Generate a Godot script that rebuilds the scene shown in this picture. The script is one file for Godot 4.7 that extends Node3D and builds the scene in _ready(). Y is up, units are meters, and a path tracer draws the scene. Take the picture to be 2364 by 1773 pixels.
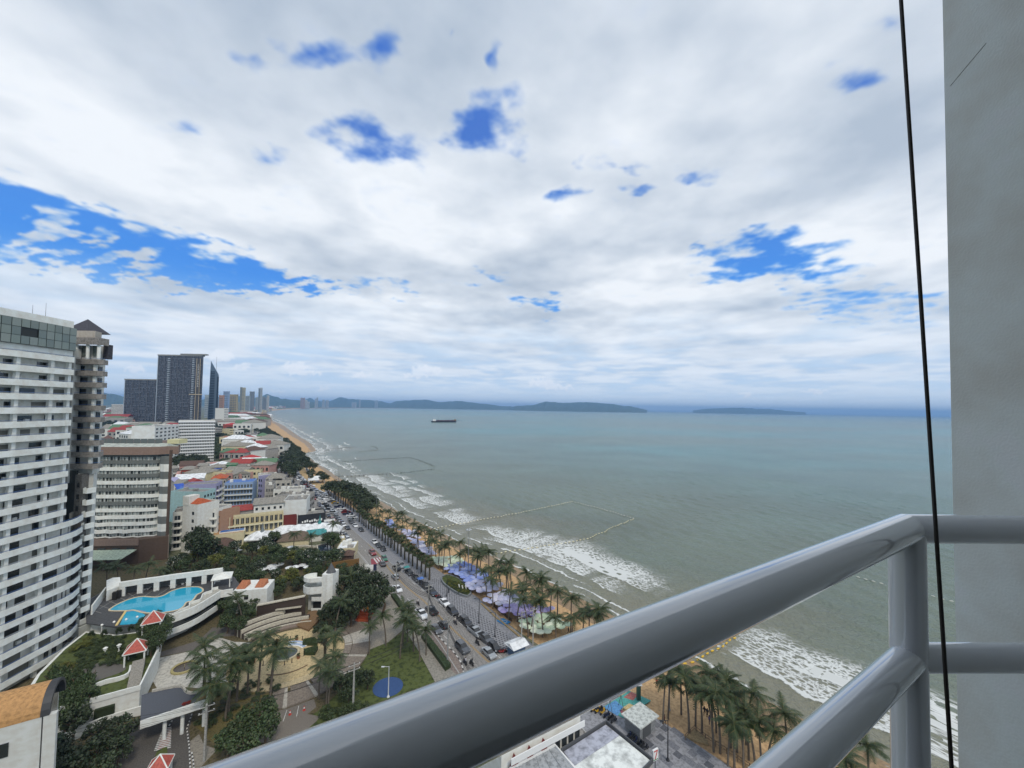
extends Node3D
# A hazy bright day over a long bay, seen from a high balcony.

const EYE := 58.0            # metres from the street to the lens
const FOC := 920.0           # focal length in pixels of the 2364 x 1773 picture
const MIDX := 1182.0
const MIDY := 909.0          # height of the optical axis in that picture
const SEA := -1.2

var cam_basis: Basis
var mats := {}
var tex := {}
var names := {}
var rng := RandomNumberGenerator.new()
var fnl := FastNoiseLite.new()

# ---------------------------------------------------------------- directions and ground points
func ray(x: float, y: float) -> Vector3:
	return cam_basis * Vector3(x - MIDX, MIDY - y, -FOC)

func P(x: float, y: float, h := 0.0) -> Vector3:      # the point at height h that a pixel of the photograph shows
	var d := ray(x, y)
	var t := (h - EYE) / d.y
	return Vector3(d.x * t, h, d.z * t)

func V(x: float, y: float, z: float) -> Vector3:      # the point at depth z that a pixel shows
	var d := ray(x, y)
	var t := z / d.z
	return Vector3(d.x * t, EYE + d.y * t, z)

func Q(ox: float, oy: float, s: float, l: Array, h := 0.0) -> PackedVector3Array:
	var r := PackedVector3Array()
	for i in range(0, l.size(), 2):
		r.append(P(ox + l[i] / s, oy + l[i + 1] / s, h))
	return r

func D(l: Array, h := 0.0) -> PackedVector3Array:      # the same, with pixels of the 2212 wide view
	return Q(0, 0, 1.0 / 1.0687, l, h)

func smooth_line(pts: PackedVector3Array, step: float) -> PackedVector3Array:
	var r := PackedVector3Array()
	for i in pts.size() - 1:
		var a := pts[maxi(i - 1, 0)]
		var b := pts[i]
		var c := pts[i + 1]
		var d := pts[mini(i + 2, pts.size() - 1)]
		var n := maxi(1, int(b.distance_to(c) / step))
		for k in n:
			r.append(b.cubic_interpolate(c, a, d, float(k) / n))
	r.append(pts[pts.size() - 1])
	return r

func closed_line(pts: PackedVector3Array, n := 6) -> PackedVector3Array:
	var r := PackedVector3Array()
	var m := pts.size()
	for i in m:
		for k in n:
			r.append(pts[i].cubic_interpolate(pts[(i + 1) % m], pts[(i + m - 1) % m], pts[(i + 2) % m], float(k) / n))
	return r

func offset_line(pts: PackedVector3Array, d: float) -> PackedVector3Array:   # to the left hand of the walking direction when d > 0
	var r := PackedVector3Array()
	for i in pts.size():
		var t := pts[mini(i + 1, pts.size() - 1)] - pts[maxi(i - 1, 0)]
		t.y = 0
		t = t.normalized()
		r.append(pts[i] + Vector3(t.z, 0, -t.x) * d)
	return r

func at_len(pts: PackedVector3Array, s: float) -> Array:      # [point, direction] at arc length s
	var left := s
	for i in pts.size() - 1:
		var l := pts[i].distance_to(pts[i + 1])
		if left <= l or i == pts.size() - 2:
			var dir := (pts[i + 1] - pts[i]).normalized()
			return [pts[i] + dir * left, dir]
		left -= l
	return [pts[0], Vector3.FORWARD]

func line_len(pts: PackedVector3Array) -> float:
	var s := 0.0
	for i in pts.size() - 1:
		s += pts[i].distance_to(pts[i + 1])
	return s

func rv(a: float, b: float) -> float:
	return rng.randf_range(a, b)

# ---------------------------------------------------------------- shapes
class MB:
	var v := PackedVector3Array()
	var n := PackedVector3Array()
	var c := PackedColorArray()
	var u := PackedVector2Array()
	var col := Color.WHITE
	var use_c := false
	var use_u := false

	func tint(k: Color) -> MB:
		col = k
		use_c = true
		return self

	func tri(a: Vector3, b: Vector3, d: Vector3) -> void:      # clockwise from the front
		var m := (d - a).cross(b - a).normalized()
		v.append(a); v.append(b); v.append(d)
		n.append(m); n.append(m); n.append(m)
		if use_c:
			c.append(col); c.append(col); c.append(col)

	func tri_out(a: Vector3, b: Vector3, d: Vector3, o: Vector3) -> void:
		if (d - a).cross(b - a).dot((a + b + d) / 3.0 - o) < 0:
			tri(a, d, b)
		else:
			tri(a, b, d)

	func tri_n(a: Vector3, b: Vector3, d: Vector3, na: Vector3, nb: Vector3, nd: Vector3) -> void:
		if (d - a).cross(b - a).dot(na + nb + nd) < 0:
			var t := b; b = d; d = t
			t = nb; nb = nd; nd = t
		v.append(a); v.append(b); v.append(d)
		n.append(na); n.append(nb); n.append(nd)
		if use_c:
			c.append(col); c.append(col); c.append(col)

	func quad(a: Vector3, b: Vector3, d: Vector3, e: Vector3) -> void:
		tri(a, b, d)
		tri(a, d, e)

	func quad_out(a: Vector3, b: Vector3, d: Vector3, e: Vector3, o: Vector3) -> void:
		tri_out(a, b, d, o)
		tri_out(a, d, e, o)

	func quad_up(a: Vector3, b: Vector3, d: Vector3, e: Vector3) -> void:
		quad_out(a, b, d, e, (a + b + d + e) / 4.0 - Vector3.UP * 9.0)

	func hex(p: Array) -> void:        # eight corners: four below, four above, in the same order
		var o := Vector3.ZERO
		for q in p:
			o += q / 8.0
		quad_out(p[0], p[1], p[2], p[3], o)
		quad_out(p[4], p[5], p[6], p[7], o)
		for i in 4:
			var j := (i + 1) % 4
			quad_out(p[i], p[j], p[j + 4], p[i + 4], o)

	func box(p: Vector3, s: Vector3, b := Basis.IDENTITY) -> void:
		var x := b.x * s.x / 2.0
		var y := b.y * s.y / 2.0
		var z := b.z * s.z / 2.0
		hex([p - x - y - z, p + x - y - z, p + x - y + z, p - x - y + z, p - x + y - z, p + x + y - z, p + x + y + z, p - x + y + z])

	func box2(a: Vector3, b: Vector3) -> void:
		box((a + b) / 2.0, (b - a).abs())

	func frustum(p: Vector3, s0: Vector2, s1: Vector2, h: float, shift := Vector2.ZERO) -> void:   # base centre p
		var x0 := s0.x / 2.0
		var z0 := s0.y / 2.0
		var x1 := s1.x / 2.0
		var z1 := s1.y / 2.0
		var q := p + Vector3(shift.x, h, shift.y)
		hex([p + Vector3(-x0, 0, -z0), p + Vector3(x0, 0, -z0), p + Vector3(x0, 0, z0), p + Vector3(-x0, 0, z0), q + Vector3(-x1, 0, -z1), q + Vector3(x1, 0, -z1), q + Vector3(x1, 0, z1), q + Vector3(-x1, 0, z1)])

	func beam(a: Vector3, b: Vector3, w: float, h: float) -> void:
		var d := b - a
		if d.length() < 0.001:
			return
		var z := d.normalized()
		var x := z.cross(Vector3.UP)
		x = Vector3.RIGHT if x.length() < 0.01 else x.normalized()
		box((a + b) / 2.0, Vector3(w, h, d.length()), Basis(x, x.cross(z) * -1.0, z))

	func tube(p: PackedVector3Array, r0: float, r1: float, seg := 6, caps := true) -> void:
		var rings := []
		for i in p.size():
			var t := (p[mini(i + 1, p.size() - 1)] - p[maxi(i - 1, 0)]).normalized()
			var x := t.cross(Vector3.UP if absf(t.y) < 0.9 else Vector3.RIGHT).normalized()
			var y := t.cross(x)
			var r := lerpf(r0, r1, float(i) / maxi(1, p.size() - 1))
			var ring := []
			for k in seg:
				var a := TAU * k / seg
				var m := x * cos(a) + y * sin(a)
				ring.append([p[i] + m * r, m])
			rings.append(ring)
		for i in p.size() - 1:
			for k in seg:
				var j := (k + 1) % seg
				var a: Array = rings[i][k]
				var b: Array = rings[i][j]
				var d: Array = rings[i + 1][j]
				var e: Array = rings[i + 1][k]
				tri_n(a[0], b[0], d[0], a[1], b[1], d[1])
				tri_n(a[0], d[0], e[0], a[1], d[1], e[1])
		if caps:
			for i in [0, p.size() - 1]:
				var o: Vector3 = p[1] if i == 0 else p[p.size() - 2]
				for k in range(1, seg - 1):
					tri_out(rings[i][0][0], rings[i][k][0], rings[i][k + 1][0], o)

	func lathe(o: Vector3, prof: Array, seg := 12, flat := false) -> void:      # prof: [radius, height] pairs
		for i in prof.size() - 1:
			var r0: float = prof[i][0]
			var r1: float = prof[i + 1][0]
			var y0: float = prof[i][1]
			var y1: float = prof[i + 1][1]
			var sl := Vector2(y1 - y0, r0 - r1).normalized()
			for k in seg:
				var a0 := TAU * k / seg
				var a1 := TAU * (k + 1) / seg
				if flat:
					var am := (a0 + a1) / 2.0
					var m := Vector3(cos(am) * sl.x, sl.y, sin(am) * sl.x)
					_lt(o, r0, r1, y0, y1, a0, a1, m, m)
				else:
					_lt(o, r0, r1, y0, y1, a0, a1, Vector3(cos(a0) * sl.x, sl.y, sin(a0) * sl.x), Vector3(cos(a1) * sl.x, sl.y, sin(a1) * sl.x))

	func _lt(o: Vector3, r0: float, r1: float, y0: float, y1: float, a0: float, a1: float, n0: Vector3, n1: Vector3) -> void:
		var p0 := o + Vector3(cos(a0) * r0, y0, sin(a0) * r0)
		var p1 := o + Vector3(cos(a1) * r0, y0, sin(a1) * r0)
		var p2 := o + Vector3(cos(a1) * r1, y1, sin(a1) * r1)
		var p3 := o + Vector3(cos(a0) * r1, y1, sin(a0) * r1)
		if r0 > 0.0001:
			tri_n(p0, p1, p2, n0, n1, n1)
		if r1 > 0.0001:
			tri_n(p0, p2, p3, n0, n1, n0)

	func prism(poly: PackedVector3Array, y0: float, y1: float, top := true, sides := true, bottom := false) -> void:     # poly in x and z
		var flat := PackedVector2Array()
		for p in poly:
			flat.append(Vector2(p.x, p.z))
		if top or bottom:
			var idx := Geometry2D.triangulate_polygon(flat)
			for i in range(0, idx.size(), 3):
				var a := poly[idx[i]]
				var b := poly[idx[i + 1]]
				var d := poly[idx[i + 2]]
				if top:
					var up := Vector3.UP
					tri_n(Vector3(a.x, y1, a.z), Vector3(b.x, y1, b.z), Vector3(d.x, y1, d.z), up, up, up)
				if bottom:
					var dn := Vector3.DOWN
					tri_n(Vector3(a.x, y0, a.z), Vector3(b.x, y0, b.z), Vector3(d.x, y0, d.z), dn, dn, dn)
		if sides:
			var cw := Geometry2D.is_polygon_clockwise(flat)
			for i in poly.size():
				var a := poly[i]
				var b := poly[(i + 1) % poly.size()]
				var m := Vector3(a.z - b.z, 0, b.x - a.x).normalized()
				if not cw:
					m = -m
				m = -m
				tri_n(Vector3(a.x, y0, a.z), Vector3(b.x, y0, b.z), Vector3(b.x, y1, b.z), m, m, m)
				tri_n(Vector3(a.x, y0, a.z), Vector3(b.x, y1, b.z), Vector3(a.x, y1, a.z), m, m, m)

	func wall(line: PackedVector3Array, y0: float, y1: float, th: float, closed := false) -> void:      # a wall of thickness th along a line
		var m := line.size()
		var lo := PackedVector3Array()
		var ro := PackedVector3Array()
		for i in m:
			var a := line[(i + m - 1) % m] if closed or i > 0 else line[i]
			var b := line[(i + 1) % m] if closed or i < m - 1 else line[i]
			var t := (b - a)
			t.y = 0
			t = t.normalized()
			var s := Vector3(t.z, 0, -t.x) * th / 2.0
			lo.append(line[i] + s)
			ro.append(line[i] - s)
		for i in (m if closed else m - 1):
			var j := (i + 1) % m
			hex([_y(lo[i], y0), _y(lo[j], y0), _y(ro[j], y0), _y(ro[i], y0), _y(lo[i], y1), _y(lo[j], y1), _y(ro[j], y1), _y(ro[i], y1)])

	func _y(p: Vector3, y: float) -> Vector3:
		return Vector3(p.x, y, p.z)

	func sheet(poly: PackedVector3Array, y: float) -> void:
		prism(poly, y, y, true, false)

	func strip(a: PackedVector3Array, b: PackedVector3Array) -> void:     # two lines of the same count
		for i in a.size() - 1:
			quad_up(a[i], a[i + 1], b[i + 1], b[i])

	func blob(o: Vector3, r: Vector3, seed_: int, seg := 7, rings := 5, rough := 0.25) -> void:
		var rg := RandomNumberGenerator.new()
		rg.seed = seed_
		var g := []
		for i in rings + 1:
			var row := []
			var th := PI * i / rings
			for k in seg:
				var f := 1.0 + rg.randf_range(-rough, rough)
				row.append(o + Vector3(sin(th) * cos(TAU * k / seg) * r.x, cos(th) * r.y, sin(th) * sin(TAU * k / seg) * r.z) * f)
			if i == 0 or i == rings:
				for k in seg:
					row[k] = row[0]
			g.append(row)
		for i in rings:
			for k in seg:
				var j := (k + 1) % seg
				if i > 0:
					tri_out(g[i][k], g[i][j], g[i + 1][j], o)
				if i < rings - 1:
					tri_out(g[i][k], g[i + 1][j], g[i + 1][k], o)
	func mesh() -> ArrayMesh:
		var a := []
		a.resize(Mesh.ARRAY_MAX)
		a[Mesh.ARRAY_VERTEX] = v
		a[Mesh.ARRAY_NORMAL] = n
		if use_c and c.size() == v.size():
			a[Mesh.ARRAY_COLOR] = c
		if use_u and u.size() == v.size():
			a[Mesh.ARRAY_TEX_UV] = u
		var m := ArrayMesh.new()
		if v.size() > 0:
			m.add_surface_from_arrays(Mesh.PRIMITIVE_TRIANGLES, a)
		return m

# ---------------------------------------------------------------- things and parts
func numbered(called: String) -> String:
	if not names.has(called):
		names[called] = 0
		return called
	names[called] += 1
	return "%s_%03d" % [called, names[called]]

func T(called: String, label: String, category: String, at: Vector3, turn := 0.0, group := "") -> Node3D:
	var o := Node3D.new()
	o.name = numbered(called)
	add_child(o, true)
	o.position = at
	o.rotation.y = turn
	o.set_meta("label", label)
	o.set_meta("category", category)
	if group != "":
		o.set_meta("group", group)
	return o

func solo(called: String, label: String, category: String, shape, m: Material, at := Vector3.ZERO, turn := 0.0, group := "") -> MeshInstance3D:
	var o := MeshInstance3D.new()
	o.name = numbered(called)
	o.mesh = shape.mesh() if shape is MB else shape
	o.material_override = m
	add_child(o, true)
	o.position = at
	o.rotation.y = turn
	o.set_meta("label", label)
	o.set_meta("category", category)
	if group != "":
		o.set_meta("group", group)
	return o

func part(parent: Node, called: String, shape, m: Material, at := Vector3.ZERO, turn := 0.0) -> MeshInstance3D:
	var o := MeshInstance3D.new()
	o.name = called
	o.mesh = shape.mesh() if shape is MB else shape
	o.material_override = m
	parent.add_child(o, true)
	o.position = at
	o.rotation.y = turn
	return o

func stuff(parent: Node, called: String, shape, m: Material) -> MeshInstance3D:
	var o := part(parent, called, shape, m)
	o.set_meta("kind", "stuff")
	return o

func struct(called: String, shape, m: Material, label := "") -> MeshInstance3D:
	var o := MeshInstance3D.new()
	o.name = numbered(called)
	o.mesh = shape.mesh() if shape is MB else shape
	o.material_override = m
	add_child(o, true)
	o.set_meta("kind", "structure")
	if label != "":
		o.set_meta("label", label)
	return o

func copy(o: Node3D, called: String, label: String, at: Vector3, turn: float, group := "") -> Node3D:
	var c: Node3D = o.duplicate()
	c.name = numbered(called)
	add_child(c, true)
	c.position = at
	c.rotation.y = turn
	c.set_meta("label", label)
	if group != "":
		c.set_meta("group", group)
	return c

# ---------------------------------------------------------------- materials
func hexc(h: String) -> Color:
	return Color.html(h)

func mat(key: String, color: String, rough := 0.8, texture := "", scale := 0.2, metal := 0.0) -> StandardMaterial3D:
	if mats.has(key):
		return mats[key]
	var m := StandardMaterial3D.new()
	m.albedo_color = hexc(color)
	m.roughness = rough
	m.metallic = metal
	if texture != "":
		m.albedo_texture = tex[texture]
		m.uv1_triplanar = true
		m.uv1_world_triplanar = true
		m.uv1_scale = Vector3.ONE * scale
	m.cull_mode = BaseMaterial3D.CULL_DISABLED
	mats[key] = m
	return m

func vmat(key: String, rough := 0.8, texture := "", scale := 0.2) -> StandardMaterial3D:      # colour from the vertices
	if mats.has(key):
		return mats[key]
	var m := mat(key, "ffffff", rough, texture, scale)
	m.vertex_color_use_as_albedo = true
	return m

func mottled(w: int, seed_: int, freq: float, lo: float, hi: float, octaves := 5, tint_lo := Color.WHITE, tint_hi := Color.WHITE) -> ImageTexture:
	var f := FastNoiseLite.new()
	f.seed = seed_
	f.noise_type = FastNoiseLite.TYPE_SIMPLEX_SMOOTH
	f.frequency = freq
	f.fractal_octaves = octaves
	f.fractal_gain = 0.6
	var g := f.get_seamless_image(w, w)
	var b := g.get_data()
	var o := PackedByteArray()
	o.resize(w * w * 3)
	for i in w * w:
		var t := b[i] / 255.0
		var k := lerpf(lo, hi, t) * 255.0
		var q := tint_lo.lerp(tint_hi, t)
		o[i * 3] = clampi(int(k * q.r), 0, 255)
		o[i * 3 + 1] = clampi(int(k * q.g), 0, 255)
		o[i * 3 + 2] = clampi(int(k * q.b), 0, 255)
	return ImageTexture.create_from_image(Image.create_from_data(w, w, false, Image.FORMAT_RGB8, o))

func make_textures() -> void:
	tex.plaster = mottled(256, 3, 0.012, 0.92, 1.04, 5, Color(1, 0.98, 0.95), Color(0.98, 1, 1))
	tex.concrete = mottled(256, 5, 0.02, 0.72, 1.18, 6)
	tex.asphalt = mottled(512, 9, 0.03, 0.62, 1.25, 6)
	tex.sand = mottled(512, 12, 0.02, 0.78, 1.15, 6, Color(0.97, 0.95, 0.92), Color(1, 1, 1))
	tex.grass = mottled(512, 15, 0.012, 0.5, 1.45, 7, Color(0.9, 1, 0.8), Color(1.12, 1, 0.85))
	tex.roof = mottled(256, 18, 0.015, 0.65, 1.2, 5)
	tex.town = mottled(512, 21, 0.05, 0.35, 1.5, 6, Color(0.75, 1, 0.75), Color(1.1, 1, 0.92))
	tex.leaf = mottled(128, 24, 0.05, 0.55, 1.35, 4)
	tex.hills = mottled(512, 27, 0.03, 0.5, 1.4, 6)

# ---------------------------------------------------------------- camera, sky, sun
func set_camera() -> void:
	cam_basis = Basis(Vector3.RIGHT, deg_to_rad(2.0)) * Basis(Vector3.BACK, deg_to_rad(1.0))
	var cam := Camera3D.new()
	cam.name = "camera"
	cam.keep_aspect = Camera3D.KEEP_HEIGHT
	var near := 0.05
	cam.set_frustum(1773.0 / FOC * near, Vector2(0, (MIDY - 886.5) / FOC * near), near, 90000.0)
	cam.transform = Transform3D(cam_basis, Vector3(0, EYE, 0))
	add_child(cam)

const GAPS := [      # openings in the cloud: place and size in pixels, and how clear they are
	[602, 119, 40, 36, 0.62], [640, 112, 36, 22, 0.4], [735, 132, 66, 30, 0.66], [790, 150, 46, 20, 0.6], [872, 122, 32, 46, 0.66], [1010, 78, 12, 18, 0.5], [1122, 135, 16, 36, 0.62],
	[1128, 285, 74, 58, 1.25], [1098, 312, 44, 30, 1.2], [1160, 250, 36, 40, 0.8], [868, 325, 112, 42, 0.85], [800, 300, 50, 22, 0.6], [930, 355, 60, 26, 0.6], [450, 292, 52, 22, 0.45], [620, 350, 40, 16, 0.35],
	[1447, 384, 46, 16, 0.66], [1306, 455, 40, 18, 0.6], [1458, 448, 40, 12, 0.6], [1604, 412, 54, 20, 0.55], [1345, 375, 24, 12, 0.5],
	[1952, 174, 62, 26, 0.6], [2050, 49, 52, 20, 0.5], [1795, 598, 135, 46, 1.5], [1735, 622, 74, 26, 1.2], [1602, 577, 36, 10, 0.9], [1860, 580, 50, 24, 1.0],
	[1990, 690, 120, 28, 0.95], [1930, 712, 80, 16, 0.9], [2170, 690, 40, 20, 0.8], [1262, 700, 44, 16, 0.9], [1140, 632, 40, 14, 0.5], [2060, 735, 120, 12, 0.75], [900, 660, 60, 14, 0.5],
]
const PUFFS := [[512, 826, 34, 20], [560, 846, 22, 8], [680, 850, 36, 17], [700, 862, 50, 8], [985, 858, 44, 15], [960, 868, 30, 8], [1250, 886, 40, 14], [1290, 896, 46, 8], [310, 853, 30, 8], [835, 868, 26, 10], [748, 898, 22, 4], [1720, 912, 18, 6], [1880, 905, 40, 6], [640, 905, 20, 5]]

func to_photo(d: Vector3) -> Vector2:
	var c := cam_basis.inverse() * d
	if c.z > -0.12:
		return Vector2(1e6, 1e6)
	return Vector2(MIDX + c.x * FOC / -c.z, MIDY - c.y * FOC / -c.z)

func lut(x: float, pts: Array) -> float:
	for i in range(0, pts.size() - 2, 2):
		if x <= pts[i + 2]:
			return lerpf(pts[i + 1], pts[i + 3], clampf((x - pts[i]) / (pts[i + 2] - pts[i]), 0.0, 1.0))
	return pts[pts.size() - 1]

func fbm_noise(seed_: int, oct: int) -> FastNoiseLite:
	var f := FastNoiseLite.new()
	f.seed = seed_
	f.noise_type = FastNoiseLite.TYPE_SIMPLEX_SMOOTH
	f.frequency = 1.0
	f.fractal_octaves = oct
	f.fractal_gain = 0.52
	return f

func sky_image() -> Image:
	var w := 3072
	var h := 1536
	var im := Image.create(w, h, false, Image.FORMAT_RGB8)
	im.fill(Color8(150, 172, 188))
	var fa := fbm_noise(41, 4)
	var fb := fbm_noise(42, 5)
	var fc := fbm_noise(43, 4)
	var fd := fbm_noise(44, 3)
	var white := Color8(226, 231, 237)
	var grey := Color8(168, 181, 197)
	var hi_blue := Color8(64, 108, 190)
	var mid_blue := Color8(66, 136, 222)
	var low_blue := Color8(172, 201, 231)
	for j in h / 2 + 4:
		var el := PI / 2 - PI * (j + 0.5) / h
		var step := 1 if el < 0.86 else 4
		if step == 4 and j % 4 != 0:
			continue
		var y := sin(el)
		var cy := cos(el)
		var eld := rad_to_deg(el)
		var i := 0
		while i < w:
			var az := TAU * (i + 0.5) / w
			var front := cos(az) > 0.45
			var st := step if front else maxi(step, 4)
			if not front and j % 4 != 0:
				i += 4
				continue
			var d := Vector3(sin(az) * cy, y, -cos(az) * cy)
			var k := 1.0 / (maxf(y, 0.0) + 0.045)
			var px := d.x * k
			var pz := d.z * k
			var nb := fb.get_noise_3d(px * 2.1, pz * 2.1, 0.0)
			var ph := to_photo(d)
			var gap := 0.0
			if ph.x < 3000.0:
				var wx := ph.x + nb * 70.0 + 26.0 * fd.get_noise_2d(px * 8.0, pz * 8.0)
				var wy := ph.y + fb.get_noise_3d(px * 2.1, pz * 2.1, 7.0) * 44.0 + 16.0 * fd.get_noise_2d(px * 8.0 + 40.0, pz * 8.0)
				for q in GAPS:
					var dx: float = (wx - q[0]) / q[2]
					var dy: float = (wy - q[1]) / q[3]
					var e := 1.0 - sqrt(dx * dx + dy * dy) * 0.62
					if e > 0.0:
						gap = maxf(gap, e * q[4])
				if wx < 960.0:
					var up := lut(wx, [0, 372, 220, 466, 430, 540, 650, 600, 820, 652, 960, 668])
					var lo := lut(wx, [0, 626, 220, 648, 400, 676, 560, 690, 760, 676, 960, 662])
					var e2 := minf((wy - up) / 46.0, (lo - wy) / 22.0)
					if e2 > 0.0:
						var s := minf(e2, 1.0) * 1.4
						var thin := fc.get_noise_2d(px * 2.4 + pz * 1.1, pz * 7.0 - px * 2.4)
						var low_part := smoothstep(0.16, 0.5, (wy - up) / (lo - up)) * smoothstep(430.0, 330.0, wx)
						var right_part := smoothstep(590.0, 680.0, wx)
						var lowedge := smoothstep(0.62, 0.95, (wy - up) / (lo - up))
						s -= maxf(low_part * 1.05, maxf(right_part * 1.0, lowedge * 0.9)) * smoothstep(-0.22, 0.2, thin)
						gap = maxf(gap, s)
			else:
				gap = maxf(0.0, fa.get_noise_2d(px * 0.5, pz * 0.5 + 30.0) - 0.18) * 2.0
			var nd := fc.get_noise_2d(px * 5.0, pz * 5.0)
			var b := smoothstep(0.08, 1.5, gap * 1.25 + 1.0 * nd * minf(1.0, gap * 2.0 + 0.30) + 0.25 * nb)
			b = minf(b, 0.94)
			# cloud tone: broad grey and white bands
			var tone := 0.60 + 0.85 * fa.get_noise_2d(px * 0.62 + 3.1, pz * 0.62) + 0.42 * nb + 0.12 * nd
			var low := smoothstep(16.0, 3.0, eld)
			var c := grey.lerp(white, clampf(tone, 0.0, 1.0))
			var blue := mid_blue.lerp(hi_blue, smoothstep(12.0, 34.0, eld)).lerp(low_blue, low * 0.85)
			c = c.lerp(blue, b)
			if eld < 18.0:
				var veil := fc.get_noise_2d(px * 0.55 + 9.0, pz * 0.55) + 0.5 * fd.get_noise_2d(px * 1.7, pz * 1.7)
				var pale := Color8(186, 206, 229).lerp(Color8(216, 226, 238), smoothstep(-0.3, 0.35, veil))
				c = c.lerp(pale.lerp(low_blue, smoothstep(0.1, 0.5, veil * -1.0) * 0.8), low * 0.85)
				c = c.lerp(Color8(204, 221, 238), smoothstep(5.5, 0.8, eld) * 0.85)
				if ph.x < 3000.0:
					for q in PUFFS:
						var ex: float = (ph.x - q[0] + fd.get_noise_2d(ph.x * 0.05, ph.y * 0.05) * 8.0) / q[2]
						var ey: float = (ph.y - q[1] + fd.get_noise_2d(ph.x * 0.06, ph.y * 0.06 + 50.0) * 9.0) / q[3]
						if ey > 0.0:
							ey *= 1.7
						var e := 1.0 - ex * ex - ey * ey
						if e > 0.0:
							c = c.lerp(Color8(226, 232, 241).lerp(Color8(205, 215, 230), clampf(ey, 0.0, 1.0)), smoothstep(0.0, 0.5, e) * 0.72)
			if st == 1:
				im.set_pixel(i, j, c)
			else:
				im.fill_rect(Rect2i(i, j, st, 4), c)
			i += st
	return im

func set_sky() -> void:
	var env := Environment.new()
	env.background_mode = Environment.BG_SKY
	var sky := Sky.new()
	var pm := PanoramaSkyMaterial.new()
	pm.panorama = ImageTexture.create_from_image(sky_image())
	sky.sky_material = pm
	env.sky = sky
	env.background_energy_multiplier = 1.0
	env.tonemap_mode = Environment.TONE_MAPPER_LINEAR
	env.tonemap_exposure = 1.2
	env.sdfgi_enabled = true
	env.ssao_enabled = true
	env.ssil_enabled = true
	env.fog_enabled = true
	env.fog_density = 0.00009
	env.fog_light_color = Color8(150, 200, 255)
	var we := WorldEnvironment.new()
	we.name = "surroundings"
	we.environment = env
	add_child(we)
	var sun := DirectionalLight3D.new()
	sun.name = "sun"
	sun.light_energy = 0.5
	sun.light_angular_distance = 12.0
	sun.light_color = Color8(255, 246, 232)
	sun.shadow_enabled = true
	add_child(sun)
	sun.look_at_from_position(Vector3(30, 75, 52), Vector3.ZERO)

# ---------------------------------------------------------------- lines of the coast and the road
var shore: PackedVector3Array      # the water's edge, from near to far
var inner: PackedVector3Array      # where the sand begins
var road_l: PackedVector3Array
var road_r: PackedVector3Array

func lay_lines() -> void:
	var w := PackedVector3Array([Vector3(118, SEA, 70), Vector3(98, SEA, 10), Vector3(78, SEA, -36)])
	w.append_array(D([1960, 1673, 1740, 1560, 1620, 1495, 1500, 1430, 1320, 1330, 1220, 1275, 1130, 1230, 1040, 1190, 950, 1150, 870, 1110], SEA))
	w.append_array(Q(560, 880, 4.609, [1230, 1150, 1100, 1078, 1000, 1012, 880, 932, 790, 876, 700, 808, 648, 768, 770, 744, 760, 700, 690, 640, 600, 590, 500, 520, 430, 470, 330, 425, 275, 395, 265, 366], SEA))
	w.append(P(627, 948.6, SEA))
	w.append_array([Vector3(-2700, SEA, -5100), Vector3(-2900, SEA, -6600), Vector3(-2700, SEA, -8200), Vector3(-1900, SEA, -9600), Vector3(-500, SEA, -10700), Vector3(-100, SEA, -12500)])
	shore = smooth_line(w, 9.0)
	var s := PackedVector3Array([Vector3(88, 0, 75), Vector3(70, 0, 12), Vector3(52, 0, -34)])
	s.append_array(D([1690, 1740, 1560, 1646, 1440, 1566, 1290, 1480, 1150, 1392, 1090, 1342, 1030, 1290, 940, 1228, 860, 1168, 700, 1050, 655, 1000, 620, 960, 570, 925, 556, 900]))
	s.append_array([P(599.7, 949.0), Vector3(-2780, 0, -5100), Vector3(-2990, 0, -6600), Vector3(-2790, 0, -8300), Vector3(-1960, 0, -9700), Vector3(-560, 0, -10800), Vector3(-160, 0, -12600)])
	inner = smooth_line(s, 12.0)
	var r := PackedVector3Array([Vector3(52, 0, 75), Vector3(40, 0, 5), Vector3(26, 0, -46), Vector3(14, 0, -74)])
	r.append_array(D([1090, 1410, 1020, 1355, 960, 1310, 900, 1264, 830, 1204, 760, 1143, 706, 1086, 655, 1033, 610, 990, 575, 950, 556, 925]))
	road_r = smooth_line(r, 6.0)
	var l := PackedVector3Array([Vector3(40, 0, 75), Vector3(28, 0, 8), Vector3(13, 0, -42), Vector3(0, 0, -70)])
	l.append_array(D([985, 1445, 950, 1390, 910, 1340, 860, 1290, 810, 1240, 760, 1180, 700, 1120, 640, 1062, 600, 1028, 566, 990, 545, 955, 537, 925]))
	road_l = smooth_line(l, 6.0)

func shore_x(z: float) -> float:
	var lo := 0
	var hi := shore.size() - 1
	while hi - lo > 1:
		var m := (lo + hi) / 2
		if shore[m].z > z:
			lo = m
		else:
			hi = m
	var a := shore[lo]
	var b := shore[hi]
	return lerpf(a.x, b.x, clampf((z - a.z) / (b.z - a.z + 0.0001), 0.0, 1.0))

func swell(x: float, z: float) -> float:
	var c := x * 0.80 - z * 0.60
	var s := x * 0.60 + z * 0.80
	var w := fnl.get_noise_2d(s * 0.9, c * 0.35) * 5.0
	var f := fnl.get_noise_2d(s * 2.0 + 300.0, c * 1.2)
	return 0.16 * sin((c + w) * 0.60) * (0.7 + f) + 0.09 * sin((c * 0.93 + s * 0.37 + w) * 1.15 + f * 3.0) + 0.05 * sin((c * 0.8 - s * 0.6) * 2.0 + f * 4.0)

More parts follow.
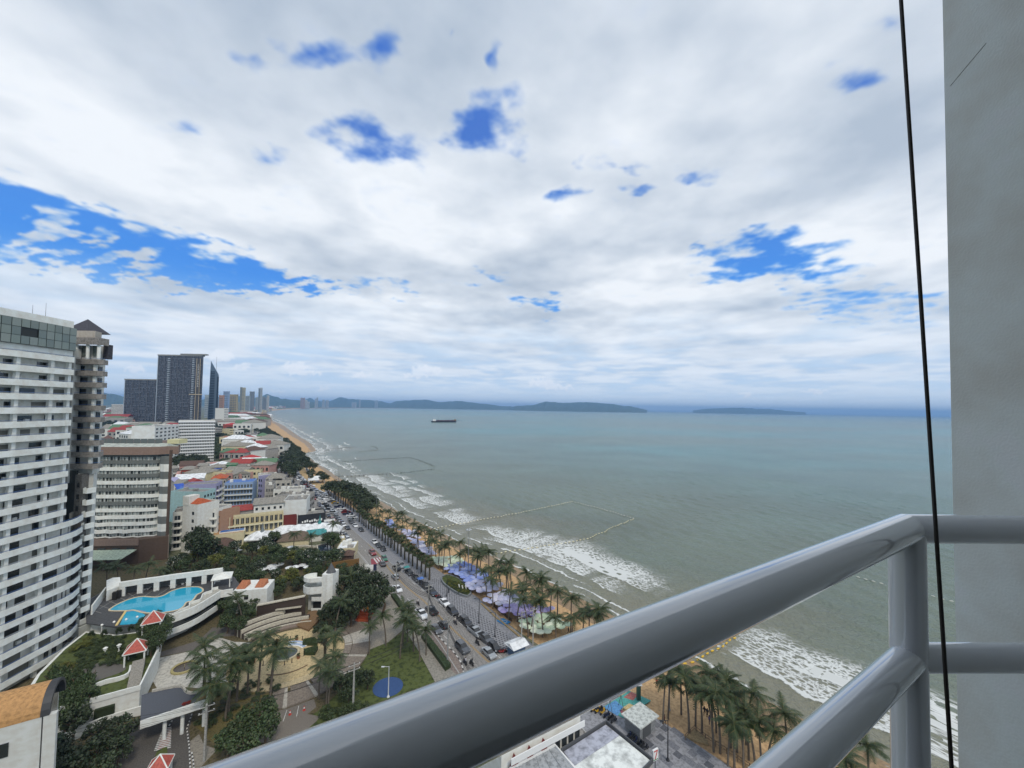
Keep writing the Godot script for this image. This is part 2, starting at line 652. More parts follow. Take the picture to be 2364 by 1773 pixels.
func build_sea() -> void:
	fnl.seed = 7
	fnl.noise_type = FastNoiseLite.TYPE_SIMPLEX_SMOOTH
	fnl.frequency = 0.012
	fnl.fractal_octaves = 3
	var radii := PackedFloat32Array()
	var r := 30.0
	while r < 23000.0:
		radii.append(r)
		r += clampf(r * 0.0065, 0.7, 2.6) if r < 420.0 else r * 0.028
	var na := 560
	var a0 := deg_to_rad(-72.0)
	var a1 := deg_to_rad(100.0)
	var v := PackedVector3Array()
	var n := PackedVector3Array()
	var c := PackedColorArray()
	var u := PackedVector2Array()
	var idx := PackedInt32Array()
	var bands := fbm_noise(71, 3)
	for i in radii.size():
		var rr := radii[i]
		var amp := 1.0 - smoothstep(260.0, 900.0, rr)
		for k in na + 1:
			var a := lerpf(a0, a1, float(k) / na)
			var x := sin(a) * rr
			var z := -cos(a) * rr
			var y := SEA
			var off := (x - shore_x(z)) * 0.78
			if amp > 0.0 and off > -12.0:
				y += swell(x, z) * amp * smoothstep(-6.0, 22.0, off)
			v.append(Vector3(x, y, z))
			n.append(Vector3.UP)
			u.append(Vector2((x * 0.60 + z * 0.80) / 46.0, (x * 0.80 - z * 0.60) / 24.0))
			var s := bands.get_noise_2d(x * 0.0009 + z * 0.0004, z * 0.0016)
			var s2 := bands.get_noise_2d(x * 0.008, z * 0.012)
			var o := off + s2 * 40.0
			var q := Color(0.200, 0.196, 0.140).lerp(Color(0.140, 0.172, 0.134), smoothstep(4.0, 60.0, o))
			q = q.lerp(Color(0.118, 0.185, 0.165), smoothstep(60.0, 260.0, o + s * 60.0))
			q = q.lerp(Color(0.090, 0.215, 0.215), smoothstep(-0.35, 0.45, s) * smoothstep(180.0, 420.0, o))
			c.append(q * (1.0 + s2 * 0.18))
	for i in radii.size() - 1:
		for k in na:
			var p := i * (na + 1) + k
			idx.append_array([p, p + na + 1, p + 1, p + 1, p + na + 1, p + na + 2])
	if true:
		for i in range(0, idx.size(), 3):
			var p0 := v[idx[i]]
			var p1 := v[idx[i + 1]]
			var p2 := v[idx[i + 2]]
			var m := (p2 - p0).cross(p1 - p0)
			if m.y < 0:
				var t := idx[i + 1]
				idx[i + 1] = idx[i + 2]
				idx[i + 2] = t
				m = -m
			m = m.normalized()
			n[idx[i]] += m
			n[idx[i + 1]] += m
			n[idx[i + 2]] += m
		for i in n.size():
			n[i] = n[i].normalized()
	var arr := []
	arr.resize(Mesh.ARRAY_MAX)
	arr[Mesh.ARRAY_VERTEX] = v
	arr[Mesh.ARRAY_NORMAL] = n
	arr[Mesh.ARRAY_COLOR] = c
	arr[Mesh.ARRAY_TEX_UV] = u
	arr[Mesh.ARRAY_INDEX] = idx
	var me := ArrayMesh.new()
	me.add_surface_from_arrays(Mesh.PRIMITIVE_TRIANGLES, arr)
	var m := StandardMaterial3D.new()
	m.vertex_color_use_as_albedo = true
	m.roughness = 0.22
	m.metallic_specular = 0.32
	m.cull_mode = BaseMaterial3D.CULL_DISABLED
	var nt := NoiseTexture2D.new()
	var f := FastNoiseLite.new()
	f.seed = 5
	f.noise_type = FastNoiseLite.TYPE_SIMPLEX_SMOOTH
	f.frequency = 0.018
	f.fractal_octaves = 5
	f.fractal_gain = 0.6
	nt.noise = f
	nt.width = 1024
	nt.height = 1024
	nt.seamless = true
	nt.as_normal_map = true
	nt.bump_strength = 14.0
	m.normal_enabled = true
	m.normal_texture = nt
	m.normal_scale = 1.0
	mats.sea = m
	struct("sea", me, m)

# foam: lines of breakers and the lace they leave behind, in metres along (s) and off (c) the shore
func foam_image(w: int, h: int, s0: float, s1: float, cmax: float, lines: Array, seed_: int) -> ImageTexture:
	var fl := fbm_noise(seed_, 3)
	var cell := FastNoiseLite.new()
	cell.seed = seed_ + 3
	cell.noise_type = FastNoiseLite.TYPE_CELLULAR
	cell.cellular_return_type = FastNoiseLite.RETURN_DISTANCE2_SUB
	cell.frequency = 1.0
	var b := PackedByteArray()
	b.resize(w * h * 2)
	for j in h:
		var c := cmax * (j + 0.5) / h
		for i in w:
			var s := lerpf(s0, s1, (i + 0.5) / w)
			var al := 0.0
			var warp := fl.get_noise_2d(s * 0.02, c * 0.02) * 5.0 + fl.get_noise_2d(s * 0.11, c * 0.1) * 1.3
			for q in lines:      # [offset, first s, last s, slope, crest, lace width, density]
				if s < q[1] - 14.0 or s > q[2] + 14.0:
					continue
				var ends := smoothstep(q[1] - 14.0, q[1] + 14.0, s) * smoothstep(q[2] + 14.0, q[2] - 14.0, s)
				var cc: float = c + warp + (s - q[1]) * q[3] - q[0]
				if cc < -1.0 or cc > q[5] * 1.6:
					continue
				var broken := fl.get_noise_2d(s * 0.045 + q[0] * 3.0, 9.0) + 0.30
				var crest: float = smoothstep(-0.8, 0.0, cc) * smoothstep(q[4] * 1.8, q[4] * 0.5, cc) * smoothstep(-0.25, 0.15, broken)
				var lace: float = smoothstep(-0.4, 0.8, cc) * smoothstep(q[5] * 1.5, q[5] * 0.25, cc) * q[6] * smoothstep(-0.35, 0.35, broken + 0.1)
				al = maxf(al, maxf(crest * 0.95, lace) * ends)
			if al > 0.02 and al < 0.9:
				var e := cell.get_noise_2d(s * 0.55 + warp * 0.3, c * 0.85) * 0.5 + 0.5
				var e2 := cell.get_noise_2d(s * 1.5 + 60.0, c * 2.3 + warp) * 0.5 + 0.5
				var net := 1.0 - smoothstep(0.03, 0.26, e) * 0.80 - smoothstep(0.04, 0.30, e2) * 0.48
				al = smoothstep(0.10, 0.80, al * (0.05 + 1.25 * net) + (al - 0.62) * 0.35)
			var o := (j * w + i) * 2
			b[o] = 255
			b[o + 1] = clampi(int(al * 205.0), 0, 255)
	return ImageTexture.create_from_image(Image.create_from_data(w, h, false, Image.FORMAT_LA8, b))

func foam_sheet(s0: float, s1: float, cmax: float, t: ImageTexture, step: float, called_label: String) -> void:
	var m := StandardMaterial3D.new()
	m.albedo_color = Color8(226, 229, 226)
	m.albedo_texture = t
	m.texture_repeat = false
	m.transparency = BaseMaterial3D.TRANSPARENCY_ALPHA
	m.roughness = 0.85
	m.cull_mode = BaseMaterial3D.CULL_DISABLED
	var mb := MB.new()
	mb.use_u = true
	var ns := int((s1 - s0) / step)
	var nc := int(cmax / (step * 0.7))
	var rows := []
	for i in ns + 1:
		var s := lerpf(s0, s1, float(i) / ns)
		var pd := at_len(shore, s)
		var d: Vector3 = pd[1]
		var out := Vector3(-d.z, 0, d.x)
		var row := []
		for k in nc + 1:
			var c := cmax * k / nc
			var p: Vector3 = pd[0] + out * (c - 4.0)
			var amp := 1.0 - smoothstep(260.0, 900.0, Vector2(p.x, p.z).length())
			p.y = SEA + 0.07 + (swell(p.x, p.z) * amp * smoothstep(-6.0, 22.0, (p.x - shore_x(p.z)) * 0.78))
			row.append([p, Vector2(float(i) / ns, float(k) / nc)])
		rows.append(row)
	for i in ns:
		for k in nc:
			var q := [rows[i][k], rows[i + 1][k], rows[i + 1][k + 1], rows[i][k + 1]]
			for tr in [[0, 1, 2], [0, 2, 3]]:
				for e in tr:
					mb.v.append(q[e][0])
					mb.n.append(Vector3.UP)
					mb.u.append(q[e][1])
	for i in range(0, mb.v.size(), 3):
		if (mb.v[i + 2] - mb.v[i]).cross(mb.v[i + 1] - mb.v[i]).y < 0:
			var t1 := mb.v[i + 1]; mb.v[i + 1] = mb.v[i + 2]; mb.v[i + 2] = t1
			var t2 := mb.u[i + 1]; mb.u[i + 1] = mb.u[i + 2]; mb.u[i + 2] = t2
	var o := struct("surf_foam", mb, m, called_label)
	o.set_meta("kind", "stuff")
	o.set_meta("category", "foam")

func shore_s(x: float, y: float) -> float:      # arc length of the shore point next to a pixel's sea point
	var p := P(x, y, SEA)
	var best := 1e9
	var bs := 0.0
	var s := 0.0
	for i in shore.size() - 1:
		var dd := shore[i].distance_squared_to(p)
		if dd < best:
			best = dd
			bs = s
		s += shore[i].distance_to(shore[i + 1])
	return bs

func build_foam() -> void:
	var a := shore_s(1960, 1700)
	var z := shore_s(760, 1075)
	var k := (z - a)
	print("shore from ", a, " to ", z)
	var L := []
	# [offset, from, to, slope, crest width, lace width, density]; s grows away from the balcony
	for q in [[3.4, -30, 60, 0.0, 0.5, 2.0, 0.35], [4.2, 60, 170, 0.0, 0.35, 1.5, 0.25], [3.8, 190, 320, 0.0, 0.4, 2.0, 0.3], [12, -40, 30, 0.0, 0.9, 13, 0.70], [20, -40, 22, -0.02, 1.3, 18, 0.9], [9, 20, 70, 0.02, 0.5, 3, 0.3],
			[17, 56, 124, 0.02, 1.1, 14, 0.80], [27, 50, 122, 0.0, 1.3, 19, 0.95], [22, 70, 140, 0.03, 0.9, 12, 0.75], [12, 66, 150, 0.03, 0.5, 6, 0.42], [21, 100, 175, 0.02, 0.9, 15, 0.75], [34, 48, 66, 0.0, 1.4, 5, 0.8], [42, 92, 99, 0.0, 1.0, 2, 0.4], [45, 112, 118, 0.0, 0.9, 2, 0.4],
			[10, 150, 215, 0.0, 0.5, 5, 0.4], [18, 160, 240, 0.01, 0.9, 11, 0.72], [28, 165, 225, 0.0, 0.9, 11, 0.72], [36, 186, 230, 0.0, 0.9, 8, 0.65], [46, 150, 158, 0.0, 0.9, 2, 0.4],
			[9, 225, 330, 0.0, 0.5, 6, 0.45], [16, 230, 330, 0.0, 0.9, 10, 0.75], [25, 225, 320, 0.0, 0.9, 11, 0.75], [36, 215, 290, 0.0, 0.9, 8, 0.7], [46, 240, 320, 0.0, 0.9, 7, 0.6]]:
		var g: Array = q.duplicate()
		g[1] = a + q[1]
		g[2] = a + q[2]
		L.append(g)
	foam_sheet(a - 60.0, a + 330.0, 66.0, foam_image(2048, 420, a - 60.0, a + 330.0, 66.0, L, 90), 3.0, "white lacy foam of breakers along the near shore")
	var F := []
	for i in 60:
		var s := a + 330.0 + rv(-40, 1500)
		F.append([rv(6, 50), s, s + rv(14, 70), 0.0, rv(0.8, 1.6), rv(4, 10), rv(0.4, 0.7)])
	for i in 9:
		var s2 := a + 330.0 + i * 170.0
		F.append([6.0, s2, s2 + 190.0, 0.0, 1.0, 9.0, 0.55])
		F.append([20.0, s2, s2 + 190.0, 0.0, 1.1, 11.0, 0.55])
	foam_sheet(a + 318.0, a + 1900.0, 74.0, foam_image(2048, 160, a + 318.0, a + 1900.0, 74.0, F, 95), 8.0, "white foam of breakers along the far shore")

# ---------------------------------------------------------------- land, beach, road, promenade
func resample(l: PackedVector3Array, n: int, s0: float, s1: float) -> PackedVector3Array:
	var r := PackedVector3Array()
	for i in n + 1:
		r.append(at_len(l, lerpf(s0, s1, float(i) / n))[0])
	return r

func side_strip(a: PackedVector3Array, b: PackedVector3Array, y := INF) -> MB:      # polygon between two lines
	var mb := MB.new()
	var poly := PackedVector3Array(a)
	for i in b.size():
		poly.append(b[b.size() - 1 - i])
	mb.sheet(poly, y)
	return mb

func lift(l: PackedVector3Array, y: float) -> PackedVector3Array:
	var r := PackedVector3Array()
	for p in l:
		r.append(Vector3(p.x, y, p.z))
	return r

func build_land() -> void:
	var g := PackedVector3Array()
	for i in range(0, inner.size(), 2):
		g.append(inner[i])
	g.append_array([Vector3(-2000, 0, -15000), Vector3(-15000, 0, -15000), Vector3(-15000, 0, 400), Vector3(-200, 0, 300)])
	var mb := MB.new()
	mb.sheet(g, -0.03)
	var gm := mat("ground", "6d6a5c", 0.95, "town", 0.02)
	struct("ground", mb, gm)
	# the sand falls from the promenade to below the water
	var n := 260
	var la := line_len(inner)
	var lw := line_len(shore)
	var sa := PackedVector3Array()
	var sb := PackedVector3Array()
	var sc := PackedVector3Array()
	var j := 0
	for i in range(0, shore.size()):
		var p := shore[i]
		if p.z < -10500:
			break
		while j < inner.size() - 1 and inner[j].distance_squared_to(p) > inner[j + 1].distance_squared_to(p):
			j += 1
		sa.append(inner[j] + Vector3.DOWN * 0.05)
		sb.append(p + Vector3.UP * 0.02)
		var t := (shore[mini(i + 1, shore.size() - 1)] - shore[maxi(i - 1, 0)]).normalized()
		sc.append(p + Vector3(-t.z, 0, t.x) * 10.0 + Vector3.DOWN * 0.9)
	var sand := MB.new()
	sand.strip(sa, sb)
	sand.strip(sb, sc)
	struct("beach_sand", sand, mat("sand", "bf9f76", 0.95, "sand", 0.11))
	var wa := PackedVector3Array()
	for i in sa.size():
		var f := 0.72 + 0.08 * fnl.get_noise_1d(i * 24.0)
		wa.append(sa[i].lerp(sb[i], f) + Vector3.UP * 0.012)
	var wet := MB.new()
	wet.strip(wa, lift_by(sb, 0.012))
	wet.strip(lift_by(sb, 0.012), lift_by(sc, 0.012))
	struct("wet_sand", wet, mat("wet_sand", "8f7652", 0.45, "sand", 0.11))

	struct("promenade_base", side_strip(lift(road_r, 0), lift(inner.slice(0, nearest(inner, road_r[road_r.size() - 1])), 0), 0.10), mat("paving", "8d8e92", 0.85, "concrete", 0.25))
	struct("road", side_strip(road_l, road_r, 0.02), mat("asphalt", "8d8a86", 0.9, "asphalt", 0.12))
	var kr := MB.new()
	kr.wall(road_r.slice(0, 90), 0.0, 0.14, 0.22)
	struct("kerb_seaward", kr, mat("kerb", "a9a9a6", 0.85, "concrete", 0.4))
	var side := offset_line(road_l, 5.5)
	struct("pavement", side_strip(side, road_l, 0.10), mat("side_pave", "8e8a80", 0.9, "concrete", 0.3))
	var kl := MB.new()
	kl.wall(road_l.slice(0, 90), 0.0, 0.14, 0.22)
	struct("kerb_landward", kl, mats.kerb)

func lift_by(l: PackedVector3Array, y: float) -> PackedVector3Array:
	var r := PackedVector3Array()
	for p in l:
		r.append(p + Vector3.UP * y)
	return r

func nearest(l: PackedVector3Array, p: Vector3) -> int:
	var b := 0
	for i in l.size():
		if l[i].distance_squared_to(p) < l[b].distance_squared_to(p):
			b = i
	return b

# ---------------------------------------------------------------- hills beyond the bay
func ridge(pts: Array, dist: float, seed_: int) -> MB:
	var mb := MB.new()
	var line := []
	var f := fbm_noise(seed_, 4)
	for i in range(0, pts.size() - 2, 2):
		var n := maxi(2, int((pts[i + 2] - pts[i]) / 4.0))
		for k in n:
			var t := float(k) / n
			line.append(Vector2(lerpf(pts[i], pts[i + 2], t), lerpf(pts[i + 1], pts[i + 3], t * t * (3.0 - 2.0 * t))))
	line.append(Vector2(pts[pts.size() - 2], pts[pts.size() - 1]))
	var rows := []
	for i in line.size():
		var p: Vector2 = line[i]
		var top := V(p.x, p.y + f.get_noise_1d(i * 0.35) * 1.4, -dist)
		top.y = maxf(top.y, 2.0)
		var row := []
		for k in 9:
			var t := (k - 5) / 5.0
			var q := Vector3(top.x, 0, top.z)
			q *= 1.0 + t * 0.20
			var hgt := 1.0 - absf(t)
			q.y = top.y * hgt * (0.85 + 0.15 * hgt) + (f.get_noise_2d(i * 0.22, k * 0.9) * top.y * 0.22 if k > 0 and k < 8 and k != 5 else 0.0)
			if k == 0 or k == 8:
				q.y = -2.0
			row.append(q)
		rows.append(row)
	for i in rows.size() - 1:
		for k in 8:
			mb.quad_up(rows[i][k], rows[i + 1][k], rows[i + 1][k + 1], rows[i][k + 1])
	return mb

func build_hills() -> void:
	var m := mat("forest", "3d5138", 0.95, "hills", 0.0009)
	struct("hills", ridge([150, 926, 200, 914, 232, 906, 262, 910, 300, 919, 340, 926], 6200, 1), m)
	struct("hills", ridge([440, 928, 490, 918, 527, 911, 554, 915, 590, 919, 609, 913, 616, 910, 634, 915, 652, 920.5, 672, 923, 695, 924, 730, 929], 7600, 2), m)
	struct("hills", ridge([660, 931, 691, 924, 703, 924, 715, 918, 730, 925.5, 760, 926, 787, 917, 808, 921.5, 850, 923.5, 875, 926, 900, 931, 917, 925.6, 982, 922.4, 1016, 928.4, 1060, 925.6, 1112, 932, 1165, 937.5, 1195, 940], 11500, 3), m)
	struct("island_hills", ridge([1185, 938.6, 1195, 936.4, 1229, 935.6, 1260, 926.9, 1299, 930, 1355, 928.6, 1403, 932, 1451, 938, 1494, 945.2], 10500, 4), m)
	struct("island_hills", ridge([1600, 947.2, 1640, 943, 1700, 941, 1762, 944, 1860, 951.4], 13500, 5), m)

# ---------------------------------------------------------------- the balcony we stand on
func build_balcony() -> void:
	var paint := mat("rail_paint", "c4c8cd", 0.10)
	paint.metallic_specular = 0.8
	paint.clearcoat_enabled = true
	paint.clearcoat = 1.0
	paint.clearcoat_roughness = 0.06
	var wallm := mat("balcony_plaster", "cfd2d1", 0.9, "plaster", 0.7)
	var hm := StandardMaterial3D.new()
	var nt := NoiseTexture2D.new()
	var f := FastNoiseLite.new()
	f.seed = 77
	f.frequency = 0.16
	f.fractal_octaves = 3
	nt.noise = f
	nt.width = 1024
	nt.height = 1024
	nt.seamless = true
	wallm.heightmap_enabled = true
	wallm.heightmap_scale = 0.05
	wallm.heightmap_texture = nt
	var corner := Vector3(0.846, 0, -0.859)
	var dl := Vector3(0.852, 0, -0.524)
	var dr := Vector3(0.9997, 0, -0.0244)
	var left := corner - dl * 3.4
	var rail := T("balcony_railing", "glossy pale grey tubular balcony railing with an angled corner post", "railing", Vector3(0, EYE - 1.25, 0))
	var k := 0
	for y in [-0.243, -0.512, -0.79, -1.06]:
		var yy: float = y + 1.25
		var a := MB.new()
		var u := Vector3.UP * yy
		if k == 0:
			a.tube(PackedVector3Array([left + u, corner + u - dl * 0.03, corner + u + dl * 0.003]), 0.03, 0.03, 48)
			a.lathe(corner + u, [[0.0, 0.030], [0.0115, 0.0277], [0.0212, 0.0212], [0.0277, 0.0115], [0.03, 0.0], [0.0277, -0.0115], [0.0, -0.03]], 36)
			part(rail, "top_rail", a, paint)
			var b := MB.new()
			b.tube(PackedVector3Array([corner + u, corner + u + dr * 0.5]), 0.0298, 0.0298, 48)
			part(rail, "top_rail", b, paint)
		else:
			a.tube(PackedVector3Array([left + u, corner + u]), 0.0285, 0.0285, 48)
			part(rail, "lower_rail", a, paint)
			var b := MB.new()
			b.tube(PackedVector3Array([corner + u, corner + u + dr * 0.5]), 0.0285, 0.0285, 48)
			part(rail, "lower_rail", b, paint)
		k += 1
	var po := MB.new()
	po.tube(PackedVector3Array([corner + Vector3.UP * 0.02, corner + Vector3.UP * (1.25 - 0.25)]), 0.0305, 0.0305, 48)
	part(rail, "post", po, paint)
	var collar := MB.new()
	collar.lathe(corner + Vector3.UP * 0.0, [[0.06, 0.0], [0.06, 0.012], [0.034, 0.016]], 32)
	part(rail, "base_flange", collar, paint)
	for i in 2:
		var pp := MB.new()
		var c := corner - dl * (1.9 + i * 1.3)
		pp.tube(PackedVector3Array([c + Vector3.UP * 0.02, c + Vector3.UP * 1.0]), 0.0305, 0.0305, 32)
		part(rail, "post", pp, paint)

	var b := T("apartment_block", "grey plastered balcony with side pillar, floor and ceiling slab", "building", Vector3(0, EYE - 1.25, 0))
	var outl := PackedVector3Array([corner - dl * 3.6 + Vector3(-0.06, 0, -0.1), corner + Vector3(0.02, 0, -0.10), Vector3(2.6, 0, -1.0), Vector3(2.6, 0, 2.6), Vector3(-2.4, 0, 2.6)])
	var fl := MB.new()
	fl.prism(outl, -0.14, 0.0, true, true, true)
	part(b, "floor_slab", fl, mat("balcony_tile", "3d3a37", 0.6, "plaster", 1.0))
	var ce := MB.new()
	ce.prism(PackedVector3Array([Vector3(-2.6, 0, 0.9), Vector3(-0.1, 0, -0.12), Vector3(0.9, 0, -0.62), Vector3(2.6, 0, -0.75), Vector3(2.6, 0, 2.6), Vector3(-2.4, 0, 2.6)]), 2.62, 2.78, true, true, true)
	part(b, "ceiling_slab", ce, wallm)
	var pi := MB.new()
	pi.box2(Vector3(1.25, -9.0, -1.134), Vector3(2.3, 11.0, 1.2))
	part(b, "pillar", pi, wallm)
	var bw := MB.new()
	bw.box2(Vector3(-2.6, 0.0, 1.15), Vector3(2.6, 2.62, 1.35))
	part(b, "back_wall", bw, wallm)
	for i in 3:
		var dw := MB.new()
		dw.box2(Vector3(-2.3 + i * 1.5, 0.05, 1.10), Vector3(-0.86 + i * 1.5, 2.3, 1.14))
		part(b, "glass_door", dw, mat("door_glass", "1a1d20", 0.1))
	var cr := MB.new()
	cr.beam(Vector3(1.2499, 2.20, -1.118), Vector3(1.2499, 2.245, -1.03), 0.0012, 0.0012)
	part(b, "plaster_crack", cr, mat("crack", "6a6a66", 0.9))
	var wire := MB.new()
	var w0 := V(2080, 0, -0.755)
	var w1 := V(2197, 1773, -0.755)
	wire.tube(PackedVector3Array([w0 + (w0 - w1) * 0.35, w0, w1, w1 + (w1 - w0) * 0.25]), 0.0031, 0.0031, 10)
	solo("hanging_cable", "thin dark cable hanging taut in front of the railing corner", "cable", wire, mat("cable", "26221f", 0.5))

# ---------------------------------------------------------------- tall buildings near the balcony
func wp(o: Node3D, called: String, shape, m: Material) -> MeshInstance3D:      # a part whose shape is given in world places
	return part(o, called, shape, m, -o.position)

func glass(key: String, color: String, rough := 0.12) -> StandardMaterial3D:
	var m := mat(key, color, rough)
	m.metallic_specular = 0.7
	return m

func band(line: PackedVector3Array, y0: float, y1: float, th: float, slab := 0.0) -> MB:
	var mb := MB.new()
	mb.wall(line, y0, y1, th)
	if slab > 0.0:
		var back := offset_line(line, slab)
		var poly := PackedVector3Array(line)
		for i in back.size():
			poly.append(back[back.size() - 1 - i])
		mb.prism(poly, y0 + 0.01, y0 + 0.2, true, true, true)
	return mb

func build_white_tower() -> void:
	var o := T("apartment_tower", "tall white apartment tower with curved balcony bands and grey corner bays", "building", Vector3(-104, 0, -90))
	var white := mat("tower_white", "e9ecea", 0.75, "plaster", 0.12)
	var inner_white := mat("tower_wall", "d2d3d0", 0.85, "plaster", 0.2)
	var grey := mat("tower_grey", "8d8984", 0.85, "concrete", 0.25)
	var dark := glass("tower_glass", "1b1f20", 0.15)
	var blue := mat("tower_rail", "4d6fa6", 0.45)
	var face := smooth_line(PackedVector3Array([Vector3(-102.5, 0, -60), Vector3(-99.6, 0, -68), Vector3(-98.2, 0, -77), Vector3(-98.3, 0, -83.1), Vector3(-98.6, 0, -89.4)]), 1.6)
	var long := smooth_line(PackedVector3Array([Vector3(-102.5, 0, -60), Vector3(-99.6, 0, -68), Vector3(-98.2, 0, -77), Vector3(-98.3, 0, -83.1), Vector3(-98.6, 0, -89.4), Vector3(-99.4, 0, -92.6), Vector3(-101.0, 0, -95.3)]), 1.6)
	var back := offset_line(face, 1.7)
	var back2 := offset_line(long, 1.7)
	# the recessed wall behind the balconies
	var wb := MB.new()
	wb.wall(back, 30.0, 69.0, 0.3)
	wp(o, "recessed_wall", wb, inner_white)
	var wb2 := MB.new()
	wb2.wall(back2, 0.0, 30.0, 0.3)
	wp(o, "recessed_wall", wb2, inner_white)
	var core := MB.new()
	core.prism(PackedVector3Array([Vector3(-107, 0, -61), Vector3(-101.2, 0, -68), Vector3(-100.5, 0, -77), Vector3(-100.6, 0, -89.0), Vector3(-107.5, 0, -97.6), Vector3(-118, 0, -104), Vector3(-124, 0, -70)]), 0.0, 72.0, true, true)
	wp(o, "inner_block", core, mat("tower_core", "b9bab6", 0.9, "plaster", 0.2))
	rng.seed = 31
	var total := line_len(back)
	for k in 24:
		var h := 67.6 - 2.82 * k
		var low := h < 31.5
		var ln := long if low else face
		wp(o, "balcony_band", band(ln, h - 1.22, h, 0.16, 1.75), white)
		for y in [0.13, 0.27]:
			var rail := MB.new()
			rail.tube(lift(ln, h + y), 0.03, 0.03, 4, false)
			wp(o, "handrail", rail, blue if rng.randf() < 0.6 else mat("rail_pale", "a9b3c0", 0.5))
		# dark doors and loggias behind each band
		var s := 0.6 + rv(0, 1.0)
		var lb := line_len(back2 if low else back)
		while s < lb - 1.2:
			var wd := rv(1.6, 3.6)
			var a: Array = at_len(back2 if low else back, s)
			var b: Array = at_len(back2 if low else back, minf(s + wd, lb))
			var out := Vector3(-a[1].z, 0, a[1].x) * 0.17
			var mb := MB.new()
			var p: Vector3 = a[0] + out
			var q: Vector3 = b[0] + out
			mb.wall(PackedVector3Array([Vector3(p.x, 0, p.z), Vector3(q.x, 0, q.z)]), h - 1.1, h + 1.12, 0.06)
			wp(o, "glass_door", mb, dark if rng.randf() < 0.75 else mat("curtained", "6a6a64", 0.5, "plaster", 0.5))
			s += wd + rv(1.0, 3.4)
		for i in 2:
			if rng.randf() < 0.35:
				var a2: Array = at_len(ln, rv(5, total - 3))
				var ac := MB.new()
				var in_dir := Vector3(a2[1].z, 0, -a2[1].x)
				ac.box(a2[0] + in_dir * 1.35 + Vector3.UP * (h + 0.15), Vector3(0.4, 0.6, 0.8), Basis(Vector3.UP, atan2(a2[1].x, a2[1].z)))
				wp(o, "air_conditioner", ac, mat("ac_white", "c9cac6", 0.6))
	# columns from top to bottom
	for z in [-66.0, -72.4, -78.8, -85.0]:
		var best := face[0]
		for q in face:
			if absf(q.z - z) < absf(best.z - z):
				best = q
		var mb := MB.new()
		mb.box2(best + Vector3(-1.0, 0, -0.32), best + Vector3(-0.35, 68.6, 0.32))
		wp(o, "column", mb, white)
	var endc := MB.new()
	endc.box2(Vector3(-99.7, 30, -89.3), Vector3(-99.0, 68.6, -88.7))
	wp(o, "column", endc, white)
	# mirrored fascia below the roof
	var fas := offset_line(face, -0.25)
	var frame := MB.new()
	frame.wall(offset_line(face, 0.05), 69.0, 74.1, 0.3)
	wp(o, "fascia_frame", frame, mat("fascia_frame", "1f2422", 0.5))
	var fl := line_len(fas)
	var cols := 20
	for c in cols:
		for r in 3:
			if r == 1 and c in [13, 14]:
				continue
			var a: Array = at_len(fas, (c + 0.04) * fl / cols)
			var b: Array = at_len(fas, (c + 0.96) * fl / cols)
			var mb := MB.new()
			mb.wall(PackedVector3Array([a[0], b[0]]), 69.05 + r * 1.7, 70.66 + r * 1.7, 0.05)
			wp(o, "glass_panel", mb, glass("fascia_glass_%d" % ((c + r) % 3), ["6d7a72", "5f6c66", "747f78"][(c + r) % 3], 0.08))
	var lint := MB.new()
	lint.wall(offset_line(face, 0.5), 67.7, 69.0, 0.3)
	wp(o, "lintel", lint, white)
	var pent := MB.new()
	pent.box2(Vector3(-112, 72, -92), Vector3(-102, 76.2, -66))
	wp(o, "roof_house", pent, white)
	var pent2 := MB.new()
	pent2.box2(Vector3(-112, 72, -78), Vector3(-105, 79.5, -62))
	wp(o, "roof_house", pent2, white)
	for a in [[-103, -77, 4.5], [-103.2, -77.6, 3.4], [-104, -88, 3.5], [-104.5, -86, 2.5]]:
		var mb := MB.new()
		mb.tube(PackedVector3Array([Vector3(a[0], 76, a[1]), Vector3(a[0], 76 + a[2], a[1])]), 0.05, 0.03, 4)
		wp(o, "aerial", mb, mat("steel_dark", "5a5d60", 0.5))
	# dark recess and grey corner bay
	var dr := MB.new()
	dr.box2(Vector3(-113, 38, -98.0), Vector3(-106.4, 70.5, -96.4))
	wp(o, "recessed_strip", dr, inner_white)
	var bay := PackedVector3Array([Vector3(-109, 0, -96.9), Vector3(-101.0, 0, -96.9), Vector3(-100.6, 0, -97.7), Vector3(-101.0, 0, -99.2)])
	var bw := MB.new()
	bw.prism(PackedVector3Array([Vector3(-109, 0, -98.4), Vector3(-102.6, 0, -98.4), Vector3(-102.6, 0, -99.6), Vector3(-106.0, 0, -103.5), Vector3(-114, 0, -104)]), 40.0, 71.6, true, true)
	wp(o, "bay_wall", bw, inner_white)
	for k in 10:
		var h := 68.0 - 2.82 * k
		wp(o, "bay_balcony", band(bay, h - 1.2, h, 0.16, 1.6), grey)
		var rail := MB.new()
		rail.tube(lift(bay, h + 0.25), 0.035, 0.035, 4, false)
		wp(o, "handrail", rail, blue)
		if k > 0:
			var gd := MB.new()
			gd.box2(Vector3(-107.6, h - 1.1, -98.35), Vector3(-106.0 + rv(0, 1.6), h + 1.25, -98.28))
			wp(o, "glass_door", gd, dark)
			var gs := MB.new()
			gs.wall(PackedVector3Array([Vector3(-102.55, 0, -98.5), Vector3(-102.55, 0, -99.4)]), h - 1.1, h + 1.2, 0.3)
			wp(o, "glass_door", gs, dark)
			var cm := MB.new()
			cm.box2(Vector3(-102.6, h, -97.9), Vector3(-102.05, h + 1.6, -97.35))
			wp(o, "column", cm, white)
	for x in [-106.9, -104.1, -101.4]:
		var cm := MB.new()
		cm.tube(PackedVector3Array([Vector3(x, 68, -97.3), Vector3(x, 71.6, -97.3)]), 0.36, 0.36, 12)
		wp(o, "round_column", cm, white)
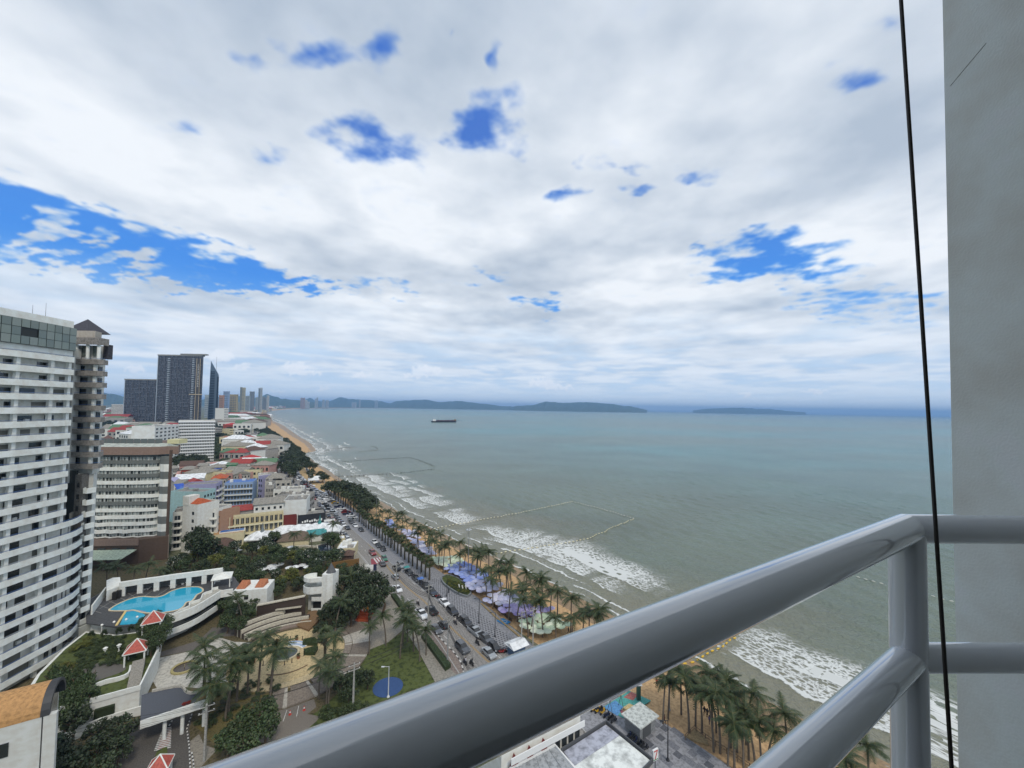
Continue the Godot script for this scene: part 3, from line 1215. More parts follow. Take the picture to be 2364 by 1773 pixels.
	for x in [-105.5, -102.8]:
		var gg := MB.new()
		gg.box2(Vector3(x - 0.95, 69.0, -98.2), Vector3(x + 0.95, 71.5, -98.1))
		wp(o, "bay_window", gg, glass("bay_glass", "59635d", 0.1))
	var fb := MB.new()
	fb.wall(PackedVector3Array([Vector3(-109.2, 0, -96.8), Vector3(-100.9, 0, -96.8), Vector3(-101.2, 0, -99.2)]), 71.6, 73.3, 0.5)
	wp(o, "bay_fascia", fb, grey)
	var sl := MB.new()
	sl.prism(PackedVector3Array([Vector3(-109.2, 0, -97.0), Vector3(-102.2, 0, -97.0), Vector3(-103.2, 0, -99.5), Vector3(-110, 0, -103)]), 73.0, 75.0)
	wp(o, "sloped_cap", sl, mat("bay_cap", "b3aba2", 0.85, "plaster", 0.3))
	var py := MB.new()
	py.frustum(Vector3(-107.2, 75.0, -99.8), Vector2(6.4, 5.6), Vector2(0.05, 0.05), 3.4)
	wp(o, "pyramid_roof", py, mat("slate", "3c3b42", 0.6, "roof", 0.4))
	var db := MB.new()
	db.box2(Vector3(-102.4, 68.4, -100.6), Vector3(-101.3, 72.0, -99.3))
	wp(o, "dark_box", db, mat("slate", "3c3b42"))
	# stair strip under the bay
	var gs2 := MB.new()
	gs2.box2(Vector3(-107.5, 3.5, -97.2), Vector3(-104.7, 41.0, -96.9))
	wp(o, "stair_glazing", gs2, glass("stair_glass", "2a302c", 0.2))
	var pl := MB.new()
	pl.box2(Vector3(-104.7, 3.5, -98.4), Vector3(-103.1, 40.0, -96.6))
	wp(o, "pilaster", pl, mat("pilaster", "6f6d69", 0.85, "concrete", 0.3))
	for k in 12:
		var w := MB.new()
		w.box2(Vector3(-104.2, 6.0 + k * 2.82, -96.62), Vector3(-103.6, 7.2 + k * 2.82, -96.56))
		wp(o, "stair_window", w, dark)
		var y := 4.6 + k * 2.82
		var bl := MB.new()
		bl.wall(PackedVector3Array([Vector3(-103.1, 0, -97.6), Vector3(-102.5, 0, -96.5), Vector3(-101.5, 0, -96.4), Vector3(-101.3, 0, -98.2)]), y, y + 1.25, 0.16)
		bl.prism(PackedVector3Array([Vector3(-103.1, 0, -97.6), Vector3(-102.5, 0, -96.5), Vector3(-101.5, 0, -96.4), Vector3(-101.3, 0, -98.2), Vector3(-103.1, 0, -98.8)]), y + 0.01, y + 0.16, true, true, true)
		wp(o, "scalloped_balcony", bl, white)
		if k % 2 == 0:
			var gd := MB.new()
			gd.box2(Vector3(-103.0, y + 0.2, -98.15), Vector3(-102.2, y + 2.4, -98.08))
			wp(o, "glass_door", gd, dark)
	var bwl := MB.new()
	bwl.prism(PackedVector3Array([Vector3(-103.1, 0, -98.2), Vector3(-102.0, 0, -98.2), Vector3(-104.0, 0, -101)]), 4.0, 40.0)
	wp(o, "stair_wall", bwl, inner_white)
	var ft := MB.new()
	ft.frustum(Vector3(-103.4, 1.8, -97.6), Vector2(3.8, 2.4), Vector2(4.3, 2.8), 2.4)
	wp(o, "corner_base", ft, white)

func build_vault_building() -> void:
	var r0 := P(30, 1596, 19.0)
	var r1 := P(131, 1571, 19.0)
	var d := (r1 - r0).normalized()
	var n := Vector3(-d.z, 0, d.x)
	if n.dot(-r0) < 0:
		n = -n
	r0 -= d * 14.0
	var o := T("vaulted_building", "white building with a tan barrel vault roof below the apartment tower", "building", Vector3(r1.x, 0, r1.z))
	var rad := 2.9
	var roof := MB.new()
	var roof2 := MB.new()
	var prev := PackedVector3Array()
	for k in 13:
		var a := PI * k / 12.0
		var off := n * cos(a) * rad + Vector3.UP * (sin(a) * rad - rad)
		var p := r0 + off
		var q := r1 + off
		if k > 0:
			var mid := (r0 + r1) / 2.0 + Vector3.DOWN * rad
			roof.quad_out(prev[0], prev[1], q, p, mid)
		prev = PackedVector3Array([p, q])
	wp(o, "barrel_roof", roof, mat("vault_tan", "b98d5a", 0.8, "roof", 0.5))
	var ring := MB.new()
	for k in 12:
		var a := PI * k / 12.0
		var b := PI * (k + 1) / 12.0
		var c := r1 + Vector3.DOWN * rad
		ring.hex([c + n * cos(a) * 2.55 + Vector3.UP * sin(a) * 2.55 - d * 0.6, c + n * cos(a) * 2.95 + Vector3.UP * sin(a) * 2.95 - d * 0.6, c + n * cos(a) * 2.95 + Vector3.UP * sin(a) * 2.95 + d * 0.25, c + n * cos(a) * 2.55 + Vector3.UP * sin(a) * 2.55 + d * 0.25,
			c + n * cos(b) * 2.55 + Vector3.UP * sin(b) * 2.55 - d * 0.6, c + n * cos(b) * 2.95 + Vector3.UP * sin(b) * 2.95 - d * 0.6, c + n * cos(b) * 2.95 + Vector3.UP * sin(b) * 2.95 + d * 0.25, c + n * cos(b) * 2.55 + Vector3.UP * sin(b) * 2.55 + d * 0.25])
	wp(o, "gable_ring", ring, mat("vault_dark", "37383a", 0.6))
	var b := Basis(d, Vector3.UP, -n)
	var l := (r1 - r0).length()
	var c0 := (r0 + r1) / 2.0
	var body := MB.new()
	var hh := 19.0 - rad
	body.box(Vector3(c0.x, hh / 2.0, c0.z), Vector3(l - 0.9, hh, rad * 2.0 - 0.06), b)
	wp(o, "wall", body, mat("vault_wall", "c9cac8", 0.85, "plaster", 0.25))
	var sidew := MB.new()
	var g := r1 + Vector3.DOWN * rad
	sidew.box(Vector3(g.x, hh / 2.0, g.z) + n * (rad - 0.35) + d * 0.3, Vector3(1.2, hh, 0.7), b)
	wp(o, "corner_pier", sidew, mats.vault_wall)
	var dk := MB.new()
	dk.box(Vector3(g.x, hh / 2.0 + 0.9, g.z) - d * 0.43, Vector3(0.12, hh + 1.6, rad * 1.6), b)
	wp(o, "dark_glazing", dk, glass("vault_glass", "22272a", 0.2))
	for k in 4:
		for j in 2:
			var w := MB.new()
			var y := 13.2 - k * 3.3
			w.box(Vector3(g.x, y, g.z) + n * rad - d * (5.0 + j * 5.2), Vector3(3.6, 1.7, 0.2), b)
			wp(o, "window", w, glass("vault_glass", "22272a", 0.2))

func build_striped_hotel() -> void:
	var o := T("striped_hotel", "hotel block striped in white and grey bands with a brown roof fascia", "building", Vector3(-140, 0, -148))
	var white := mat("hotel_white", "e8e9e4", 0.8, "plaster", 0.12)
	var grey := mat("hotel_grey", "6d716f", 0.8, "plaster", 0.12)
	var brown := mat("hotel_brown", "8b756a", 0.85, "plaster", 0.3)
	var dkbrown := mat("hotel_dark_brown", "5e4d42", 0.85, "plaster", 0.3)
	var gl := glass("hotel_glass", "49504f", 0.15)
	var plan := smooth_line(PackedVector3Array([Vector3(-162, 0, -145.6), Vector3(-150, 0, -146.2), Vector3(-140, 0, -147.2), Vector3(-133.4, 0, -148.6), Vector3(-131.6, 0, -149.6), Vector3(-130.6, 0, -151.4)]), 1.3)
	var body := MB.new()
	var bp := PackedVector3Array(offset_line(plan, 0.5))
	bp.append_array([Vector3(-131.5, 0, -155), Vector3(-142.0, 0, -168), Vector3(-168, 0, -168)])
	body.prism(bp, 0.0, 39.0)
	wp(o, "inner_wall", body, gl)
	var mul := MB.new()
	for k in 13:
		var y := 36.2 - k * 2.5
		if y < 8.0:
			break
		var pl := plan
		var zig := k >= 7
		if zig:
			pl = PackedVector3Array()
			var s := 0.0
			var i := 0
			var total := line_len(plan)
			var straight: float = total * ([0.18, 0.45, 0.45, 0.72, 1.0, 1.0][k - 7] if k < 13 else 1.0)
			while s < total:
				var a: Array = at_len(plan, s)
				var out := Vector3(-a[1].z, 0, a[1].x)
				pl.append(a[0] + (out * (0.85 if i % 2 == 0 else 0.0) if s < straight else Vector3.ZERO))
				s += 2.2
				i += 1
			pl.append(plan[plan.size() - 1])
		wp(o, "spandrel_band", band(pl, y - 1.25, y, 0.5), grey if (k % 2 == 0 and not zig) else white)
		var s2 := 0.5
		var tl := line_len(plan)
		while s2 < tl - 0.6:
			var a: Array = at_len(plan, s2)
			var yaw := atan2(a[1].x, a[1].z)
			mul.box(a[0] + Vector3(a[1].z, 0, -a[1].x) * 0.22 + Vector3.UP * (y + 0.62), Vector3(0.35, 1.24, 0.14 if int(s2 / 1.15) % 3 else 0.4), Basis(Vector3.UP, yaw))
			s2 += 1.15
	stuff(o, "window_mullions", mul, mat("mullion", "b7bab4", 0.7)).position = -o.position
	var cur := MB.new()
	rng.seed = 55
	for k in 12:
		var y := 36.2 - k * 2.5
		var s3 := 0.7
		while s3 < line_len(plan) - 1.0:
			if rng.randf() < 0.72:
				var a: Array = at_len(plan, s3 + 0.45)
				cur.box(a[0] + Vector3(a[1].z, 0, -a[1].x) * 0.40 + Vector3.UP * (y + 0.62), Vector3(0.25, 1.2, 0.8), Basis(Vector3.UP, atan2(a[1].x, a[1].z)))
			s3 += 1.15
	stuff(o, "curtained_panes", cur, mat("curtain", "9aa19d", 0.35)).position = -o.position
	# rounded end with blocks of grey and white
	for k in 13:
		var y := 37.5 - k * 2.75
		var mb := MB.new()
		mb.prism(PackedVector3Array([Vector3(-131.4, 0, -150.2), Vector3(-130.2, 0, -149.2), Vector3(-128.6, 0, -148.8), Vector3(-127.2, 0, -149.3), Vector3(-134.5, 0, -158), Vector3(-137, 0, -157)]), y - 2.75, y)
		wp(o, "end_block", mb, grey if k % 2 == 0 else white)
	var ed := MB.new()
	ed.box2(Vector3(-127.2, 2, -150.0), Vector3(-126.7, 40, -149.2))
	wp(o, "end_pier", ed, dkbrown)
	var top := offset_line(plan, -0.9)
	top.append(Vector3(-126.0, 0, -151.5))
	top.append(Vector3(-130.8, 0, -158))
	var fas := MB.new()
	fas.wall(top, 38.3, 41.2, 0.5)
	wp(o, "roof_fascia", fas, brown)
	var rf := MB.new()
	var inl := offset_line(top, 3.4)
	for i in top.size() - 1:
		rf.quad_up(lift(top, 41.2)[i], lift(top, 41.2)[i + 1], lift(inl, 42.2)[i + 1], lift(inl, 42.2)[i])
	wp(o, "sloped_roof", rf, mat("hotel_roof", "b3b9b1", 0.8, "roof", 0.15))
	var inl2 := offset_line(top, 3.8)
	var total2 := line_len(inl2)
	for c in 13:
		var a: Array = at_len(inl2, (c + 0.03) * 30.0 / 13)
		var b2: Array = at_len(inl2, (c + 0.97) * 30.0 / 13)
		var mb := MB.new()
		mb.wall(PackedVector3Array([a[0], b2[0]]), 42.1, 43.9, 0.06)
		wp(o, "balustrade_panel", mb, glass("balustrade", "5d625f", 0.2))
	var deck := MB.new()
	deck.prism(PackedVector3Array([Vector3(-164, 0, -151), Vector3(-131, 0, -153), Vector3(-142, 0, -166), Vector3(-164, 0, -166)]), 39.0, 42.0)
	wp(o, "roof_deck", deck, mat("hotel_deck", "6b5a50", 0.9, "roof", 0.3))
	var yb := MB.new()
	yb.box2(Vector3(-131.5, 42.0, -157), Vector3(-127.0, 43.6, -153))
	wp(o, "roof_hatch", yb, mat("cream_roof", "c9c49a", 0.85))
	# brown podium with pale green canopies
	var pod := MB.new()
	pod.prism(PackedVector3Array([Vector3(-158, 0, -141.5), Vector3(-132.5, 0, -144.5), Vector3(-128.2, 0, -147.5), Vector3(-126.0, 0, -149), Vector3(-138.0, 0, -163), Vector3(-160, 0, -163)]), 0.0, 8.4)
	wp(o, "podium", pod, dkbrown)
	var pb := MB.new()
	pb.wall(PackedVector3Array([Vector3(-158, 0, -141.2), Vector3(-132.5, 0, -144.2)]), 6.6, 8.8, 0.5)
	wp(o, "podium_fascia", pb, brown)
	for i in 5:
		var x := -153.5 + i * 4.6
		var w := MB.new()
		var zz := -141.35 - (x + 158) * 0.1176
		w.box(Vector3(x, 5.0, zz), Vector3(2.4, 1.4, 0.3), Basis(Vector3.UP, atan2(0.1176, 1.0)))
		wp(o, "podium_window", w, gl)
	var ca := MB.new()
	ca.hex([Vector3(-152, 3.6, -136), Vector3(-133, 3.6, -138.4), Vector3(-132.4, 5.2, -143.6), Vector3(-152, 5.2, -141.4), Vector3(-152, 3.75, -136), Vector3(-133, 3.75, -138.4), Vector3(-132.4, 5.35, -143.6), Vector3(-152, 5.35, -141.4)])
	wp(o, "green_canopy", ca, mat("pale_green_roof", "b9c7b0", 0.75, "roof", 0.3))
	var cb := MB.new()
	cb.hex([Vector3(-162, 7.0, -138), Vector3(-153.5, 7.0, -138.8), Vector3(-150.8, 10.2, -141.6), Vector3(-162, 10.2, -141.2), Vector3(-162, 7.2, -138), Vector3(-153.5, 7.2, -138.8), Vector3(-150.8, 10.4, -141.6), Vector3(-162, 10.4, -141.2)])
	wp(o, "green_canopy", cb, mats.pale_green_roof)
	for i in 5:
		var c := MB.new()
		c.box2(Vector3(-151 + i * 4.2, 0, -136.8 - i * 0.5), Vector3(-150.5 + i * 4.2, 3.7, -136.3 - i * 0.5))
		wp(o, "canopy_post", c, dkbrown)
	for i in 5:
		var c := MB.new()
		c.beam(Vector3(-126.2 - i * 1.3, 0.3, -149.4 - i * 1.5), Vector3(-126.6 - i * 1.3, 8.6, -149.8 - i * 1.5), 0.4, 0.4)
		wp(o, "slanted_fin", c, mat("fin", "8a7f74", 0.85))

# ---------------------------------------------------------------- the town
# A block is given by the two front corners of its roof as pixels and by its height.
func block(called: String, label: String, ax: float, ay: float, bx: float, by: float, h: float, depth: float, wall: Material, opt := {}, group := "") -> Node3D:
	var a := P(ax, ay, h)
	var b := P(bx, by, h)
	a.y = 0
	b.y = 0
	return block_at(called, label, a, b, h, depth, wall, opt, group)

func block_at(called: String, label: String, a: Vector3, b: Vector3, h: float, depth: float, wall: Material, opt := {}, group := "") -> Node3D:
	var d := (b - a).normalized()
	var w := a.distance_to(b)
	var o := T(called, label, opt.get("cat", "building"), a, atan2(-d.z, d.x), group)
	# local axes: x along the front, z towards the viewer
	var body := MB.new()
	if opt.get("ray", false):      # the end walls lie along the line of sight, as those of a block that stands square to it
		var q := o.transform.basis.inverse() * (a.normalized() * depth)
		var q2 := o.transform.basis.inverse() * (b.normalized() * depth)
		body.hex([Vector3.ZERO, Vector3(w, 0, 0), Vector3(w, 0, 0) + q2, q, Vector3(0, h, 0), Vector3(w, h, 0), Vector3(w, h, 0) + q2, q + Vector3.UP * h])
	else:
		body.box2(Vector3(0, 0, -depth), Vector3(w, h, 0))
	part(o, "wall", body, wall)
	var roofm: Material = opt.get("roofm", mats.flat_roof)
	var kind: String = opt.get("roof", "flat")
	if kind == "flat":
		var rf := MB.new()
		rf.box2(Vector3(0.25, h, -depth + 0.25), Vector3(w - 0.25, h + 0.06, -0.25))
		part(o, "roof", rf, roofm)
		var pr := MB.new()
		pr.wall(PackedVector3Array([Vector3(0.1, 0, -0.1), Vector3(w - 0.1, 0, -0.1), Vector3(w - 0.1, 0, -depth + 0.1), Vector3(0.1, 0, -depth + 0.1)]), h, h + opt.get("parapet", 0.6), 0.2, true)
		part(o, "parapet", pr, wall)
	elif kind == "gable" or kind == "hip":
		var rise: float = opt.get("rise", w * 0.18)
		var e := 0.5
		var rf := MB.new()
		var inset: float = minf(w, depth) * 0.5 if kind == "hip" else 0.0
		var along := w >= depth
		var r0 := Vector3(-e + inset, h + rise, -depth / 2) if along else Vector3(w / 2, h + rise, e - inset)
		var r1 := Vector3(w + e - inset, h + rise, -depth / 2) if along else Vector3(w / 2, h + rise, -depth - e + inset)
		var c := [Vector3(-e, h, e), Vector3(w + e, h, e), Vector3(w + e, h, -depth - e), Vector3(-e, h, -depth - e)]
		var mid := Vector3(w / 2, h - 1, -depth / 2)
		if along:
			rf.quad_out(c[0], c[1], r1, r0, mid)
			rf.quad_out(c[2], c[3], r0, r1, mid)
			rf.tri_out(c[1], c[2], r1, mid)
			rf.tri_out(c[3], c[0], r0, mid)
		else:
			rf.quad_out(c[1], c[2], r1, r0, mid)
			rf.quad_out(c[3], c[0], r0, r1, mid)
			rf.tri_out(c[0], c[1], r0, mid)
			rf.tri_out(c[2], c[3], r1, mid)
		rf.quad_out(c[0], c[1], c[2], c[3], mid + Vector3.UP * 9)
		part(o, "roof", rf, roofm)
	elif kind == "shed":
		var rf := MB.new()
		var rise: float = opt.get("rise", 1.2)
		rf.hex([Vector3(-0.5, h, 0.6), Vector3(w + 0.5, h, 0.6), Vector3(w + 0.5, h + rise, -depth - 0.5), Vector3(-0.5, h + rise, -depth - 0.5), Vector3(-0.5, h + 0.15, 0.6), Vector3(w + 0.5, h + 0.15, 0.6), Vector3(w + 0.5, h + rise + 0.15, -depth - 0.5), Vector3(-0.5, h + rise + 0.15, -depth - 0.5)])
		part(o, "roof", rf, roofm)
	var floors: int = opt.get("floors", 0)
	var cols: int = opt.get("cols", 0)
	if floors > 0 and cols > 0:
		var gm: Material = opt.get("glass", mats.town_glass)
		var fh: float = opt.get("top", h - 0.5) / floors
		var ww: float = opt.get("ww", 0.55) * w / cols
		var wh: float = opt.get("wh", 0.5) * fh
		var joined := MB.new()
		var sep: bool = opt.get("sep", false)
		for f in floors:
			for c in cols:
				var x := (c + 0.5) * w / cols
				var y := (f + 0.52) * fh
				var mb := MB.new() if sep else joined
				mb.box2(Vector3(x - ww / 2, y - wh / 2, -0.02), Vector3(x + ww / 2, y + wh / 2, 0.05))
				if sep:
					var win := part(o, "window", mb, gm)
					var fr := MB.new()
					fr.box2(Vector3(x - 0.04, y - wh / 2, 0.05), Vector3(x + 0.04, y + wh / 2, 0.08))
					part(win, "mullion", fr, mats.frame_white)
		var sc: int = opt.get("side_cols", 0)
		for f in floors:
			for c in sc:
				var z := -(c + 0.5) * depth / sc
				var y := (f + 0.52) * fh
				joined.box2(Vector3(w - 0.02, y - wh / 2, z - ww / 2), Vector3(w + 0.05, y + wh / 2, z + ww / 2))
		if joined.v.size() > 0:
			stuff(o, "windows", joined, gm)
		if opt.has("balcony"):
			var bm: Material = opt.balcony
			for f in floors:
				var mb := MB.new()
				mb.box2(Vector3(0, f * fh - 0.1, 0), Vector3(w, f * fh + 0.12, 1.3))
				mb.box2(Vector3(0, f * fh + 0.121, 1.15), Vector3(w, f * fh + opt.get("rail", 0.9), 1.28))
				part(o, "balcony", mb, bm)
		if opt.has("bands"):
			for f in floors + 1:
				var mb := MB.new()
				mb.box2(Vector3(-0.1, f * fh - 0.25, 0.02), Vector3(w + 0.1, f * fh + fh * opt.get("band_h", 0.3), 0.35))
				part(o, "facade_band", mb, opt.bands)
		if opt.has("fins"):
			var n: int = opt.fins
			for i in n + 1:
				var mb := MB.new()
				mb.box2(Vector3(w * i / n - 0.12, 0, 0.03), Vector3(w * i / n + 0.12, h, opt.get("fin_d", 0.45)))
				part(o, "facade_fin", mb, opt.get("fin_m", wall))
	for i in opt.get("clutter", 0):
		var mb := MB.new()
		var s := Vector3(rv(0.8, 2.2), rv(0.6, 1.6), rv(0.8, 2.0))
		mb.box(Vector3(rv(1, maxf(1.1, w - 1)), h + s.y / 2 + 0.06, -rv(1, maxf(1.1, depth - 1))), s)
		part(o, "roof_unit", mb, [mats.flat_roof, mats.pale_wall, mats.concrete_wall][rng.randi() % 3])
	return o

func city_mats() -> void:
	mat("flat_roof", "8b8a86", 0.9, "roof", 0.15)
	mat("pale_wall", "dcdcd8", 0.85, "plaster", 0.2)
	mat("concrete_wall", "a5a29c", 0.9, "concrete", 0.15)
	mat("frame_white", "d8d9d7", 0.7)
	glass("town_glass", "2a3034", 0.2)
	mat("cream_wall", "cfc5a4", 0.85, "plaster", 0.2)
	mat("pink_wall", "b98f88", 0.85, "plaster", 0.2)
	mat("blue_wall", "8fa6c8", 0.8, "plaster", 0.2)
	mat("lilac_wall", "9d9bbd", 0.85, "plaster", 0.2)
	mat("green_wall", "4f9a6c", 0.8, "plaster", 0.2)
	mat("red_wall", "9c4a3a", 0.85, "plaster", 0.2)
	mat("brick_red", "6e2b28", 0.85, "plaster", 0.25)
	mat("orange_wall", "b98a53", 0.85, "plaster", 0.2)
	mat("black_wall", "23252b", 0.7, "plaster", 0.3)
	mat("red_roof", "9c3a33", 0.75, "roof", 0.2)
	mat("orange_roof", "b4572f", 0.75, "roof", 0.2)
	mat("blue_roof", "4d74b8", 0.7, "roof", 0.2)
	mat("deep_blue_roof", "2c55b5", 0.7, "roof", 0.2)
	mat("brown_roof", "5f4a40", 0.85, "roof", 0.3)
	mat("grey_roof", "918d83", 0.85, "roof", 0.2)
	mat("green_roof", "5c7d5e", 0.85, "roof", 0.2)
	mat("white_roof", "e6e9ea", 0.6, "roof", 0.1)
	mat("thatch", "6d5f50", 0.95, "roof", 0.6)
	mat("teal_roof", "3f8d8d", 0.7, "roof", 0.2)

func text_on(o: Node3D, txt: String, size: float, m: Material, at: Vector3, turn := 0.0) -> void:
	var tm := TextMesh.new()
	var f := SystemFont.new()
	f.font_names = PackedStringArray(["Droid Sans"])
	tm.font = f
	tm.text = txt
	tm.font_size = 64
	tm.pixel_size = size / 46.0
	tm.depth = 0.06
	part(o, "lettering", tm, m, at, turn)

func build_city() -> void:
	city_mats()
	rng.seed = 611
	# --- white apartments beside the garden
	var o := block("white_apartments", "white apartment house with a tall blank stair core", 422.5, 1166, 456, 1169, 18.0, 9.0, mats.pale_wall, {"clutter": 2})
	var core := MB.new()
	core.box2(Vector3(0, 18, -4), Vector3(3.0, 21.5, 0.15))
	part(o, "stair_core", core, mats.pale_wall)
	for i in 5:
		var w := MB.new()
		w.box2(Vector3(4.6, 3.0 + i * 2.9, 0.0), Vector3(5.6, 4.2 + i * 2.9, 0.06))
		part(o, "window", w, mats.town_glass)
	var hip := MB.new()
	hip.frustum(Vector3(3.9, 18.6, -3.4), Vector2(5.6, 6.0), Vector2(3.2, 0.4), 1.6)
	part(o, "orange_roof", hip, mats.orange_roof)
	block("apartment_wing", "white apartment wing with double windows and small balconies", 456.5, 1177, 502, 1178, 15.0, 8.0, mats.pale_wall, {"floors": 5, "cols": 2, "ww": 0.42, "wh": 0.62, "sep": true, "balcony": mats.pale_wall, "rail": 0.35, "side_cols": 0, "clutter": 1})
	var brk := block("apartment_end", "narrow brick coloured stair end of the white apartments", 502.5, 1182, 509, 1183, 14.0, 8.0, mat("brick_pale", "a5826c", 0.85, "plaster", 0.2), {"floors": 5, "cols": 1, "ww": 0.5, "wh": 0.25})
	block("apartment_wing", "white apartment wing with stacked balconies beside the striped hotel", 399, 1186, 421.5, 1184, 14.0, 8.0, mats.pale_wall, {"floors": 5, "cols": 1, "ww": 0.6, "wh": 0.62, "sep": true, "balcony": mats.pale_wall, "rail": 0.4, "clutter": 2})
	# --- cream motel with balconies
	block("motel", "long cream motel with three balcony floors and dark openings", 507.5, 1196, 654, 1181, 11.0, 9.0, mats.cream_wall, {"floors": 3, "cols": 13, "ww": 0.55, "wh": 0.66, "sep": true, "balcony": mat("cream_band", "d9d2b4", 0.85, "plaster", 0.2), "rail": 0.5, "fins": 13, "fin_d": 1.2, "fin_m": mats.cream_wall})
	block("motel_penthouse", "white upper storey with four small windows on the motel roof", 586, 1166, 655, 1160, 14.5, 8.0, mats.pale_wall, {"floors": 5, "cols": 5, "ww": 0.4, "wh": 0.4, "roof": "shed", "roofm": mats.grey_roof, "rise": 1.0})
	block("rusty_roofed_shed", "low shed with a dark red roof on the motel terrace", 521, 1183, 585, 1176, 12.4, 5.0, mats.concrete_wall, {"roof": "shed", "roofm": mats.red_roof, "rise": 1.2})
	block("blank_white_block", "blank white windowless block facing the garden", 654.6, 1158.5, 708, 1155.5, 14.5, 12.0, mat("blank_wall", "d5d7d6", 0.85, "plaster", 0.1), {"clutter": 3})
	block("red_building", "dark red building under the blank white block", 652, 1193, 690, 1189, 8.2, 6.0, mats.brick_red, {})
	var bs := block("black_fronted_bar", "black fronted bar with white sign lettering and a red base", 688, 1193, 752, 1186, 8.0, 9.0, mats.black_wall, {"clutter": 2})
	for i in 9:
		var mk := MB.new()
		var x0 := 1.6 + i * 0.95
		mk.box2(Vector3(x0, 5.0 + 0.12 * (i % 3), 0.02), Vector3(x0 + 0.55 + 0.2 * (i % 2), 5.0 + 0.75 + 0.25 * ((i * 7) % 3), 0.12))
		part(bs, "sign_mark", mk, mats.frame_white)
	var rb := MB.new()
	rb.box2(Vector3(2.0, 0, 0.02), Vector3(9.0, 3.6, 0.2))
	part(bs, "red_base", rb, mats.brick_red)
	var fr := MB.new()
	fr.wall(PackedVector3Array([Vector3(10.5, 0, 0.6), Vector3(15.0, 0, 0.6)]), 4.6, 5.4, 0.5)
	part(bs, "white_frame", fr, mats.frame_white)
	# --- pool house of the motel
	var ph := block("motel_pool_house", "cream low building carrying a narrow blue rooftop pool", 489, 1240, 563, 1231, 6.0, 9.0, mats.cream_wall, {"floors": 1, "cols": 6, "ww": 0.35, "wh": 0.22, "roofm": mat("pool_tile", "b28b5f", 0.8, "concrete", 0.4)})
	var pw := MB.new()
	pw.box2(Vector3(2.0, 6.1, -6.5), Vector3(10.5, 6.5, -3.0))
	part(ph, "pool_basin", pw, mats.pale_wall)
	var pq := MB.new()
	pq.box2(Vector3(2.2, 6.5, -6.3), Vector3(10.3, 6.53, -3.2))
	part(ph, "pool_water", pq, mat("deep_pool", "1f63a8", 0.08))
	# --- garden restaurants
	block("thatched_restaurant", "long brown thatched hip roof beside the garden pool", 641, 1251, 713, 1245, 2.6, 9.0, mats.cream_wall, {"roof": "hip", "roofm": mats.thatch, "rise": 2.6})
	block("thatched_restaurant", "low brown hip roofed hall behind the garden trees", 478, 1268, 541, 1260, 3.2, 8.0, mats.cream_wall, {"roof": "hip", "roofm": mats.brown_roof, "rise": 2.6})
	block("teal_roofed_house", "small house with a teal metal roof behind the thatched restaurant", 711, 1237, 752, 1232, 2.8, 4.0, mats.pale_wall, {"roof": "shed", "roofm": mats.teal_roof, "rise": 1.0})
	var sp := T("pagoda_hut", "small wooden hut with two tiered pointed roofs beside the large tree", "hut", P(457, 1244, 4.5) * Vector3(1, 0, 1))
	for q in [[4.2, 4.2, 1.6, 2.6], [2.8, 6.4, 0.5, 2.4]]:
		var mb := MB.new()
		mb.frustum(Vector3(0, q[1], 0), Vector2(q[0], q[0]), Vector2(q[2] * 0.5, q[2] * 0.5), q[3])
		part(sp, "tiered_roof", mb, mats.thatch)
	var sw := MB.new()
	sw.box2(Vector3(-1.3, 0, -1.3), Vector3(1.3, 4.3, 1.3))
	part(sp, "wall", sw, mats.brown_roof)
	# white tents with grey and teal spires
	tent(P(606, 1232, 4.0), 12.0, 9.0, 0.25, mats.white_roof, "white marquee with a tall grey spire", mat("spire_grey", "6c7578", 0.6), true)
	tent(P(662, 1219, 4.0), 13.0, 10.0, 0.22, mats.white_roof, "white marquee with a raised flat ridge panel", mats.white_roof, false)
	tent(P(700, 1216, 4.0), 12.0, 10.0, 0.22, mats.white_roof, "plain white marquee between two others", mats.white_roof, false)
	tent(P(738, 1213, 4.0), 11.5, 10.0, 0.2, mats.white_roof, "white marquee with a tall teal spire", mats.teal_roof, true)
	tent(P(768, 1216, 4.0), 7.5, 7.0, 0.2, mats.white_roof, "small white marquee beside the beach road", mats.white_roof, false)
	block("white_pavilion", "flat white roofed restaurant pavilion with roof vents", 776, 1268, 818, 1266, 3.6, 8.0, mats.cream_wall, {"roofm": mats.white_roof, "clutter": 3, "parapet": 0.2})
	block("white_pavilion", "smaller flat white roofed pavilion behind the larger one", 773, 1246, 797, 1243, 3.4, 4.0, mats.cream_wall, {"roofm": mats.white_roof, "parapet": 0.2})
	block("brown_gatehouse", "small brown tiled gatehouse in front of the white pavilion", 790, 1283, 812, 1282, 2.8, 4.0, mats.brown_roof, {"roof": "hip", "roofm": mats.brown_roof, "rise": 1.2})
	var gp := T("garden_pool", "dark rectangular garden pool beside the white pavilion", "pool", P(748, 1277) + Vector3.UP * 0.0)
	var gw := MB.new()
	gw.prism(Q(600, 1160, 7.9, [1040, 790, 1300, 750, 1330, 900, 1200, 1060, 1090, 1080]), 0.0, 0.10)
	wp(gp, "water", gw, mat("dark_pool", "26313f", 0.06))
	var ge := MB.new()
	ge.wall(Q(600, 1160, 7.9, [1090, 1080, 1040, 790, 1300, 750, 1330, 900]), 0.0, 0.35, 0.5)
	wp(gp, "stone_edge", ge, mats.bench_pale)
	var bw := MB.new()
	bw.wall(Q(600, 1160, 7.9, [1200, 1120, 1450, 1070, 1810, 1020], 2.4), 0.0, 2.4, 0.4)
	solo("mossy_wall", "mossy brown garden wall with a pale coping beside the road", "wall", bw, mat("mossy", "7a5c3d", 0.95, "grass", 0.6))
	var cw := MB.new()
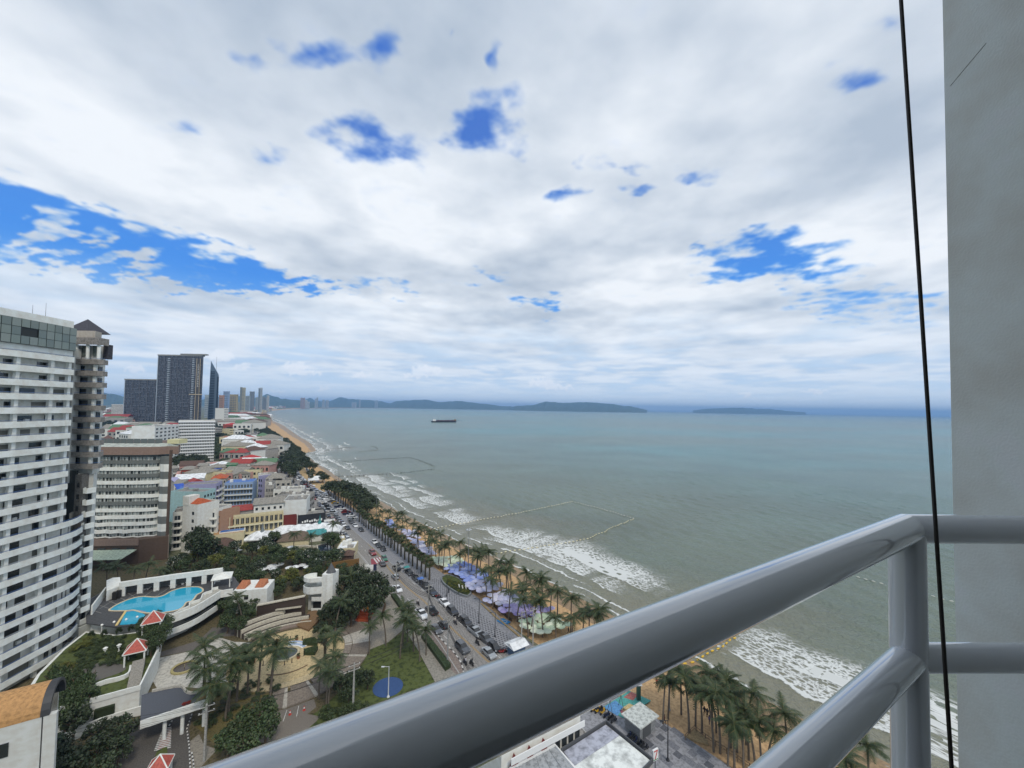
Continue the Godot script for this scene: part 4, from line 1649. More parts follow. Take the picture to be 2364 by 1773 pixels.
	cw.wall(smooth_line(Q(600, 1160, 7.9, [470, 800, 640, 800, 800, 780, 880, 790, 1020, 800], 0.6), 1.0), 0.0, 0.7, 0.8)
	solo("garden_wall", "winding pale garden wall in front of the thatched restaurant", "wall", cw, mats.bench_pale)
	# parasols and tables in the garden
	for q in Q(380, 1040, 5.027, [1130, 1350, 1190, 1330, 1240, 1310, 1300, 1300, 1340, 1290, 1100, 1400, 1260, 1340, 1450, 1330, 1520, 1320, 1600, 1300, 1660, 1320, 855, 1130, 880, 1100, 1080, 1090, 1110, 1110, 1370, 1125, 1470, 1095, 530, 1170, 620, 1160], 2.6):
		parasol(Vector3(q.x, 0, q.z), "white garden parasol among the dense trees", "parasols in the hotel garden", mats.white_roof, 1.4, 2.3)
	# --- blue striped apartments and the grey row
	block("blue_apartments", "apartment house with blue and white balcony bands", 518.5, 1116, 584, 1113, 13.0, 11.0, mats.blue_wall, {"floors": 4, "cols": 9, "ww": 0.6, "wh": 0.55, "sep": true, "balcony": mats.pale_wall, "rail": 0.55, "roofm": mats.blue_roof, "clutter": 3, "parapet": 0.3})
	block("lilac_apartments", "narrow lilac apartment house with stacked balconies", 499, 1119, 513, 1112, 15.0, 14.0, mats.lilac_wall, {"floors": 5, "cols": 2, "ww": 0.6, "wh": 0.5, "balcony": mats.pale_wall, "side_cols": 4})
	block("aqua_apartments", "aqua apartment row seen edge on beside the parking ground", 470, 1138, 498, 1130, 14.0, 16.0, mat("aqua_wall", "a3c4c8", 0.85, "plaster", 0.2), {"floors": 5, "cols": 4, "ww": 0.5, "wh": 0.45, "side_cols": 5, "clutter": 3})
	var gn := ["weathered grey shophouse with a cluttered flat roof", "grey shophouse with pipes and tanks on its roof", "tall narrow grey shophouse with blank side", "weathered concrete shophouse next to the road"]
	var gi := 0
	for q in [[636, 1147, 716, 1145, 12.5, 8, 5], [631, 1133, 699, 1130, 12.0, 8, 5], [613.5, 1123, 632, 1122, 14.0, 8, 2], [612, 1113, 672, 1110, 12.0, 8, 5], [606, 1104, 660, 1101, 12.0, 7, 4], [597, 1098, 640, 1095, 12.0, 7, 3]]:
		var m: Material = [mats.concrete_wall, mats.pale_wall, mats.concrete_wall, mat("dirty_wall", "b4b0a6", 0.9, "concrete", 0.12)][gi % 4]
		block("shophouse", ["weathered grey shophouse with a dark flat roof patch", "pale shophouse with a cluttered flat roof", "tall narrow grey shophouse with blank side", "stained shophouse with long roof terrace", "grey shophouse beside the tent roofed tower", "small grey shophouse behind the tent roofed tower"][gi], q[0], q[1], q[2], q[3], q[4], q[5], m, {"floors": 4, "cols": 5, "ww": 0.5, "wh": 0.45, "clutter": q[6] * 2, "side_cols": 3})
		gi += 1
	tent(P(638, 1097, 14.5), 10.0, 10.0, 0.4, mats.grey_roof, "pale pointed tent roof on top of a grey shophouse", mats.grey_roof, false, 10.5)
	block("lilac_house", "lilac fronted house among the grey shophouses", 597, 1101, 606, 1102, 13.0, 8.0, mats.lilac_wall, {"floors": 4, "cols": 2})
	var pk := MB.new()
	pk.sheet(Q(380, 1060, 10.055, [1330, 900, 1600, 780, 2080, 740, 2150, 900, 2100, 1000, 1560, 1130, 1310, 1150]), 0.03)
	struct("parking_ground", pk, mat("parking", "6a6660", 0.95, "asphalt", 0.1))
	# --- coloured roofs
	var roofs := [[407, 1143, 449, 1140, 8, 12, "blue_roof", "shed", "large pale blue sloping metal roof"], [411, 1131, 428, 1129, 8, 7, "deep_blue_roof", "shed", "small deep blue sloping roof"], [437, 1117, 474, 1113, 7, 9, "red_roof", "gable", "dark red gabled roof"], [420, 1118, 440, 1115, 7, 8, "grey_roof", "gable", "weathered grey gabled roof"],
		[488, 1106, 522, 1104, 8, 12, "orange_roof", "hip", "bright orange hipped roof"], [473, 1117, 508, 1115, 8, 10, "grey_roof", "hip", "ribbed grey tent like roof"], [403, 1108, 470, 1104, 7, 8, "white_roof", "shed", "long cream metal roof"], [405, 1114, 420, 1112, 7, 7, "lilac_wall", "shed", "small lilac metal roof"],
		[447, 1138, 466, 1136, 9, 9, "grey_roof", "gable", "grey brown pitched roof"], [430, 1126, 487, 1124, 8, 8, "grey_roof", "gable", "long grey pitched roof"], [540, 1096, 578, 1093, 7, 12, "grey_roof", "gable", "wide grey shed roof"], [406, 1100, 440, 1098, 6, 8, "pink_wall", "shed", "faded pink metal roof"], [450, 1101, 478, 1099, 6, 8, "green_roof", "gable", "mossy green gabled roof"]]
	for q in roofs:
		block("low_house", "low town house with a " + q[8], q[0], q[1], q[2], q[3], q[4], q[5], [mats.concrete_wall, mats.pale_wall][rng.randi() % 2], {"roof": q[7], "roofm": mats[q[6]], "rise": 2.2, "floors": 2, "cols": 5, "ww": 0.4, "wh": 0.4})
	var rows := [[418, 1085, 443, 1084, 10, "red_wall", "red balconied row house"], [400, 1082, 412, 1081, 10, "concrete_wall", "narrow grey row house beside the striped hotel"], [455, 1076, 478, 1075, 11, "concrete_wall", "grey and white row house with dark loggias"], [479, 1081, 489, 1080, 9, "pink_wall", "small brick pink row house"], [489, 1080, 522, 1078, 10, "cream_wall", "beige row house with a blue awning"],
		[522, 1074, 546, 1073, 11, "green_wall", "bright green row house with green balconies"], [546, 1076, 568, 1075, 10, "pale_wall", "white row house with a flat roof"], [445, 1082, 455, 1081, 9, "concrete_wall", "narrow grey row house beside a red one"]]
	for q in rows:
		var b := block("row_house", q[6], q[0], q[1], q[2], q[3], q[4], 9.0, mats[q[5]], {"floors": 3, "cols": 3, "ww": 0.62, "wh": 0.5, "sep": true, "balcony": mats[q[5]] if q[5] != "concrete_wall" else mats.pale_wall, "rail": 0.8, "roof": "shed", "roofm": mats.green_roof if q[5] == "green_wall" else mats.grey_roof, "rise": 0.9})
		if q[5] == "cream_wall":
			var aw := MB.new()
			aw.box2(Vector3(1, 9.2, 0.2), Vector3(6, 9.4, 3.0))
			part(b, "blue_awning", aw, mats.deep_blue_roof)
	block("white_villa", "white villa block with a bright red roof near the road", 561, 1060, 607, 1057, 10.0, 14.0, mats.pale_wall, {"floors": 3, "cols": 6, "ww": 0.5, "wh": 0.4, "roof": "hip", "roofm": mat("bright_red_roof", "b52f2a", 0.7, "roof", 0.2), "rise": 2.6})
	block("white_villa", "white flat roofed villa with small windows", 556, 1072, 612, 1067, 9.0, 9.0, mats.pale_wall, {"floors": 3, "cols": 7, "ww": 0.4, "wh": 0.35, "clutter": 3})
	block("pink_house", "pale pink house with a red roof terrace", 583, 1079, 626, 1075, 9.0, 10.0, mat("pale_pink", "c9aeaa", 0.85, "plaster", 0.2), {"floors": 3, "cols": 4, "ww": 0.35, "wh": 0.4, "roofm": mats.red_roof})
	# --- white slab block
	block("slab_apartments", "long white apartment slab with dense balcony rows", 412, 973, 497, 972.5, 40.0, 22.0, mat("slab_white", "e2e4e4", 0.8, "plaster", 0.05), {"floors": 14, "cols": 22, "ww": 0.78, "wh": 0.46, "bands": mat("slab_band", "e6e8e8", 0.8), "band_h": 0.24, "clutter": 0, "ray": true})
	block("slab_apartments", "white apartment wing with a stepped roof beside the long slab", 358, 985.5, 413, 981, 37.0, 16.0, mats.slab_white, {"floors": 12, "cols": 6, "ww": 0.5, "wh": 0.42, "clutter": 4})
	block("hotel_hall", "large hall with a broad brown hipped roof behind the striped hotel", 226, 1034, 292, 1031, 9.0, 60.0, mats.red_wall, {"roof": "hip", "roofm": mat("hall_roof", "6d4636", 0.85, "roof", 0.15), "rise": 10.0})
	block("hotel_hall", "low hall with a dark red roof beside the larger hall", 296, 1032, 356, 1030, 6.0, 10.0, mats.red_wall, {"roof": "shed", "roofm": mats.red_roof, "rise": 1.4})
	block("beige_school", "beige four storey building with concrete frames and a yellow fascia", 285, 981.5, 352, 981, 14.0, 25.0, mats.cream_wall, {"floors": 3, "cols": 4, "ww": 0.9, "wh": 0.5, "fins": 4, "fin_d": 2.0, "bands": mats.cream_wall, "band_h": 0.12, "roofm": mats.orange_wall, "clutter": 1})
	block("beige_school", "beige frame structure beside the four storey building", 257, 982, 285, 981.5, 13.0, 22.0, mats.concrete_wall, {"floors": 1, "cols": 2, "ww": 0.9, "wh": 0.85})
	block("beige_school", "low beige wing with dark floors beside the white slab wing", 351, 987.5, 360, 987.5, 12.0, 20.0, mats.orange_wall, {"floors": 4, "cols": 2, "ww": 0.9, "wh": 0.5})
	block_at("grid_apartments", "white apartment block with a dense grid of square openings", V(257.5, 935, -1020) * Vector3(1, 0, 1), V(289, 935, -1020) * Vector3(1, 0, 1), 48.0, 20.0, mats.pale_wall, {"floors": 15, "cols": 13, "ww": 0.62, "wh": 0.62})
	# --- far low buildings beside the road
	var far := [[541.5, 1025, 570.5, 1023, 9, 12, "orange_wall", "orange house with dark windows near the parked cars", 3, 4], [542, 995, 563, 994, 12, 18, "pale_wall", "white shop building with a pale green awning", 2, 3], [530, 991, 540.5, 990.5, 15, 16, "cream_wall", "cream tower house with square openings", 4, 3], [497.5, 989, 513, 988, 17, 16, "concrete_wall", "grey banded office block", 5, 6], [514, 998, 530, 996, 10, 14, "cream_wall", "low cream house row", 3, 5],
		[539, 981, 556, 980, 12, 22, "red_wall", "building with a bright red roof", 2, 4], [536, 965, 558, 964, 14, 24, "pale_wall", "white arcade building by the far road", 2, 4], [521, 975, 540, 974, 13, 20, "concrete_wall", "grey shop row by the far road", 3, 6], [542, 955.5, 561, 955, 16, 30, "brick_red", "dark red roofed hall by the far road", 1, 3], [510, 968, 524, 967, 18, 20, "concrete_wall", "grey apartment house by the far road", 4, 5], [520, 948, 545, 947, 22, 30, "concrete_wall", "long grey roofed market by the far road", 2, 6],
		[505, 944, 517, 944, 40, 30, "blue_wall", "mid height blue grey apartment block", 10, 5], [518, 943, 528, 943, 44, 24, "pale_wall", "white striped apartment block beside the blue grey one", 11, 4]]
	for q in far:
		var op := {"floors": q[8], "cols": q[9], "ww": 0.6, "wh": 0.45, "clutter": 2}
		if q[6] == "red_wall":
			op.roof = "hip"
			op.roofm = mats.bright_red_roof
			op.rise = 4.0
		block("roadside_building", q[7], q[0], q[1], q[2], q[3], q[4], q[5], mats[q[6]], op)
	build_towers()
	build_filler()

func tent(at: Vector3, w: float, d: float, turn: float, m: Material, label: String, sm: Material, spire: bool, basey := 0.0) -> void:
	var o := T("marquee", label, "tent", Vector3(at.x, basey, at.z), turn)
	var r := MB.new()
	r.frustum(Vector3(0, 3.0, 0), Vector2(w, d), Vector2(w * 0.35, 0.5), 2.2)
	part(o, "roof", r, m)
	var v := MB.new()
	v.wall(PackedVector3Array([Vector3(-w / 2, 0, -d / 2), Vector3(w / 2, 0, -d / 2), Vector3(w / 2, 0, d / 2), Vector3(-w / 2, 0, d / 2)]), 2.6, 3.0, 0.08, true)
	part(o, "valance", v, m)
	for i in 4:
		var p := MB.new()
		p.box(Vector3((w / 2 - 0.2) * (1 if i % 2 else -1), 1.4, (d / 2 - 0.2) * (1 if i < 2 else -1)), Vector3(0.15, 2.8, 0.15))
		part(o, "post", p, mats.frame_white)
	if spire:
		var s := MB.new()
		s.lathe(Vector3(0, 4.6, 0), [[1.2, 0.0], [0.7, 0.8], [0.3, 2.2], [0.0, 4.4]], 8, true)
		part(o, "spire", s, sm)

func parasol(at: Vector3, label: String, group: String, m: Material, r: float, h: float) -> void:
	var o := T("parasol", label, "umbrella", at, rv(0, TAU), group)
	var pole := MB.new()
	pole.tube(PackedVector3Array([Vector3.ZERO, Vector3(0, h, 0)]), 0.03, 0.03, 5)
	part(o, "pole", pole, mats.frame_white)
	var c := MB.new()
	c.lathe(Vector3(0, h - 0.5, 0), [[r, -0.12], [r, 0.0], [r * 0.55, 0.28], [0.0, 0.5]], 8, true)
	part(o, "canopy", c, m)

func build_towers() -> void:
	# dark twin towers
	var dk := mat("tower_charcoal", "3a3c42", 0.5)
	var fin := mat("tower_fin", "5d5c60", 0.6)
	var pale := mat("tower_pale", "a9b3bd", 0.6)
	for q in [[289.5, 877, 366, 877, -1020.0, 22, 34, "charcoal high rise, the lower of two joined dark towers"], [366.2, 821, 470, 819, -1000.0, 34, 50, "charcoal high rise with a pale balcony column and vertical sign"]]:
		var a := V(q[0], q[1], q[4])
		var b := V(q[2], q[3], q[4])
		var h := a.y
		var w := b.x - a.x
		var o := T("dark_high_rise", q[7], "building", Vector3(a.x, 0, a.z))
		var body := MB.new()
		var ra := Vector3(a.x, 0, a.z).normalized() * 30.0
		var rb := Vector3(b.x, 0, b.z).normalized() * 30.0
		body.hex([Vector3.ZERO, Vector3(w, 0, 0), Vector3(w, 0, 0) + rb, ra, Vector3(0, h, 0), Vector3(w, h, 0), Vector3(w, h, 0) + rb, ra + Vector3.UP * h])
		part(o, "body", body, glass("charcoal_glass", "24262b", 0.2))
		var n: int = q[5]
		for i in n + 1:
			var mb := MB.new()
			var big := i % 5 == 0
			mb.box2(Vector3(w * i / n - (0.6 if big else 0.3), 0, 0), Vector3(w * i / n + (0.6 if big else 0.3), h, 1.4 if big else 0.9))
			part(o, "vertical_fin", mb, pale if i == 0 else fin)
		var fl: int = q[6]
		for i in fl:
			var mb := MB.new()
			mb.box2(Vector3(0, h * i / fl, 0), Vector3(w, h * i / fl + 0.9, 0.6))
			part(o, "floor_slab", mb, dk if i % 2 else fin)
		var bal := MB.new()
		rng.seed = 77 + n
		for i in fl:
			for k in n:
				if rng.randf() < 0.42:
					bal.box2(Vector3(w * (k + 0.2) / n, h * i / fl + 0.95, 0.1), Vector3(w * (k + 0.8) / n, h * i / fl + 2.0, 0.75))
		stuff(o, "pale_windows", bal, mat("tower_window", "6f7681", 0.3))
		var crown := MB.new()
		crown.box2(Vector3(-1.5, h, -8), Vector3(w * 0.98, h + 3.0, 1.5))
		part(o, "roof_crown", crown, mat("crown_grey", "8e8c86", 0.7))
		if n > 30:
			for col in [0.255, 0.80]:
				for i in 36:
					var mb := MB.new()
					mb.box2(Vector3(w * col - 2.6, h * (i + 0.3) / 37.0, 0.8), Vector3(w * col + 2.6, h * (i + 0.3) / 37.0 + 1.7, 3.2))
					part(o, "pale_balcony", mb, mat("pale_balcony", "b3bcc4", 0.6))
			var cap := MB.new()
			cap.box2(Vector3(w * 0.5, h + 3.0, -8), Vector3(w * 1.06, h + 6.0, 2.5))
			part(o, "roof_canopy", cap, mat("crown_grey", "8e8c86"))
			var sp := MB.new()
			sp.box2(Vector3(w * 0.875, 0, 1.4), Vector3(w * 0.955, h - 6, 2.4))
			part(o, "sign_strip", sp, mat("sign_strip", "4a4540", 0.6))
			for e in [0.875, 0.955]:
				var mb := MB.new()
				mb.box2(Vector3(w * e - 0.5, 0, 2.4), Vector3(w * e + 0.5, h - 6, 3.0))
				part(o, "sign_edge", mb, mat("sign_edge", "b9aa8e", 0.6))
			var word := "COPACABANA"
			for i in word.length():
				text_on(o, word[i], 4.4, mat("sign_white", "e8e6df", 0.5), Vector3(w * 0.915, h - 22 - i * 5.9, 2.5))
			var ring := MB.new()
			ring.box2(Vector3(w * 0.74, h * 0.44, 1.5), Vector3(w * 1.02, h * 0.44 + 2.0, 4.0))
			part(o, "sky_bridge", ring, mat("sign_edge", "b9aa8e"))
	# slim blue glass tower with a sloping top
	var a := V(484.5, 836, -1100)
	var b := V(508, 836, -1100)
	var ht := a.y
	var o := T("glass_tower", "slim blue grey glass tower with a sloping pointed top", "building", Vector3(a.x, 0, a.z))
	var w := b.x - a.x
	var body := MB.new()
	body.hex([Vector3(0, 0, 0), Vector3(w, 0, 0), Vector3(w - 14, 0, -20), Vector3(-14, 0, -20), Vector3(w * 0.1, ht + 4, 0), Vector3(w * 0.92, ht - 34, 0), Vector3(w * 0.92 - 14, ht - 34, -20), Vector3(w * 0.1 - 14, ht + 4, -20)])
	part(o, "shaft", body, glass("blue_glass", "66788a", 0.15))
	for i in 30:
		var mb := MB.new()
		mb.box2(Vector3(w * 0.12, 8 + i * 4.6, 0.02), Vector3(w * 0.55, 10.2 + i * 4.6, 0.6))
		part(o, "dark_window_band", mb, glass("band_glass", "2c3640", 0.2))
	var sd := MB.new()
	sd.box2(Vector3(w * 0.8, 0, 0.05), Vector3(w * 0.96, ht - 40, 0.5))
	part(o, "dark_edge", sd, glass("band_glass", "2c3640"))
	var mast := MB.new()
	mast.tube(PackedVector3Array([Vector3(w * 0.45, ht - 20, -8), Vector3(w * 0.45, ht + 16, -8)]), 0.4, 0.2, 5)
	part(o, "mast", mast, mats.steel_dark)
	# the far skyline: pixel span, top, depth, colours
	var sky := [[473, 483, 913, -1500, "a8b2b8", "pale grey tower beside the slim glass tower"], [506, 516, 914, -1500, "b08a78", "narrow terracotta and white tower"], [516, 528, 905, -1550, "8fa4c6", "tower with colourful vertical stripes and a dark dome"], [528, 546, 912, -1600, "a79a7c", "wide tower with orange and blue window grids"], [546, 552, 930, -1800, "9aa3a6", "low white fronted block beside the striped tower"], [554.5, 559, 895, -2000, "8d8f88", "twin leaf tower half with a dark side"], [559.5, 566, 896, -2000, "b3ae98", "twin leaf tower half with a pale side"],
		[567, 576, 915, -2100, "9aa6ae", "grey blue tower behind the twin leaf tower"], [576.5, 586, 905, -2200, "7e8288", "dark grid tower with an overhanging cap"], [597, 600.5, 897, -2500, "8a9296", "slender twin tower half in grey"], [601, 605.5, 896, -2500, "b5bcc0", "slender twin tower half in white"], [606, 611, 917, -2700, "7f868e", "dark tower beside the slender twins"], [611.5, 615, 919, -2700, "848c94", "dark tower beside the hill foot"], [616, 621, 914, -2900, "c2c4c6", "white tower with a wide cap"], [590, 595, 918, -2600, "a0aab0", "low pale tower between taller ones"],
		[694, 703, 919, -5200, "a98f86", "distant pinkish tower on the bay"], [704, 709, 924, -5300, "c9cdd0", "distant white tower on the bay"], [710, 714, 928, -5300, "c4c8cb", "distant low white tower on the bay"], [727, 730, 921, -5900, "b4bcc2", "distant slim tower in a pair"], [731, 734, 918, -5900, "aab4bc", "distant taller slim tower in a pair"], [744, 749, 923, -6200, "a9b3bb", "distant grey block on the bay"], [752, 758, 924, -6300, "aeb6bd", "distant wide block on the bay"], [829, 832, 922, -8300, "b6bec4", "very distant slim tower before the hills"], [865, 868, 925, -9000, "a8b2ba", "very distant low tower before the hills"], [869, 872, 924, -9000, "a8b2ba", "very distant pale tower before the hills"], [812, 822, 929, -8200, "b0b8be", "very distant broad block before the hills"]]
	var si := 0
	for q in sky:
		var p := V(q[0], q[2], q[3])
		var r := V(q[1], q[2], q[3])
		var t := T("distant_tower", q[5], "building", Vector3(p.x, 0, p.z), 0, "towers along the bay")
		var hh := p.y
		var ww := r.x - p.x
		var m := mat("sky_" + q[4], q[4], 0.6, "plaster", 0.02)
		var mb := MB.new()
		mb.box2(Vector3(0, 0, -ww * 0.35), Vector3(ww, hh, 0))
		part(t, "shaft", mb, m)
		var wn := MB.new()
		var floors := int(hh / 7.0)
		for f in floors:
			wn.box2(Vector3(ww * 0.06, f * 7.0 + 2.5, 0), Vector3(ww * 0.94, f * 7.0 + 5.5, 0.5))
		stuff(t, "window_bands", wn, glass("far_glass_%d" % (si % 3), ["4f5a66", "5a5550", "60707c"][si % 3], 0.3))
		for k in 3:
			var v := MB.new()
			v.box2(Vector3(ww * (0.2 + 0.3 * k), 0, 0.1), Vector3(ww * (0.26 + 0.3 * k), hh, 1.0))
			part(t, "pilaster", v, m)
		var cp := MB.new()
		cp.box2(Vector3(-ww * 0.04, hh, -ww * 0.35), Vector3(ww * 1.04, hh + 3.0, 0.6))
		part(t, "roof_cap", cp, m)
		si += 1

func build_filler() -> void:      # ordinary small houses of the town, seen among trees
	rng.seed = 812
	var wallm := [mats.pale_wall, mats.concrete_wall, mats.cream_wall, mats.pink_wall, mats.pale_wall]
	var roofm := [mats.grey_roof, mats.red_roof, mats.white_roof, mats.brown_roof, mats.grey_roof, mats.green_roof, mats.grey_roof]
	var wname := ["white", "grey", "cream", "pink", "white"]
	var rname := ["grey", "red", "white", "brown", "grey", "green", "grey"]
	var zones := [[PackedVector2Array([Vector2(228, 1000), Vector2(300, 996), Vector2(372, 998), Vector2(372, 1012), Vector2(300, 1022), Vector2(245, 1012)]), 5.0, 12.0, 26, "small house behind the striped hotel"],
		[PackedVector2Array([Vector2(228, 945), Vector2(258, 945), Vector2(258, 975), Vector2(228, 985)]), 6.0, 34.0, 18, "far house in front of the inland hills"],
		[PackedVector2Array([Vector2(498, 955), Vector2(575, 948), Vector2(585, 975), Vector2(560, 1000), Vector2(500, 985)]), 7.0, 20.0, 40, "house in the crowded quarter along the far road"],
		[PackedVector2Array([Vector2(500, 1028), Vector2(600, 1020), Vector2(610, 1050), Vector2(500, 1070)]), 5.0, 10.0, 24, "house near the angled parking by the road"],
		[PackedVector2Array([Vector2(400, 1086), Vector2(600, 1082), Vector2(600, 1096), Vector2(400, 1105)]), 5.0, 8.0, 22, "crowded back street house"],
		[PackedVector2Array([Vector2(560, 942), Vector2(640, 937), Vector2(690, 936), Vector2(640, 940), Vector2(590, 949)]), 9.0, 55.0, 46, "distant house by the bend of the bay"],
		[PackedVector2Array([Vector2(640, 935.5), Vector2(880, 937.5), Vector2(880, 938.6), Vector2(700, 938), Vector2(640, 939)]), 10.0, 120.0, 40, "very distant house on the far shore"]]
	for z in zones:
		var n := 0
		for q in scatter(z[0], z[1], z[2]):
			if n >= z[3]:
				break
			n += 1
			var far := q.length()
			var s := clampf(far / 260.0, 1.0, 6.0)
			var w := rv(7, 12) * s
			var wi := rng.randi() % 5
			var ri := rng.randi() % 7
			var turn := rv(-0.5, 0.5)
			var d := Vector3(cos(turn), 0, -sin(turn))
			var flat := rng.randf() < 0.35
			block_at("town_house", "%s walled %s, %s roof" % [wname[wi], z[4], "flat" if flat else rname[ri]], q, q + d * w, rv(5, 8) * minf(s, 2.6), rv(6, 10) * minf(s, 3.0), wallm[wi], {"roof": "flat" if flat else (["gable", "hip"][rng.randi() % 2]), "roofm": roofm[ri], "rise": 2.0 * minf(s, 3.0), "floors": 2, "cols": 4, "ww": 0.5, "wh": 0.45}, "town houses: " + z[4])

# ---------------------------------------------------------------- hotel grounds
const PLAZA := Vector3(-50.25, 0, -93.75)

func arc(c: Vector3, r: float, a0: float, a1: float, n: int) -> PackedVector3Array:      # degrees, from +x towards +z
	var l := PackedVector3Array()
	for i in n + 1:
		var a := deg_to_rad(lerpf(a0, a1, float(i) / n))
		l.append(c + Vector3(cos(a) * r, 0, sin(a) * r))
	return l

func ring_piece(c: Vector3, r0: float, r1: float, a0: float, a1: float, y0: float, y1: float, n := 6) -> MB:
	var mb := MB.new()
	var p := arc(c, r0, a0, a1, n)
	var q := arc(c, r1, a0, a1, n)
	for i in q.size():
		p.append(q[q.size() - 1 - i])
	mb.prism(p, y0, y1)
	return mb

func build_grounds() -> void:
	var soil := MB.new()
	soil.sheet(PackedVector3Array([Vector3(-130, 0, -60), Vector3(-30, 0, -50), Vector3(0, 0, -60), Vector3(-15, 0, -88), Vector3(-32, 0, -110), Vector3(-60, 0, -140), Vector3(-70, 0, -165), Vector3(-125, 0, -150), Vector3(-160, 0, -135)]), 0.0)
	struct("garden_soil", soil, mat("soil", "5d5444", 0.95, "grass", 0.25))
	var lawn := MB.new()
	lawn.sheet(Q(760, 1300, 3.508, [480, 630, 600, 560, 720, 640, 930, 860, 850, 980, 560, 1130, 200, 1290, -200, 1390, -240, 1300, -80, 1190, 120, 1010, 220, 890, 320, 720, 345, 650]), 0.012)
	struct("lawn", lawn, mat("lawn", "4d5730", 0.95, "grass", 0.11))
	var dry := MB.new()
	dry.sheet(Q(360, 1440, 6.9125, [880, 1010, 1300, 900, 1850, 880, 1880, 1040, 1740, 1480, 1800, 1900, 900, 1900, 640, 1640, 700, 1480, 830, 1300]), 0.010)
	struct("dry_bed", dry, mat("dry_bed", "6b6142", 0.95, "grass", 0.5))
	var path := MB.new()
	path.sheet(Q(760, 1300, 3.508, [330, 700, 250, 520, 200, 470, 130, 560, 40, 570, 30, 540, 130, 490, 200, 440, 330, 440, 420, 330, 470, 240, 540, 260, 640, 420, 620, 520, 480, 640]), 0.014)
	struct("garden_path", path, mat("path_stone", "8d877b", 0.9, "concrete", 0.4))
	var fore := MB.new()
	fore.sheet(Q(360, 1440, 6.9125, [-20, 560, 780, 390, 990, 210, 1250, 290, 1700, 300, 1560, 900, 1250, 900, 960, 1010, 700, 1030, 470, 1010, 400, 960, 20, 1040, -60, 900]), 0.016)
	struct("forecourt", fore, mat("forecourt", "b9b6ad", 0.9, "concrete", 0.22))
	var drive := MB.new()
	drive.sheet(Q(280, 1640, 5.29, [100, 180, 560, 130, 880, 30, 830, 240, 850, 460, 860, 760, 830, 900, -300, 900, -120, 560]), 0.018)
	struct("drive", drive, mat("drive", "5c5853", 0.9, "asphalt", 0.3))
	var apron := MB.new()
	apron.sheet(Q(280, 1640, 5.29, [840, 380, 950, 290, 1010, 420, 1170, 480, 960, 704, 860, 800]), 0.02)
	struct("concrete_apron", apron, mats.path_stone)
	var drive2 := MB.new()
	drive2.sheet(Q(600, 1440, 6.9125, [90, 1440, 450, 1350, 860, 1200, 900, 1330, 760, 1440, 960, 1480, 900, 1560, 500, 1900, -100, 1900, -40, 1700]), 0.017)
	struct("drive", drive2, mat("drive_pale", "7d766d", 0.9, "asphalt", 0.3))
	var yard := MB.new()
	yard.sheet(Q(360, 1440, 6.9125, [80, 520, 80, 450, 700, 260, 900, 60, 1500, 60, 1480, 180, 1000, 210, 780, 390]), 0.013)
	struct("service_yard", yard, mat("yard", "6a6560", 0.9, "asphalt", 0.3))
	# parking marks on the pale drive
	var mk := MB.new()
	for l in [[230, 1430, 180, 1610], [430, 1380, 370, 1560], [620, 1310, 585, 1480]]:
		var a := P(600 + l[0] / 6.9125, 1440 + l[1] / 6.9125)
		var b := P(600 + l[2] / 6.9125, 1440 + l[3] / 6.9125)
		mk.beam(a + Vector3.UP * 0.022, b + Vector3.UP * 0.022, 0.1, 0.004)
	struct("bay_markings", mk, mat("road_white", "cfcfcb", 0.8, "concrete", 0.5))
	# hatched median and striped kerbs of the drive
	var med := Q(280, 1640, 5.29, [510, 270, 600, 205, 600, 380, 560, 445, 440, 495])
	var mr := MB.new()
	mr.prism(med, 0.0, 0.12)
	var md := struct("median", mr, mat("median_red", "8a4a44", 0.85, "concrete", 0.6))
	var m0 := P(280 + 560 / 5.29, 1640 + 215 / 5.29)
	var m1 := P(280 + 500 / 5.29, 1640 + 490 / 5.29)
	for i in 13:
		var s := MB.new()
		var c := m0.lerp(m1, (i + 0.5) / 13.0)
		s.box(c + Vector3.UP * 0.13, Vector3(lerpf(1.3, 2.3, i / 12.0), 0.014, 0.24), Basis(Vector3.UP, 0.30))
		part(md, "white_stripe", s, mats.road_white)
	for l in [[860, 50, 800, 230, 830, 450, 840, 700, 850, 830], [860, 520, 880, 640, 890, 800], [620, 130, 580, 200]]:
		var pts := Q(280, 1640, 5.29, l)
		var n := int(line_len(pts) / 0.45)
		var kb := MB.new()
		kb.wall(pts, 0.0, 0.14, 0.18)
		var ks := struct("drive_kerb", kb, mat("kerb_black", "33312f", 0.8))
		for i in n:
			if i % 2 == 0:
				var a: Array = at_len(pts, i * 0.45)
				var b: Array = at_len(pts, i * 0.45 + 0.45)
				var w := MB.new()
				w.wall(PackedVector3Array([a[0], b[0]]), 0.0, 0.146, 0.19)
				part(ks, "white_block", w, mats.road_white)
	var isl := MB.new()
	isl.prism(Q(280, 1640, 5.29, [440, 500, 560, 450, 575, 720, 520, 900, 380, 900, 400, 600]), 0.0, 0.16)
	struct("grass_island", isl, mat("lawn", "4d5730"))

	# round plaza
	var base := MB.new()
	base.prism(arc(PLAZA, 11.8, 0, 351, 40), 0.0, 0.022)
	var pz := struct("plaza", base, mat("plaza_cream", "c0ac82", 0.85, "concrete", 0.3))
	var slab_a := mat("slab_a", "847a6f", 0.9, "concrete", 0.35)
	var slab_b := mat("slab_b", "776e64", 0.9, "concrete", 0.35)
	var pale := mat("slab_pale", "b1aca1", 0.9, "concrete", 0.35)
	var angs := [-62.0, -40.0, -22.0, -2.0, 20.0, 44.0, 62.0, 76.0]
